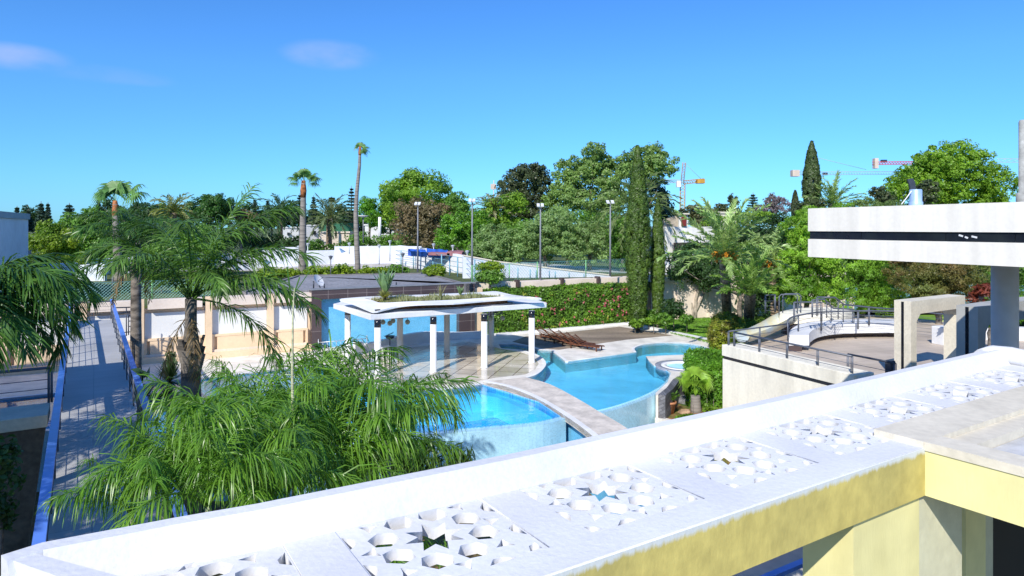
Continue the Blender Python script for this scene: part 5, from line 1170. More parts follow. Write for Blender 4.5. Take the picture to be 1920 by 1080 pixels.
# feather palm in the middle left
def feather_palm(label, hub, base_z, trunk_r, specs, m, L, ll, lw, hang, nl=60, name='feather_palm', seed=1, plum=.3, lean=(0, 0), bark=TRUNK, shaft=True, ang=55, segs=3, cat='palm tree'):
    hub = Vector(hub); t = thing(name, label, cat, (hub.x + lean[0], hub.y + lean[1], base_z)); pr = random.Random(seed)
    DEADM = leafmat('dead_frond', (.22, .15, .07)); dm = frond_mesh(('dead', L), DEADM, L=L * .7, e0=-.9, bend=.6, nl=34, ll=ll * .7, lw=lw * .8, hang=1.6, seed=77, plum=.5)
    for q_ in range(2): add_frond(t, dm, hub - Vector((0, 0, .25)), seed + q_ * 2.3, .9)
    b = Vector((hub.x + lean[0], hub.y + lean[1], base_z)); H = hub.z - base_z; pts = []; rs = []
    for i in range(15):
        q = i / 14; p = b.lerp(hub, q); pts.append(p); r = trunk_r * (1.15 - .25 * q) * (1 + .06 * pr.uniform(-1, 1)); rs.append(r * (.62 if (shaft and q > .86) else 1))
    MB().tube(pts, rs, 12).build('trunk', bark, t)
    if shaft:
        bo = MB()
        for i in range(9):          # old leaf bases round the top of the trunk
            a = i * 2.4; p = b.lerp(hub, .80 + .006 * i); d = Vector((math.cos(a), math.sin(a), 0))
            bo.beam(p + d * trunk_r * .8, p + d * trunk_r * 1.35 + Vector((0, 0, .42)), .16, .05)
        bo.build('leaf_bases', bark, t)
    for i, (az, e0, bend, sc) in enumerate(specs):
        me = frond_mesh((label[:12], round(e0, 1), round(bend, 1), m.name), m, L=L, e0=e0, bend=bend, nl=nl, ll=ll, lw=lw, hang=hang, seed=seed * 50 + i, plum=plum, ang=ang, segs=segs)
        add_frond(t, me, hub + Vector((math.cos(az), math.sin(az), 0)) * trunk_r * .3 + Vector((0, 0, .05 * (i % 3))), az, sc)
    return t
R = math.radians
hubA = Dp(358, 560, 13.5)
sp = []
pr = random.Random(5)
for i in range(12):
    az = i * 2.399 + .3; lev = i / 12
    e0 = R(86 - 50 * lev); bend = R(70 + 45 * pr.random()); sp.append((az, round(e0, 1), round(bend, 1), pr.uniform(.85, 1.1)))
sp += [(R(40), 1.3, .5, 1.1), (R(-5), .9, 1.5, 1.2), (R(8), 1.2, 1.2, 1.2), (R(-15), .6, 1.5, 1.15), (R(175), .9, 1.6, .9), (R(15), .3, 1.3, 1.15), (R(-3), -.1, 1.4, 1.0)]
feather_palm('dark feathery palm with a rough thick trunk right of the raised walkway', hubA, -2.2, .195, sp, leafmat('queen_palm_leaf_sun_tone', (.09, .185, .03), vs=1.2, trans=.3, rough=.38), 2.4, .60, .028, 1.1, nl=64, seed=3, plum=.35, bark=mat('queen_palm_bark', (.16, .14, .12), .9, .3, 1.5, bump=1, bs=5, stretch=(1, 1, 4)))  # lighter copy of the queen palm leaf, sunlight put into its colour
for hx, hy, lb in ((-8.6, 3.6, 'feathery palm left of the walkway, nearest the house'), (-10.8, 7.6, 'feathery palm left of the walkway, second from the house'), (-12.6, 11.4, 'feathery palm left of the walkway, farthest from the house'), (-9.8, -.5, 'feathery palm standing close against the house')):  # unseen palms added to break the walkway shade into streaks
    sp = [(i * 2.399 + hx, round(R(80 - 62 * i / 22), 1), 1.6, 1.0) for i in range(22)]
    feather_palm(lb, (hx, hy, 7.4), -2.2, .2, sp, PL_DARK, 2.5, .6, .045, .9, nl=50, seed=17, plum=.35)
hubC = Dp(255, 470, 22); sp = []
for i in range(18): sp.append((i * 2.399, round(R(86 - 55 * i / 18), 1), round(R(90 + 40 * pr.random()), 1), pr.uniform(.7, .9)))
feather_palm('dark feathery palm rising over the end of the walkway, before the fan palm', hubC, 2.9 - 2, .16, sp, PL_DARK, 2.6, .62, .036, 1.0, nl=56, seed=14, plum=.35)
# left edge palm hanging into the picture
hubD = Dp(-60, 560, 10.0); sp = []
for i in range(16): sp.append((i * 2.399 + .5, round(R(62 - 70 * i / 16), 1), round(R(90 + 50 * pr.random()), 1), pr.uniform(.85, 1.05)))
sp += [(R(-8), .6, 1.9, 1.0), (R(12), .3, 1.8, 1.0), (R(-22), .1, 1.5, .95), (R(28), .7, 1.9, 1.05), (R(0), -.1, 1.3, .85)]
feather_palm('palm at the left edge whose drooping fronds hang over the walkway', hubD, -2.2, .16, sp, PL_DARK, 1.75, .62, .030, 1.2, nl=66, seed=21, plum=.3)
# areca / bright clump in the foreground
def clump(label, base, hubs, m, L, ll, lw, hang, seed, cane=True, nl=46):
    t = thing('areca_palm', label, 'palm', tuple(base)); pr = random.Random(seed); cn_ = MB()
    for j, (h, n, scl) in enumerate(hubs):
        h = Vector(h); b = Vector(base) + Vector((pr.uniform(-.4, .4), pr.uniform(-.4, .4), 0)); pts = [b, b.lerp(h, .5) + Vector((pr.uniform(-.1, .1), 0, .2)), h]; cn_.tube(pts, [.045, .04, .03], 8)
        for i in range(n):
            e0 = round(R(pr.uniform(45, 88)), 1); bend = round(R(pr.uniform(60, 125)), 1); me = frond_mesh((label[:14], e0, bend, m.name), m, L=L, e0=e0, bend=bend, nl=nl, ll=ll, lw=lw, hang=hang, seed=seed * 31 + i, plum=.45, ang=50)
            add_frond(t, me, h, i * 2.399 + j + pr.uniform(-.3, .3), scl * pr.uniform(.8, 1.1))
    cn_.build('canes', PALE, t); return t
AK = dict(L=1.8, ll=.68, lw=.021, hang=1.9)
clump('bright green areca palm clump with arching fronds at the front of the pool', (-2.0, 8.8, -2.2), [(Dp(640, 830, 8.6), 9, 1.0), (Dp(730, 815, 9.3), 8, .85), (Dp(560, 880, 8.0), 8, .9), (Dp(690, 880, 8.2), 8, .8), (Dp(620, 930, 7.6), 8, .75)], PL_BRIGHT, seed=4, nl=58, **AK)
clump('bright green areca palm clump beside the dark palm trunk', (-4.0, 9.6, -2.2), [(Dp(470, 815, 9.6), 9, .95), (Dp(520, 850, 8.6), 8, .95), (Dp(430, 890, 7.6), 8, .8), (Dp(500, 935, 6.8), 9, .75), (Dp(540, 920, 8.6), 8, .8)], PL_BRIGHT, seed=6, nl=58, **AK)
clump('bright green areca palm clump spilling over the near end of the walkway', (-3.9, 6.6, -2.2), [(Dp(310, 935, 6.6), 9, .72), (Dp(390, 950, 6.2), 8, .7), (Dp(245, 965, 6.4), 6, .6)], PL_BRIGHT, seed=8, nl=58, **AK)
clump('low green areca clump glimpsed through the pierced canopy', (-1.3, 7.4, -2.2), [((-.9, 7.4, 2.55), 10, .7), ((-2.6, 7.2, 2.5), 10, .7), ((.3, 7.7, 2.5), 10, .7), ((-1.8, 7.9, 2.5), 9, .7), ((-3.3, 6.6, 2.4), 9, .7)], PL_BRIGHT, seed=12, **AK)
# ringed canes standing free
cn2 = thing('palm_cane', 'thin pale ringed cane rising among the bright fronds to the wall top', 'cane', tuple(Dp(551, 960, 7.5)))
mb = MB(); pts = [Dp(551, 1000, 7.4), Dp(550, 850, 7.5), Dp(548, 700, 7.6), Dp(549, 590, 7.7), Dp(552, 540, 7.8)]; mb.tube(pts, [.022, .020, .016, .010, .005], 8)
for i in range(26): p = Dp(550.5 - 2 * i / 26, 980 - 13 * i, 7.5); mb.tube([p - Vector((0, 0, .006)), p + Vector((0, 0, .006))], .024 - .0005 * i, 8)
mb.build('stem', PALE, cn2)
mb = MB()
for (u0, v0, u1, v1) in ((556, 545, 580, 510), (548, 575, 538, 500), (549, 560, 562, 520)): mb.beam(Dp(u0, v0, 7.8), Dp(u1, v1, 7.9), .018, .004)
mb.build('spear_leaf', PL_BRIGHT, cn2)

# fan palms, tall
def fan_leaf(rng, p0, d, pl, r, V, Q, n=26, seglen=1.0):
    d = d / np.linalg.norm(d); s = np.cross(d, [0, 0, 1.0]); s /= np.linalg.norm(s) + 1e-9; u = np.cross(s, d); c = p0 + d * pl
    b0 = len(V); w = .02
    for q in (p0, c): V += [q - s * w, q + s * w]
    Q.append((b0, b0 + 1, b0 + 3, b0 + 2))
    for k in range(n):
        a = (k / (n - 1) - .5) * math.radians(230); dd = d * math.cos(a) + s * math.sin(a) + u * (.18 * abs(math.sin(a * 2)) - .1); dd /= np.linalg.norm(dd)
        l = r * rng.uniform(.85, 1.1); ww = r * .055; wv = np.cross(dd, u); wv /= np.linalg.norm(wv) + 1e-9; p = c.copy(); b = len(V)
        for j, (f, wd) in enumerate(((0, .3), (.45, 1), (.78, .7), (1.05, .05))):
            dr = dd + np.array([0, 0, -1]) * (.55 * f * f); q = c + dr * l * f; V += [q - wv * ww * wd, q + wv * ww * wd]
        for j in range(3): Q.append((b + 2 * j, b + 2 * j + 1, b + 2 * j + 3, b + 2 * j + 2))
def fan_palm(label, pts_px, d, zb, r_top, r_bot, leavespec, m=None, orange=1.0, name='fan_palm', R_leaf=1.0, pet=.9, seed=2):
    rng = np.random.default_rng(seed); pts = [Dp(u, v, d) for u, v in pts_px]; base = pts[0]; t = thing(name, label, 'palm tree', tuple(base))
    P = smooth_line(pts, 5); n = len(P)
    # keep heights
    P = []; 
    for i in range(len(pts) - 1):
        for j in range(6): P.append(pts[i].lerp(pts[i + 1], j / 6))
    P.append(pts[-1]); n = len(P)
    MB().tube(P, [r_bot + (r_top - r_bot) * i / (n - 1) for i in range(n)], 10).build('trunk', PALMTRUNK, t)
    if orange > 0:
        up = (P[-1] - P[-2]).normalized(); MB().tube([P[-1] - up * orange, P[-1] - up * orange * .5, P[-1] + up * .25], [r_top * 1.12, r_top * 1.35, r_top * .8], 10).build('leaf_base_skirt', mat('orange_leaf_bases', (.38, .14, .05), .8, .3, 4, fine=(10, .3)), t)
    V = []; Q = []; c = np.array(P[-1])
    for (az, el, s_) in leavespec:
        az, el = math.radians(az), math.radians(el); dv = np.array([math.cos(az) * math.cos(el), math.sin(az) * math.cos(el) * .8, math.sin(el)]); fan_leaf(rng, c, dv, pet * s_, R_leaf * s_, V, Q)
    npmesh('crown', np.array(V), np.array(Q), m or PL_FAN, t, off=tuple(base)); return t
spec = [(170, 28, 1.1), (150, 55, 1), (95, 80, 1.1), (60, 65, 1), (25, 45, 1.1), (0, 25, 1.15), (-20, 35, 1), (10, 5, .9), (190, 5, .8), (100, 50, .9), (-60, 60, 1), (230, 45, .9)]
fan_palm('shorter tall fan palm with a thick straight trunk and an orange neck', [(567, 516), (568, 430), (569, 344)], 56, NG, .20, .36, spec, R_leaf=.72, pet=.85, orange=1.2)
spec = [(100, 60, 1), (60, 50, 1), (20, 25, 1.1), (0, 0, 1), (130, 75, .9), (160, 60, .8), (-20, -30, .9), (30, -10, .8), (90, 85, 1)]
fan_palm('very tall thin fan palm with a leaning trunk and small crown', [(671, 512), (668, 430), (667, 400), (669, 360), (674, 310), (675, 280)], 56, NG, .11, .24, spec, R_leaf=.55, pet=.35, orange=.5, seed=5)
spec = [(140, 62, 1.1), (160, 35, 1), (100, 75, 1.1), (70, 60, 1.15), (40, 45, 1.3), (20, 30, 1.2), (120, 50, .9), (180, 50, .9), (200, 40, .8), (60, 78, 1)]
fan_palm('fan palm with an orange neck and a thick grey trunk behind the chain link fence', [(223, 530), (220, 470), (217, 410), (216, 383)], 44, NG, .16, .30, spec, R_leaf=.95, pet=1.05, orange=1.0, seed=7)
fan_palm('grey palm trunk behind the chain link fence, its crown hidden in fronds', [(262, 532), (260, 480), (258, 430)], 40, NG, .14, .18, [(a, 30, 1) for a in range(0, 360, 60)], R_leaf=.7, pet=.5, orange=0, seed=8)
spec = [(a, e, 1) for a in range(0, 360, 45) for e in (40, 5, -25)] + [(0, 88, 1)]
fan_palm('small far palm with a thin trunk and round crown between the tall palms', [(622, 440), (622, 405), (622, 374)], 105, NG, .12, .2, spec, R_leaf=.5, pet=.25, orange=0, seed=9, m=leafmat('far_palm_leaf', (.10, .13, .05)))

# date palms
def date_palm(label, hub, base, r, n, L, ll, lw, m, seed, e_rng=(85, -25), bend=(40, 90), orange=True, nl=50, hang=.25, skirt=False, name='date_palm', far=False, dead=0):
    hub = Vector(hub); base = Vector(base); t = thing(name, label, 'palm tree', tuple(base)); pr = random.Random(seed)
    mb = MB(); k = 26
    for i in range(k):          # rows of cut leaf bases make the trunk rough
        q = i / (k - 1); p = base.lerp(hub, q * .97); rr = r * (1.1 - .15 * q); mb.lathe(p, [(rr * .9, 0), (rr * 1.12, (hub - base).length / k * .8), (rr * .9, (hub - base).length / k * 1.02)], 10)
    mb.build('trunk', mat('date_palm_bark', (.30, .23, .16), .9, .3, 5, fine=(16, .5), bump=1, bs=12), t)
    V = []; Q = []; 
    for i in range(n):
        f = i / n; e0 = R(e_rng[0] + (e_rng[1] - e_rng[0]) * f + pr.uniform(-8, 8)); bd_ = R(pr.uniform(*bend)); az = i * 2.399 + pr.uniform(-.2, .2)
        if far:
            v, q = frond_np(L * pr.uniform(.85, 1.1), e0, bd_, nl, ll, lw, hang, seed * 99 + i, plum=.25, ang=42, pet=.1, segs=2); v = rotz(v, az) + np.array(hub); Q.append(q + sum(len(x) for x in V)); V.append(v)
        else:
            e0 = round(e0 * 5) / 5; bd_ = round(bd_ * 4) / 4
            me = frond_mesh((label[:16], e0, bd_), m, L=L, e0=e0, bend=bd_, nl=nl, ll=ll, lw=lw, hang=hang, seed=seed * 99 + i, plum=.3, ang=42, pet=.1, segs=2); add_frond(t, me, hub, az, pr.uniform(.85, 1.08))
    if far: npmesh('crown', np.concatenate(V), np.concatenate(Q), m, t, off=tuple(base))
    if orange:
        mb = MB()
        for i in range(80):
            a = pr.uniform(0, 6.28); r_ = pr.uniform(.3, .75); p = hub + Vector((math.cos(a) * .1, math.sin(a) * .1, .1)); mb.tube([p, p + Vector((math.cos(a) * r_ * .6, math.sin(a) * r_ * .6, .35)), p + Vector((math.cos(a) * r_, math.sin(a) * r_, pr.uniform(-.3, .25)))], .028, 4)
        mb.build('fruit_stalks', ORANGE, t)
    return t
date_palm('large date palm with orange fruit stalks left of the round terrace', Dp(1358, 487, 37), G(1363, 600), .30, 38, 3.7, .46, .085, PL_DATE, 31, e_rng=(90, 5), bend=(25, 62))
date_palm('shorter date palm with upright fronds just right of the fruiting one', Dp(1407, 555, 35.5), G(1404, 612), .30, 26, 2.5, .38, .075, leafmat('date_palm_leaf_green', (.20, .32, .07)), 32, e_rng=(88, 15), bend=(25, 60), orange=False)
date_palm('third date palm in the shade behind, left of the pepper trees', Dp(1450, 500, 42), Vector((16.7, 42, 0)), .3, 26, 3.6, .42, .075, PL_DATE, 33, bend=(40, 80))
date_palm('date palm with arching fronds behind the tall cypress', Dp(1190, 395, 62), Dp(1190, 520, 62), .45, 42, 5.0, .7, .09, leafmat('date_far', (.17, .23, .08)), 34, far=True, nl=34, bend=(60, 110), orange=False)
date_palm('spiky far date palm before the long stretch of trees, mid left', Dp(617, 412, 95), Dp(617, 460, 95), .4, 34, 4.5, .7, .14, leafmat('date_far2', (.15, .19, .09)), 35, far=True, nl=26, orange=False)
date_palm('spiky pale far palm left of the dark pine', Dp(925, 398, 80), Dp(925, 450, 80), .4, 30, 3.0, .5, .12, leafmat('dry_palm', (.28, .27, .14)), 36, far=True, nl=22, orange=False, e_rng=(88, 0))
date_palm('far date palm with stiff fronds right of the far cypress', Dp(1562, 385, 60), Dp(1562, 450, 60), .35, 30, 3.0, .5, .08, PL_DATE, 37, far=True, nl=30, orange=False, e_rng=(88, -10), bend=(20, 70))
date_palm('dark palm among far trees above the green screen house', Dp(525, 400, 100), Dp(525, 450, 100), .4, 26, 4.5, .8, .14, leafmat('far_dark_palm', (.07, .13, .05)), 38, far=True, nl=22, orange=False, bend=(70, 120))
date_palm('yellowish palm among trees behind the feathery palms', Dp(325, 400, 60), Dp(325, 470, 60), .3, 26, 2.6, .5, .10, leafmat('yellow_palm', (.22, .24, .07)), 39, far=True, nl=22, orange=False, bend=(50, 100))

# ================================================================ TREES
G_BR = leafmat('leaf_bright', (.19, .31, .030), c2=(.09, .19, .02), vs=.35)
G_MD = leafmat('leaf_mid', (.13, .26, .035), c2=(.07, .15, .02), vs=.35)
G_DK = leafmat('leaf_dark', (.045, .095, .025), c2=(.02, .05, .015), vs=.35)
G_BL = leafmat('leaf_bluish', (.05, .09, .06), c2=(.03, .055, .04), vs=.35, trans=.15)
G_OL = leafmat('leaf_olive', (.23, .34, .12), c2=(.14, .22, .07), vs=.35)
G_EU = leafmat('leaf_gum', (.19, .29, .075), c2=(.11, .18, .05), vs=.3)
G_BN = leafmat('leaf_brownish', (.20, .15, .08), c2=(.11, .10, .045), vs=.35)
G_YL = leafmat('leaf_lime', (.22, .30, .02), c2=(.10, .18, .015), vs=.35)
G_LI = leafmat('leaf_lilac', (.24, .20, .26), c2=(.14, .11, .09), vs=.35)
G_RD = leafmat('leaf_russet', (.13, .16, .04), c2=(.15, .085, .03), vs=.5)
G_PP = leafmat('leaf_pepper', (.24, .40, .04), c2=(.10, .22, .02), vs=.35)
G_PN = leafmat('leaf_pine', (.055, .075, .025), c2=(.03, .04, .018), vs=.35, trans=.15)
g = 2.9
# left
tree('low lime green bush-like tree beside the bluish house wall', [(75, 470, 34, 36), (108, 455, 34, 40), (130, 490, 26, 24), (85, 435, 20)], 55, g, G_YL)
tree('dense green tree behind the lime green one at the left', [(150, 440, 42, 44), (185, 465, 36, 46), (170, 410, 26)], 66, g, G_MD)
tree('dark tree behind the left fan palm trunk', [(235, 440, 40, 50), (200, 425, 30), (285, 435, 40, 50), (320, 455, 32, 40)], 72, g, G_DK)
tree('bushy green tree behind the dark feathery palm', [(330, 470, 42, 40), (290, 480, 36, 34), (375, 460, 40, 42)], 56, g, G_MD)
tree('rounded dark green tree standing above the feathery palms', [(378, 388, 32, 28), (412, 385, 28, 26), (352, 400, 22), (395, 420, 36, 34)], 85, g, leafmat('leaf_deep', (.05, .13, .02), c2=(.03, .07, .015)))
tree('brownish scrubby tree behind the light feathery palm', [(432, 405, 24, 20), (460, 410, 22, 22)], 88, g, G_BN)
for i, (u, v, w, h, m, lb) in enumerate(((62, 405, 20, 22, G_DK, 'dark low tree just right of the bluish house wall'), (205, 398, 24, 22, G_DK, 'dark far tree behind the left fan palm'), (265, 395, 26, 20, G_DK, 'far dark tree right of the left fan palm crown'), (305, 400, 22, 22, G_MD, 'far green tree left of the yellowish palm'), (475, 402, 24, 22, G_DK, 'far dark tree among the araucarias, left'), (510, 405, 24, 22, G_MD, 'far mid green tree left of the shorter tall palm'), (545, 400, 24, 24, G_DK, 'far dark tree just left of the shorter tall palm'), (590, 412, 24, 22, G_DK, 'far dark tree just right of the shorter tall palm'), (640, 408, 24, 24, G_DK, 'far dark tree left of the taller palm'), (660, 420, 26, 22, G_DK, 'dark tree behind the taller palm trunk'), (590, 432, 20, 12, G_MD, 'low green trees round the spiky far palm'))):
    tree(lb, [(u, v, w, h), (u + w * .5, v + 8, w * .7, h * .7), (u - w * .5, v + 10, w * .7, h * .8)], 118 + 3 * (i % 4), g, m)
def conifer(label, u, vt, vb, w, d, m=G_BL, seed=1, tiers=9, name='conifer', open_=False):
    t = thing(name, label, 'tree', tuple(Dp(u, vb, d))); rng = np.random.default_rng(seed); a = Dp(u, vb, d); b = Dp(u, vt, d); H = b.z - a.z
    MB().tube([a, b], [w / F * d * .10, .04], 6).build('trunk', TRUNK, t); C = []; Nn = []; Rm = w / F * d
    for i in range(tiers):
        q = .08 + .9 * i / tiers; r = Rm * (1 - q) ** .75 * rng.uniform(.85, 1.1); z = a.z + H * q; nb_ = 7 if open_ else 11
        for k in range(nb_):
            az = k * 6.283 / nb_ + i * .7; n = 26 if open_ else 34
            s = rng.uniform(.15, 1, n); px_ = a.x + math.cos(az) * r * s; py_ = a.y + math.sin(az) * r * s; pz_ = z + (.16 if open_ else -.22) * r * s ** 2 + rng.normal(0, .03 * H / tiers * 4 * (.3 if open_ else 1), n)
            wd = rng.normal(0, r * .08, (n, 2)); C.append(np.stack([px_ + wd[:, 0], py_ + wd[:, 1], pz_], 1)); Nn.append(np.tile([0, 0, 1.], (n, 1)) + rng.normal(0, .3, (n, 3)))
    V, Q = leaves(rng, np.concatenate(C), np.concatenate(Nn), max(.12, d * .0040), 2.2, .5); npmesh('crown', V, Q, m, t, off=tuple(a)); return t
conifer('dark pointed conifer nearest the bluish house wall', 32, 386, 430, 10, 95, seed=1)
conifer('taller of two dark pointed conifers standing together at the left', 77, 377, 440, 13, 95, seed=2)
conifer('thinner dark pointed conifer beside the taller one at the left', 90, 379, 430, 8, 95, seed=3)
conifer('dark spreading conifer left of the green trees', 130, 380, 430, 20, 96, seed=4, tiers=8)
conifer('dark conifer low behind the bluish house roof', 53, 392, 435, 10, 97, seed=5)
for i, (u, vt, w, lb) in enumerate(((185, 372, 9, 'tiered araucaria just left of the fan palm crown'), (478, 372, 9, 'tiered araucaria behind the light feathery palm'), (502, 374, 9, 'tiered araucaria left of the dark far palm'), (530, 376, 9, 'small tiered araucaria left of the shorter tall palm'), (562, 362, 13, 'dark tiered araucaria hidden behind the shorter tall palm'), (588, 366, 9, 'slim tiered araucaria just right of the shorter tall palm'), (659, 348, 14, 'tallest tiered araucaria, left of the taller palm'), (1412, 361, 20, 'tiered araucaria above the date palms'))):
    conifer(lb, u, vt, 420, w, 112 if u < 1000 else 95, G_BL, 10 + i, 11, 'araucaria', True)
# centre
tree('large bright green tree with a broad crown, tallest right of the taller palm', [(790, 355, 52, 36), (752, 370, 40, 36), (820, 375, 34, 34), (775, 340, 26, 20), (832, 395, 24, 26), (765, 410, 46, 40)], 100, g, G_BR, extra=3)
tree('smaller green lobe of trees left of the large bright green tree', [(728, 362, 20, 18), (738, 385, 28, 28), (720, 410, 26, 30)], 102, g, G_MD)
tree('bright weeping green tree behind the taller palm trunk', [(690, 385, 20, 16), (685, 400, 16, 18), (700, 410, 16, 20)], 98, g, leafmat('leaf_weep', (.12, .30, .02)), hang=1.5, aspect=3.5)
tree('brownish grey bushy tree behind the leftmost floodlight pole', [(772, 400, 30, 32), (800, 415, 36, 36), (765, 430, 30, 34), (825, 405, 30, 28), (815, 445, 36, 26)], 82, g, G_BN, extra=3)
tree('mid green tree right of the brownish one', [(858, 385, 26, 24), (842, 400, 24, 26), (872, 410, 26, 26)], 84, g, G_MD)
tree('bright green bushy tree in front of the second floodlight pole', [(858, 430, 36, 36), (880, 445, 32, 34), (840, 455, 34, 28), (895, 420, 24, 26)], 74, g, leafmat('leaf_fresh', (.13, .28, .02), c2=(.06, .15, .015)))
tree('bright green tree left of the dark pine', [(935, 395, 34, 30), (965, 385, 24, 30), (910, 420, 30, 28), (950, 430, 34, 30)], 80, g, G_BR)
tree('dark tall pine with a ragged rounded top', [(985, 345, 44, 36), (960, 352, 30, 26), (1015, 350, 26, 34), (978, 322, 24, 15), (1005, 320, 20, 15), (975, 385, 44, 34), (1010, 395, 34, 34)], 88, g, G_PN, clump=.24, nclump=44)
tree('big gum tree with several billowing crowns, tallest in the centre', [(1112, 282, 24, 18), (1120, 308, 38, 34), (1068, 318, 30, 28), (1098, 340, 44, 40), (1140, 330, 34, 36), (1060, 350, 34, 34), (1150, 365, 34, 36), (1090, 385, 46, 40), (1045, 390, 36, 34), (1130, 405, 40, 34)], 86, g, G_EU, clump=.24, nclump=40, extra=3)
tree('gum tree crown reaching out right of the tall cypress', [(1230, 288, 26, 22), (1236, 310, 34, 26), (1205, 300, 30, 30), (1250, 318, 18, 14), (1210, 330, 30, 24), (1175, 310, 26, 28)], 84, g, G_EU, clump=.24, nclump=40)
tree('dark bluish tree hanging right of the tall cypress', [(1236, 350, 18, 20), (1244, 375, 14, 24), (1225, 365, 22, 30), (1250, 400, 20, 20)], 90, g, G_BL)
tree('green bushes filling in behind the olive trees', [(1030, 440, 50, 36), (1090, 430, 50, 34), (1150, 430, 40, 34), (985, 440, 40, 30)], 76, g, G_MD, extra=3)
tree('grey green olive tree beside the second floodlight pole, left of the others', [(930, 455, 38, 34), (905, 470, 28, 28), (960, 460, 34, 34), (940, 485, 44, 18)], 66, g, G_OL, aspect=3, clump=.24)
tree('broad olive tree in front of the dark pine', [(1020, 430, 40, 32), (1050, 425, 38, 34), (1000, 455, 34, 34), (1040, 465, 44, 30)], 65, g, G_OL, aspect=3, clump=.24)
tree('olive tree left of the floodlight pole nearest the cypress', [(1100, 445, 38, 34), (1075, 470, 36, 28), (1125, 465, 34, 30), (1140, 440, 24, 30)], 64, g, G_OL, aspect=3, clump=.24)
tree('small bushy tree between the floodlight pole and the tall cypress', [(1160, 450, 24, 34), (1170, 485, 22, 26)], 62, g, G_MD)
# right
tree('grey-green tree behind the ruined building and crane', [(1300, 395, 22, 14), (1320, 410, 26, 22), (1280, 405, 16, 14)], 90, g, leafmat('leaf_dull', (.16, .17, .08)), clump=.2)
tree('thin dark pointed tree behind the date palms', [(1374, 378, 11, 14), (1376, 400, 15, 18)], 96, g, G_PN)
tree('dark scrubby tree left of the thin dark one', [(1355, 392, 14, 12), (1340, 402, 16, 14)], 100, g, G_PN)
tree('lilac flowering jacaranda above the pepper trees', [(1450, 378, 22, 16), (1440, 395, 24, 18), (1465, 390, 20, 18)], 92, g, G_LI, clump=.2, cover=.6)
tree('bright lime bush beyond the date palms', [(1395, 410, 30, 14), (1430, 408, 24, 12), (1340, 415, 24, 14)], 72, g, G_BR)
tree('green bushes behind the date palms and round the side wall', [(1300, 480, 40, 30), (1420, 450, 44, 40), (1380, 470, 44, 44), (1470, 440, 40, 40)], 56, g, G_DK, extra=3)
tree('great round bright green tree with a domed crown beyond the upper roof', [(1795, 300, 46, 38), (1745, 305, 40, 34), (1840, 318, 40, 36), (1715, 335, 40, 36), (1770, 340, 60, 48), (1830, 355, 50, 44), (1865, 350, 30, 40), (1700, 365, 40, 34), (1850, 375, 44, 26), (1740, 368, 54, 30), (1670, 360, 22, 18)], 58, g, leafmat('leaf_plane', (.19, .32, .025), c2=(.10, .20, .015)), clump=.2, nclump=52, extra=4, tr=.4)
tree('dark brownish conifer in front of the great round tree', [(1740, 350, 18, 14), (1737, 370, 20, 22)], 48, g, G_PN, clump=.25)
tree('second dark bushy conifer left of the roof cowl', [(1650, 360, 16, 12), (1655, 375, 20, 16)], 50, g, G_PN)
# pepper trees behind the terrace, drooping
PG = 0.0
tree('weeping pepper tree at the left behind the terrace railings', [(1500, 430, 34, 34), (1530, 410, 34, 28), (1520, 470, 44, 48), (1490, 500, 30, 40), (1550, 510, 40, 44), (1500, 545, 40, 30), (1545, 550, 40, 30)], 40, PG, G_PP, hang=1.2, aspect=3.2, clump=.24, extra=3)
tree('weeping pepper tree in the middle behind the terrace railings', [(1590, 400, 36, 24), (1600, 440, 44, 44), (1580, 500, 44, 48), (1630, 510, 40, 46), (1560, 420, 34, 34), (1595, 555, 44, 32), (1650, 560, 40, 30), (1690, 570, 36, 26)], 39, PG, G_PP, hang=1.2, aspect=3.2, clump=.24, extra=3)
tree('tall pepper tree rising behind the upper roof edge', [(1650, 400, 40, 26), (1660, 440, 50, 50), (1670, 505, 36, 50), (1625, 385, 30, 16)], 41, PG, leafmat('leaf_pepper_grey', (.17, .25, .07)), hang=1.2, aspect=3.2, clump=.24, extra=2)
tree('russet brown hedge-like tree under the upper roof', [(1720, 510, 44, 40), (1770, 515, 44, 40), (1815, 510, 40, 40), (1745, 545, 40, 34), (1790, 548, 40, 30)], 36, PG, G_RD, hang=.8, aspect=3, clump=.24, extra=3)
tree('green shrub beside the big round column', [(1850, 510, 34, 44), (1900, 520, 34, 50), (1845, 560, 30, 34), (1910, 575, 30, 34)], 38, PG, G_MD, extra=2)
tree('dark trees filling the shade behind the side wall', [(1330, 510, 40, 40), (1270, 500, 30, 40), (1460, 520, 50, 50), (1440, 570, 40, 40)], 50, PG, G_DK, extra=2)
tree('dark red-leaved plant beside the big round column', [(1842, 545, 16, 14), (1836, 558, 14, 12)], 33, PG, leafmat('leaf_red', (.20, .05, .03)), leaf=.4, aspect=4, extra=0)
tree('pale lime shrub at the end of the terrace railing', [(1795, 590, 10, 9), (1780, 597, 9, 7)], 29, ZT, leafmat('leaf_agave', (.30, .36, .10)), name='shrub', cat='shrub', leaf=.2, extra=0)
tree('green shrub seen through the shaded square arch', [(1850, 600, 22, 14), (1875, 605, 16, 12)], 28, ZT - .2, G_MD, name='shrub', cat='shrub', leaf=.16, extra=0)

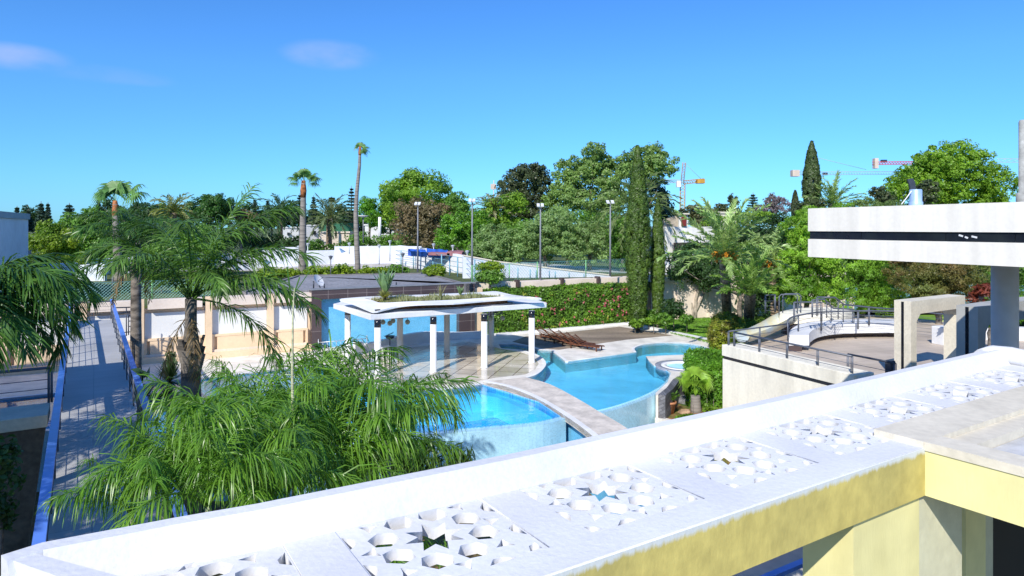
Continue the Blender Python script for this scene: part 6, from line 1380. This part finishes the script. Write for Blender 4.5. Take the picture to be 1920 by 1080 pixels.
# cypresses
def cypress(label, u, vt, vb, w, d, gz, seed, m, trunk=False, lumps=1.0):
    rng = np.random.default_rng(seed); base = Dp(u, vb, d); base.z = gz; top = Dp(u, vt, d).z; z0 = Dp(u, vb, d).z; Rm = w / F * d; H = top - z0
    t = thing('cypress', label, 'cypress', tuple(base)); MB().tube([base, Vector((base.x, base.y, z0 + H * .6))], [Rm * .16, Rm * .08], 8).build('trunk', TRUNK, t)
    C = []; Nn = []; ncl = int(1100 * H / Rm / 12)
    for i in range(ncl):
        q = rng.random() ** .9; prof = Rm * (math.sin(math.pi * min(1, .12 + q * .55 + .0)) if q < .5 else 1) * (1 if q < .45 else max(.02, (1 - q) / .55) ** .62)
        prof *= .80 + .26 * rng.random(); az = rng.uniform(0, 6.283); n = 60; cr = Rm * .19 * (1 - .5 * q)
        c = np.array([base.x + math.cos(az) * prof * .88, base.y + math.sin(az) * prof * .88, z0 + H * q])
        p = rng.normal(0, 1, (n, 3)); p /= np.linalg.norm(p, axis=1)[:, None]; C.append(c + p * np.array([cr, cr, cr * 2.1]) * rng.uniform(.5, 1, (n, 1))); Nn.append(p + np.array([math.cos(az), math.sin(az), .3]) * .9)
    C = np.concatenate(C); V, Q = leaves(rng, C, np.concatenate(Nn), d * .0029, 2.4, .4); npmesh('crown', V, Q, m, t, off=tuple(base)); return t
G_CY = leafmat('leaf_cypress', (.075, .13, .015), c2=(.035, .07, .01), vs=1.2, trans=.15)
cypress('tall broad cypress standing at the end of the flowering hedge', 1196, 278, 608, 28, 45, 0, 1, G_CY)
cypress('shorter slim cypress just right of the tall broad one', 1233, 375, 592, 16, 46, 0, 2, G_CY)
cypress('dark pointed cypress on the skyline left of the great round tree', 1522, 267, 420, 19, 62, g, 3, leafmat('leaf_cypress_dark', (.05, .08, .02), trans=.1))
cypress('small thin cypress left of the skyline cypress', 1491, 358, 420, 8, 66, g, 4, G_PN)
tree('loose foliage at the foot of the skyline cypress', [(1510, 395, 20, 18), (1535, 385, 18, 14)], 60, g, G_PN)

# ================================================================ HEDGES and garden plants
def hedge_block(label, poly, z0, z1, m, leaf, seed, n, name='hedge', flower=None, bulge=.25, cat='hedge'):
    rng = np.random.default_rng(seed); c = sum((Vector((p[0], p[1], 0)) for p in poly), Vector()) / len(poly); t = thing(name, label, cat, (c.x, c.y, z0))
    P = [np.array([p[0], p[1]]) for p in poly]; A = sum(P[i][0] * P[(i + 1) % len(P)][1] - P[(i + 1) % len(P)][0] * P[i][1] for i in range(len(P)))
    if A < 0: P = P[::-1]
    C = []; Nn = []; per = [np.linalg.norm(P[(i + 1) % len(P)] - P[i]) for i in range(len(P))]; tot = sum(per) * (z1 - z0); area = abs(A) / 2
    for i in range(len(P)):
        a, b = P[i], P[(i + 1) % len(P)]; e = (b - a) / per[i]; nr = np.array([e[1], -e[0]]); k = int(n * per[i] * (z1 - z0) / (tot + area)); s = rng.random(k); z = rng.random(k) ** .9
        lump = .5 + .5 * np.sin(s * per[i] * 2.3 + 1.7 * np.sin(z * 5 + i)) * np.cos(z * 6.1 + s * per[i] * 1.3)
        o = rng.normal(0, .07, k) + bulge * lump * .8 - .12 * (z > .93)
        xy = a + np.outer(s, b - a) + np.outer(o, nr); C.append(np.column_stack([xy, z0 + z * (z1 - z0)])); Nn.append(np.tile([nr[0], nr[1], .35], (k, 1)))
    k = int(n * area / (tot + area)); cen = sum(P) / len(P); tri = rng.integers(0, len(P), k); w = rng.random((k, 2)); w[w.sum(1) > 1] = 1 - w[w.sum(1) > 1]
    xy = cen + w[:, :1] * (np.array([P[j] for j in tri]) - cen) + w[:, 1:] * (np.array([P[(j + 1) % len(P)] for j in tri]) - cen)
    C.append(np.column_stack([xy, z1 + rng.normal(0, .07, k) + .1 * np.sin(xy[:, 0] * 2.1) * np.cos(xy[:, 1] * 1.9)])); Nn.append(np.tile([0, 0, 1.], (k, 1)))
    C = np.concatenate(C); V, Q = leaves(rng, C, np.concatenate(Nn), leaf, 1.9, .6); npmesh('foliage', V, Q, m, t, off=(c.x, c.y, z0))
    ins = [tuple(cen + (p - cen) * .93) for p in P]; MB().prism(ins, z0, z1 - .12).build('woody_core', mat('hedge_core', (.035, .05, .015), .95, .2, 2), t)
    return t
hh = hedge_block('long flowering hedge with pink blossoms behind the lounge slab', [(hedge_a + hd * -.6 + hn * .05)[:2], (hedge_a + hd * (hl + .9) + hn * .05)[:2], (hedge_a + hd * (hl + .9) + hn * 1.1)[:2], (hedge_a + hd * -.6 + hn * 1.1)[:2]], 0, 2.85, leafmat('leaf_hedge', (.13, .25, .025), c2=(.07, .15, .02), vs=.9), .17, 5, 26000)
rng = np.random.default_rng(8)
FL = leafmat('pink_petal', (.48, .12, .16), c2=(.40, .09, .12)); FY = leafmat('yellow_leaf', (.34, .38, .05))
fp = []; fn = []
for i in range(60):
    s = 1 - rng.random() ** 1.7 * .85; z = rng.uniform(.3, 2.6); p = hedge_a + hd * (s * hl) - hn * (.28 * rng.random() + .12); 
    for k in range(5): fp.append(np.array([p.x, p.y, z]) + rng.normal(0, .05, 3)); fn.append([-hn.x, -hn.y, .3])
V, Q = leaves(rng, np.array(fp), np.array(fn), .11, 1.2, .4); npmesh('pink_blossoms', V, Q, FL, hh, off=tuple(hh.location))
fp = []; fn = []
for i in range(22):
    s = rng.random(); z = rng.choice([rng.uniform(.2, 1.0), rng.uniform(2.2, 2.9)]); p = hedge_a + hd * (s * hl) - hn * .25
    for k in range(6): fp.append(np.array([p.x, p.y, z]) + rng.normal(0, .1, 3)); fn.append([-hn.x, -hn.y, .3])
V, Q = leaves(rng, np.array(fp), np.array(fn), .14, 1.6, .5); npmesh('yellow_leaves', V, Q, FY, hh, off=tuple(hh.location))
# trimmed hedge beside the jacuzzi and overgrown one behind it
GH = leafmat('leaf_box', (.12, .27, .02), c2=(.07, .17, .015), vs=.8)
hedge_block('bright trimmed hedge between the jacuzzi and the cream terrace wall', [(7.95, 29.8), (9.4, 29.6), (10.7, 33.6), (8.95, 34.0)], -1.2, .78, GH, .12, 6, 20000, bulge=.10)
hedge_block('overgrown yellowish hedge behind the trimmed one, below the date palms', [G(1338, 664)[:2], G(1375, 660)[:2], (G(1378, 615, .3))[:2], (G(1345, 616, .3))[:2]], 0, 1.25, leafmat('leaf_yellow_hedge', (.22, .27, .03), c2=(.16, .13, .03), vs=1.5), .15, 7, 12000, bulge=.4)
hedge_block('green ground-covering hedge behind the thin garden-edge railing', [G(1375, 640, .8)[:2], G(1472, 635, .8)[:2], G(1478, 612, .8)[:2], G(1385, 612, .8)[:2]], 0, 1.15, leafmat('leaf_yellow_hedge2', (.15, .23, .03), c2=(.08, .13, .02), vs=1.5), .15, 8, 12000, bulge=.3)
# bushes of the yard beyond the wall
for i, (u, v, w, h, d, lb) in enumerate(((505, 512, 26, 12, 52, 'low bush at the left behind the grey roof'), (540, 512, 24, 10, 53, 'low yellow-green bush left of the shorter tall palm'), (600, 508, 28, 12, 53, 'yellow-green bush just right of the shorter tall palm'), (645, 507, 22, 13, 54, 'bright pointed bush left of the taller palm'), (700, 507, 26, 10, 55, 'yellow-green bush right of the taller palm'), (742, 505, 24, 9, 56, 'dark low bush beside the square yard lamp'), (815, 507, 22, 12, 50, 'yellow-green bush at the far corner of the grey roof'), (918, 500, 25, 12, 45, 'yellowish top of the bush inside the short wire fence'), (918, 518, 26, 14, 44.5, 'green ivy-like bush inside the short wire fence'))):
    tree(lb, [(u, v, w, h), (u - w * .5, v + 2, w * .6, h * .8), (u + w * .5, v + 2, w * .6, h * .8)], d, g, G_YL if i not in (5, 8) else G_MD, name='bush', cat='bush', cat_group=None, tr=.05, extra=1)
for i, (u, v, w, h, d, m, lb) in enumerate(((95, 535, 18, 14, 40, G_MD, 'green bush behind the left end of the chain link fence'), (300, 522, 34, 20, 42, G_MD, 'bright bush behind the chain link fence, right of the fan palm trunks'), (345, 545, 26, 12, 39, G_YL, 'pale bush close behind the chain link fence'), (232, 545, 20, 18, 42, G_DK, 'dark hedge section behind the chain link fence'))):
    tree(lb, [(u, v, w, h), (u + w * .5, v + 2, w * .6, h * .8)], d, g, m, name='bush', cat='bush', tr=.05, extra=1)
# green belt hedge in front of the far houses
for i, (u0, u1, v, h, d, m, lb) in enumerate(((430, 560, 456, 16, 92, G_DK, 'dark hedge row left of the shorter tall palm'), (570, 665, 468, 16, 88, leafmat('leaf_mid2', (.08, .18, .02)), 'green hedge row between the two tall palms'), (660, 765, 455, 17, 90, G_MD, 'green hedge row right of the taller palm'), (765, 840, 455, 15, 86, G_MD, 'green hedge row below the brownish tree'))):
    n = int((u1 - u0) / 20) + 1; tree(lb, [(u0 + (u1 - u0) * k / (n - 1), v - 4 * math.sin(k * 2.1), 17, h) for k in range(n)], d, g, m, name='hedge', cat='hedge', extra=2, tr=.1)
# shrubs in the bed right of the cypress
for i, (u, v, w, h, d, m, lb) in enumerate(((1212, 590, 22, 12, 46, G_MD, 'low shrubs at the foot of the slim cypress'), (1258, 580, 26, 20, 45, G_DK, 'dark round shrub in front of the side wall'), (1243, 596, 20, 12, 44, G_MD, 'low green shrub left of the dark round one'), (1288, 598, 14, 10, 44, G_MD, 'small shrub at the foot of the frangipani'), (1225, 603, 30, 6, 43.5, G_BR, 'pale flowering ground plants along the lawn bed'), (1190, 606, 12, 8, 44, G_BR, 'bright low plant at the foot of the tall cypress'))):
    tree(lb, [(u, v, w, h), (u + w * .4, v + 3, w * .6, h * .7)], d, .02, m, name='shrub', cat='shrub', tr=.04, extra=1, leaf=.2)
# frangipani with pale forked trunk
def forked(label, u, vb, d, limbs, crownl, m, seed, name='frangipani'):
    b = G(u, vb); t = thing(name, label, 'tree', tuple(b)); mb = MB()
    for L_ in limbs: P = [Dp(a, c, b.y + dz) for a, c, dz in L_]; n = len(P); P2 = smooth_line(P, 3); P2 = [P[min(i // 3, n - 1)].lerp(P[min(i // 3 + 1, n - 1)], (i % 3) / 3) for i in range(3 * (n - 1) + 1)]; mb.tube(P2, [.16 * (1 - .75 * i / len(P2)) for i in range(len(P2))], 8)
    mb.build('trunk', mat('pale_smooth_bark', (.42, .36, .29), .8, .2, 3, fine=(9, .2)), t)
    rng = np.random.default_rng(seed); L = [(tuple(Dp(a, c, b.y + dz)), (r / F * b.y,) * 3) for a, c, r, dz in crownl]; P, Nn = crown_points(rng, L, 420, .35, 14); V, Q = leaves(rng, P, Nn, .28, 3.2, .6); npmesh('crown', V, Q, m, t, off=tuple(b)); return t
forked('frangipani with a pale forked trunk against the side wall', 1302, 598, 44, [[(1302, 600, 0), (1296, 570, 0), (1282, 540, .3), (1275, 520, .4)], [(1303, 600, 0), (1305, 560, 0), (1312, 530, -.2), (1316, 505, -.3)], [(1300, 590, 0), (1318, 555, .2), (1328, 520, .4)]], [(1270, 510, 18, .3), (1295, 500, 18, 0), (1320, 505, 18, 0), (1280, 525, 12, .2), (1305, 520, 12, -.4), (1335, 515, 14, .3)], leafmat('frangipani_leaf', (.17, .32, .04)), 50)
forked('bare twisted small tree between the frangipani and the date palms', 1338, 592, 43.5, [[(1338, 594, 0), (1336, 575, 0), (1328, 555, 0)], [(1338, 590, 0), (1348, 570, 0), (1340, 552, .2)], [(1337, 590, 0), (1325, 572, 0), (1330, 560, 0)]], [(1338, 553, 14, 0), (1328, 560, 9, 0), (1350, 560, 9, 0)], leafmat('dry_leaf', (.26, .26, .07)), 51)
# lower right garden: small fan palm, potted plant, rocks, flowers
zg = -1.0
fpb = G(1305, 772, zg); d_ = fpb.y
spec = [(150, 60, 1), (120, 75, 1.05), (90, 80, 1.1), (60, 70, 1), (175, 50, .95), (40, 60, 1), (100, 55, .9), (20, 55, .9), (-60, 60, .8), (250, 60, .8)]
fan_palm('small bright fan palm with a shaggy trunk beside the trimmed hedge', [(1305, 777), (1304, 742)], d_, zg, .20, .26, spec, m=leafmat('young_fan_leaf', (.24, .38, .04), c2=(.16, .30, .03)), R_leaf=.60, pet=.85, orange=0, seed=12)
ptp = G(1256, 775, zg); pt = thing('potted_plant', 'small plant in a terracotta pot by the grey stone wall', 'potted plant', tuple(ptp))
MB().lathe(ptp, [(.16, 0), (.25, .42), (.29, .44), (.29, .52), (.25, .52), (.24, .44)], 18).build('pot', TERRACOTTA, pt)
V = []; Q = []
for k in range(12):
    v, q = frond_np(.6, R(random.Random(k).uniform(40, 85)), R(60), 8, .22, .05, .3, 70 + k, segs=2); Q.append(q + sum(len(x) for x in V)); V.append(rotz(v, k * 2.4) + np.array(ptp + Vector((0, 0, .45))))
npmesh('foliage', np.concatenate(V), np.concatenate(Q), G_MD, pt, off=tuple(ptp))
def rock(label, p, s, m, seed, name='rock'):
    pr = random.Random(seed); mb = MB(); n = 9; prof = [(.02, .0), (s, .02), (s * .95, s * .35), (s * .6, s * .6), (.02, s * .66)]; mb.lathe(p, prof, n, False); mb.v = [tuple(Vector(v) + Vector((pr.uniform(-.16, .16), pr.uniform(-.16, .16), pr.uniform(-.08, .08))) * s) for v in mb.v]; return one(name, mb, m, label, name)
rock('flat grey rock in the flower bed left of the small fan palm', G(1288, 755, zg), .48, ROCK, 1)
rock('reddish boulder left of the flat grey rock', G(1268, 742, zg), .50, mat('red_rock', (.36, .19, .10), .9, .2, 3, fine=(9, .3)), 2)
rock('small pale rock at the foot of the small fan palm', G(1283, 775, zg), .26, mat('pale_rock', (.42, .28, .18), .9, .2, 3), 3)
for i, (u, v, w, h, m, lb) in enumerate(((1277, 722, 18, 18, leafmat('white_flower', (.45, .52, .34), c2=(.16, .24, .06)), 'white flowering bush at the corner of the jacuzzi'), (1298, 735, 16, 16, G_DK, 'dark green bush left of the small fan palm'), (1325, 765, 8, 8, G_BR, 'bright small plant right of the small fan palm'), (1338, 768, 7, 7, G_BR, 'bright small plant by the cream terrace wall'), (1270, 735, 10, 8, G_MD, 'low green plant on the grey stone wall'), (1300, 782, 40, 5, leafmat('ground_cover', (.12, .24, .02)), 'low green ground cover in the flower bed by the cream wall'))):
    b = G(u, v + h, zg) if i not in (0,) else G(u, v + h, -1.2)
    tree(lb, [(u, v, w, h)], b.y, b.z, m, name='shrub' if i != 5 else 'ground_plant', cat='shrub', leaf=.14, extra=1, tr=.02)
MB_ = MB(); a = G(1232, 800, -1.1); ribbon(MB_, px([(1228, 790), (1262, 800), (1290, 812)], -1.1), .35, -2.2, -.95); one('bed_kerb', MB_, COPING, 'pale stone kerb at the foot of the grey stone wall', 'kerb')
MB_ = MB().prism([G(1262, 735, zg)[:2], G(1360, 740, zg)[:2], G(1420, 830, zg)[:2], G(1235, 830, zg)[:2]], -2.2, zg); struct('flower_bed', MB_, mat('bed_soil', (.30, .14, .07), .95, .2, 1.2, c2=(.06, .13, .02), fine=(10, .4)))
# plants by the walkway: rubber-leaved shrub, spiky dracaena, small tree
rb_p = thing('rubber_plant', 'dark plant with big paddle leaves beside the walkway handrail', 'plant', tuple(Dp(268, 800, 15)[:2]) + (-2.2,))
mb = MB(); mb.tube([Dp(270, 900, 15), Dp(266, 740, 15), Dp(262, 690, 15)], [.05, .04, .02], 6); mb.tube([Dp(267, 750, 15), Dp(280, 735, 15), Dp(290, 722, 15)], [.03, .025, .015], 6); mb.build('stem', TRUNK, rb_p)
rng = np.random.default_rng(4); cs_ = [Dp(u, v, 15 + rng.normal(0, .1)) for u, v in ((258, 695), (266, 700), (272, 706), (262, 715), (278, 700), (283, 745), (293, 742), (288, 755), (276, 760), (270, 768), (299, 750), (262, 775), (280, 778), (290, 768), (265, 730))]
V, Q = leaves(rng, np.array([list(c) for c in cs_ * 2]), np.tile([-.3, -.8, .4], (len(cs_) * 2, 1)), .26, 2.2, .5, hang=.3); npmesh('leaves', V, Q, leafmat('rubber_leaf', (.03, .07, .02), trans=.1, rough=.25, spec=.6), rb_p, off=tuple(rb_p.location))
def spiky(label, c, base, n, L, w, m, seed, name='dracaena', elr=(-20, 85)):
    t = thing(name, label, 'plant', tuple(base)); MB().tube([base, c], [.06, .05], 8).build('stem', TRUNK, t); rng = np.random.default_rng(seed); V = []; Q = []
    for i in range(n):
        az = i * 2.399; el = R(rng.uniform(*elr)); d = np.array([math.cos(az) * math.cos(el), math.sin(az) * math.cos(el), math.sin(el)]); s = np.cross(d, [0, 0, 1.]); s /= np.linalg.norm(s) + 1e-9; p = np.array(c); b = len(V); l = L * rng.uniform(.75, 1.1)
        for f, k in ((0, .5), (.35, 1), (.7, .7), (1, .03)):
            q = p + d * l * f + np.array([0, 0, -.12 * l * f * f]); V += [q - s * w * k / 2, q + s * w * k / 2]
        for j in range(3): Q.append((b + 2 * j, b + 2 * j + 1, b + 2 * j + 3, b + 2 * j + 2))
    npmesh('leaves', np.array(V), np.array(Q), m, t, off=tuple(base)); return t
c_ = Dp(318, 715, 14.2); spiky('dark spiky dracaena beside the dark palm trunk, right of the walkway', c_, Vector((c_.x, c_.y, -2.2)), 150, .58, .035, leafmat('dracaena_leaf', (.045, .085, .025), trans=.15, rough=.3, spec=.6), 61)
c_ = Dp(316, 755, 14.3); spiky('lower dark spiky dracaena rosette under the first one', c_, Vector((c_.x + .05, c_.y, -2.2)), 110, .50, .03, leafmat('dracaena_leaf', (.04, .08, .025)), 62)
tree('small upright grey-green shrub above the spiky dracaena', [(321, 668, 9, 10), (321, 685, 11, 14), (320, 700, 10, 12)], 20, -2.2, leafmat('leaf_grey', (.13, .18, .08)), name='shrub', cat='shrub', leaf=.09, tr=.03, extra=0)
# dark planting in the shade by the spillway and below the walkway
tree('dark upright shrubs in the shade in front of the left spillway', [(740, 880, 70, 50), (815, 872, 50, 50), (865, 868, 26, 36), (660, 890, 60, 50)], 15, -2.2, leafmat('leaf_painted_shade', (.05, .10, .02)), name='shrub', cat='shrub', leaf=.36, aspect=8, tr=.05, clump=.35, extra=2, hang=-2.5, cover=.7)  # leaf colour darkened to paint in the shade by the spillway
tree('dark shrubs in deep shade under the left edge palm', [(5, 880, 30, 60), (0, 960, 30, 50)], 9, -2.2, G_DK, name='shrub', cat='shrub', leaf=.11, tr=.05, extra=1)
# planted roof of the pergola
rng = np.random.default_rng(12)
bedc = sum(I3, Vector()) / len(I3); V = []; Q = []
def blade(p, h, w, lean, rng):
    az = rng.uniform(0, 6.28); d = np.array([math.cos(az) * lean, math.sin(az) * lean, 1.]); s = np.array([math.cos(az + 1.57), math.sin(az + 1.57), 0]); b = len(V)
    for f, k in ((0, .6), (.5, 1), (1, .05)): q = p + d * h * f; V.append(q - s * w * k / 2); V.append(q + s * w * k / 2)
    Q.append((b, b + 1, b + 3, b + 2)); Q.append((b + 2, b + 3, b + 5, b + 4))
tris = [(bedc, I3[i], I3[(i + 1) % len(I3)]) for i in range(len(I3))]; ar = np.array([((b - a).cross(c - a)).length for a, b, c in tris]); ar /= ar.sum()
for i in range(2600):
    a, b, c = tris[rng.choice(len(tris), p=ar)]; r1, r2 = rng.random(2)
    if r1 + r2 > 1: r1, r2 = 1 - r1, 1 - r2
    p = a + (b - a) * r1 * .93 + (c - a) * r2 * .93; clumpn = .5 + .5 * math.sin(p.x * 3.1 + p.y * 1.3); blade(np.array([p.x, p.y, 3.28]), rng.uniform(.10, .20) + .24 * clumpn * rng.random(), .035, rng.uniform(.05, .5), rng)
tag(npmesh('succulent_planting', np.array(V), np.array(Q), leafmat('succulent', (.30, .30, .17), c2=(.16, .20, .08), vs=1.5)), 'dry grassy succulents covering the planted pergola roof', 'planting', kind='stuff')
def agave(label, p, n, L, w, m, seed, elr, name='agave', stem=.1):
    return spiky(label, p + Vector((0, 0, stem)), p, n, L, w, m, seed, name, elr)
AG = leafmat('agave_leaf', (.20, .31, .13), c2=(.12, .22, .09), trans=.1, rough=.4)
pA = G(722, 565, 3.3)
ag = agave('tall agave with broad upright leaves at the left end of the pergola roof', pA, 26, 1.5, .26, AG, 71, (58, 88), stem=.35)
agave('rosette of dry yellowish leaves round the foot of the tall agave', pA + Vector((0, -.1, 0)), 110, .62, .09, leafmat('dry_agave', (.38, .36, .15), c2=(.2, .22, .08)), 72, (-10, 70), stem=.18)
pB = G(863, 556, 3.35); agave('small agave at the back of the pergola roof', pB, 18, .62, .10, AG, 73, (55, 88), stem=.05)
pC = G(826, 560, 3.35); agave('pale thin upright shrub in the middle of the pergola roof', pC, 16, .85, .03, leafmat('dry_twig', (.40, .38, .18)), 74, (60, 88), stem=.05, name='dry_shrub')
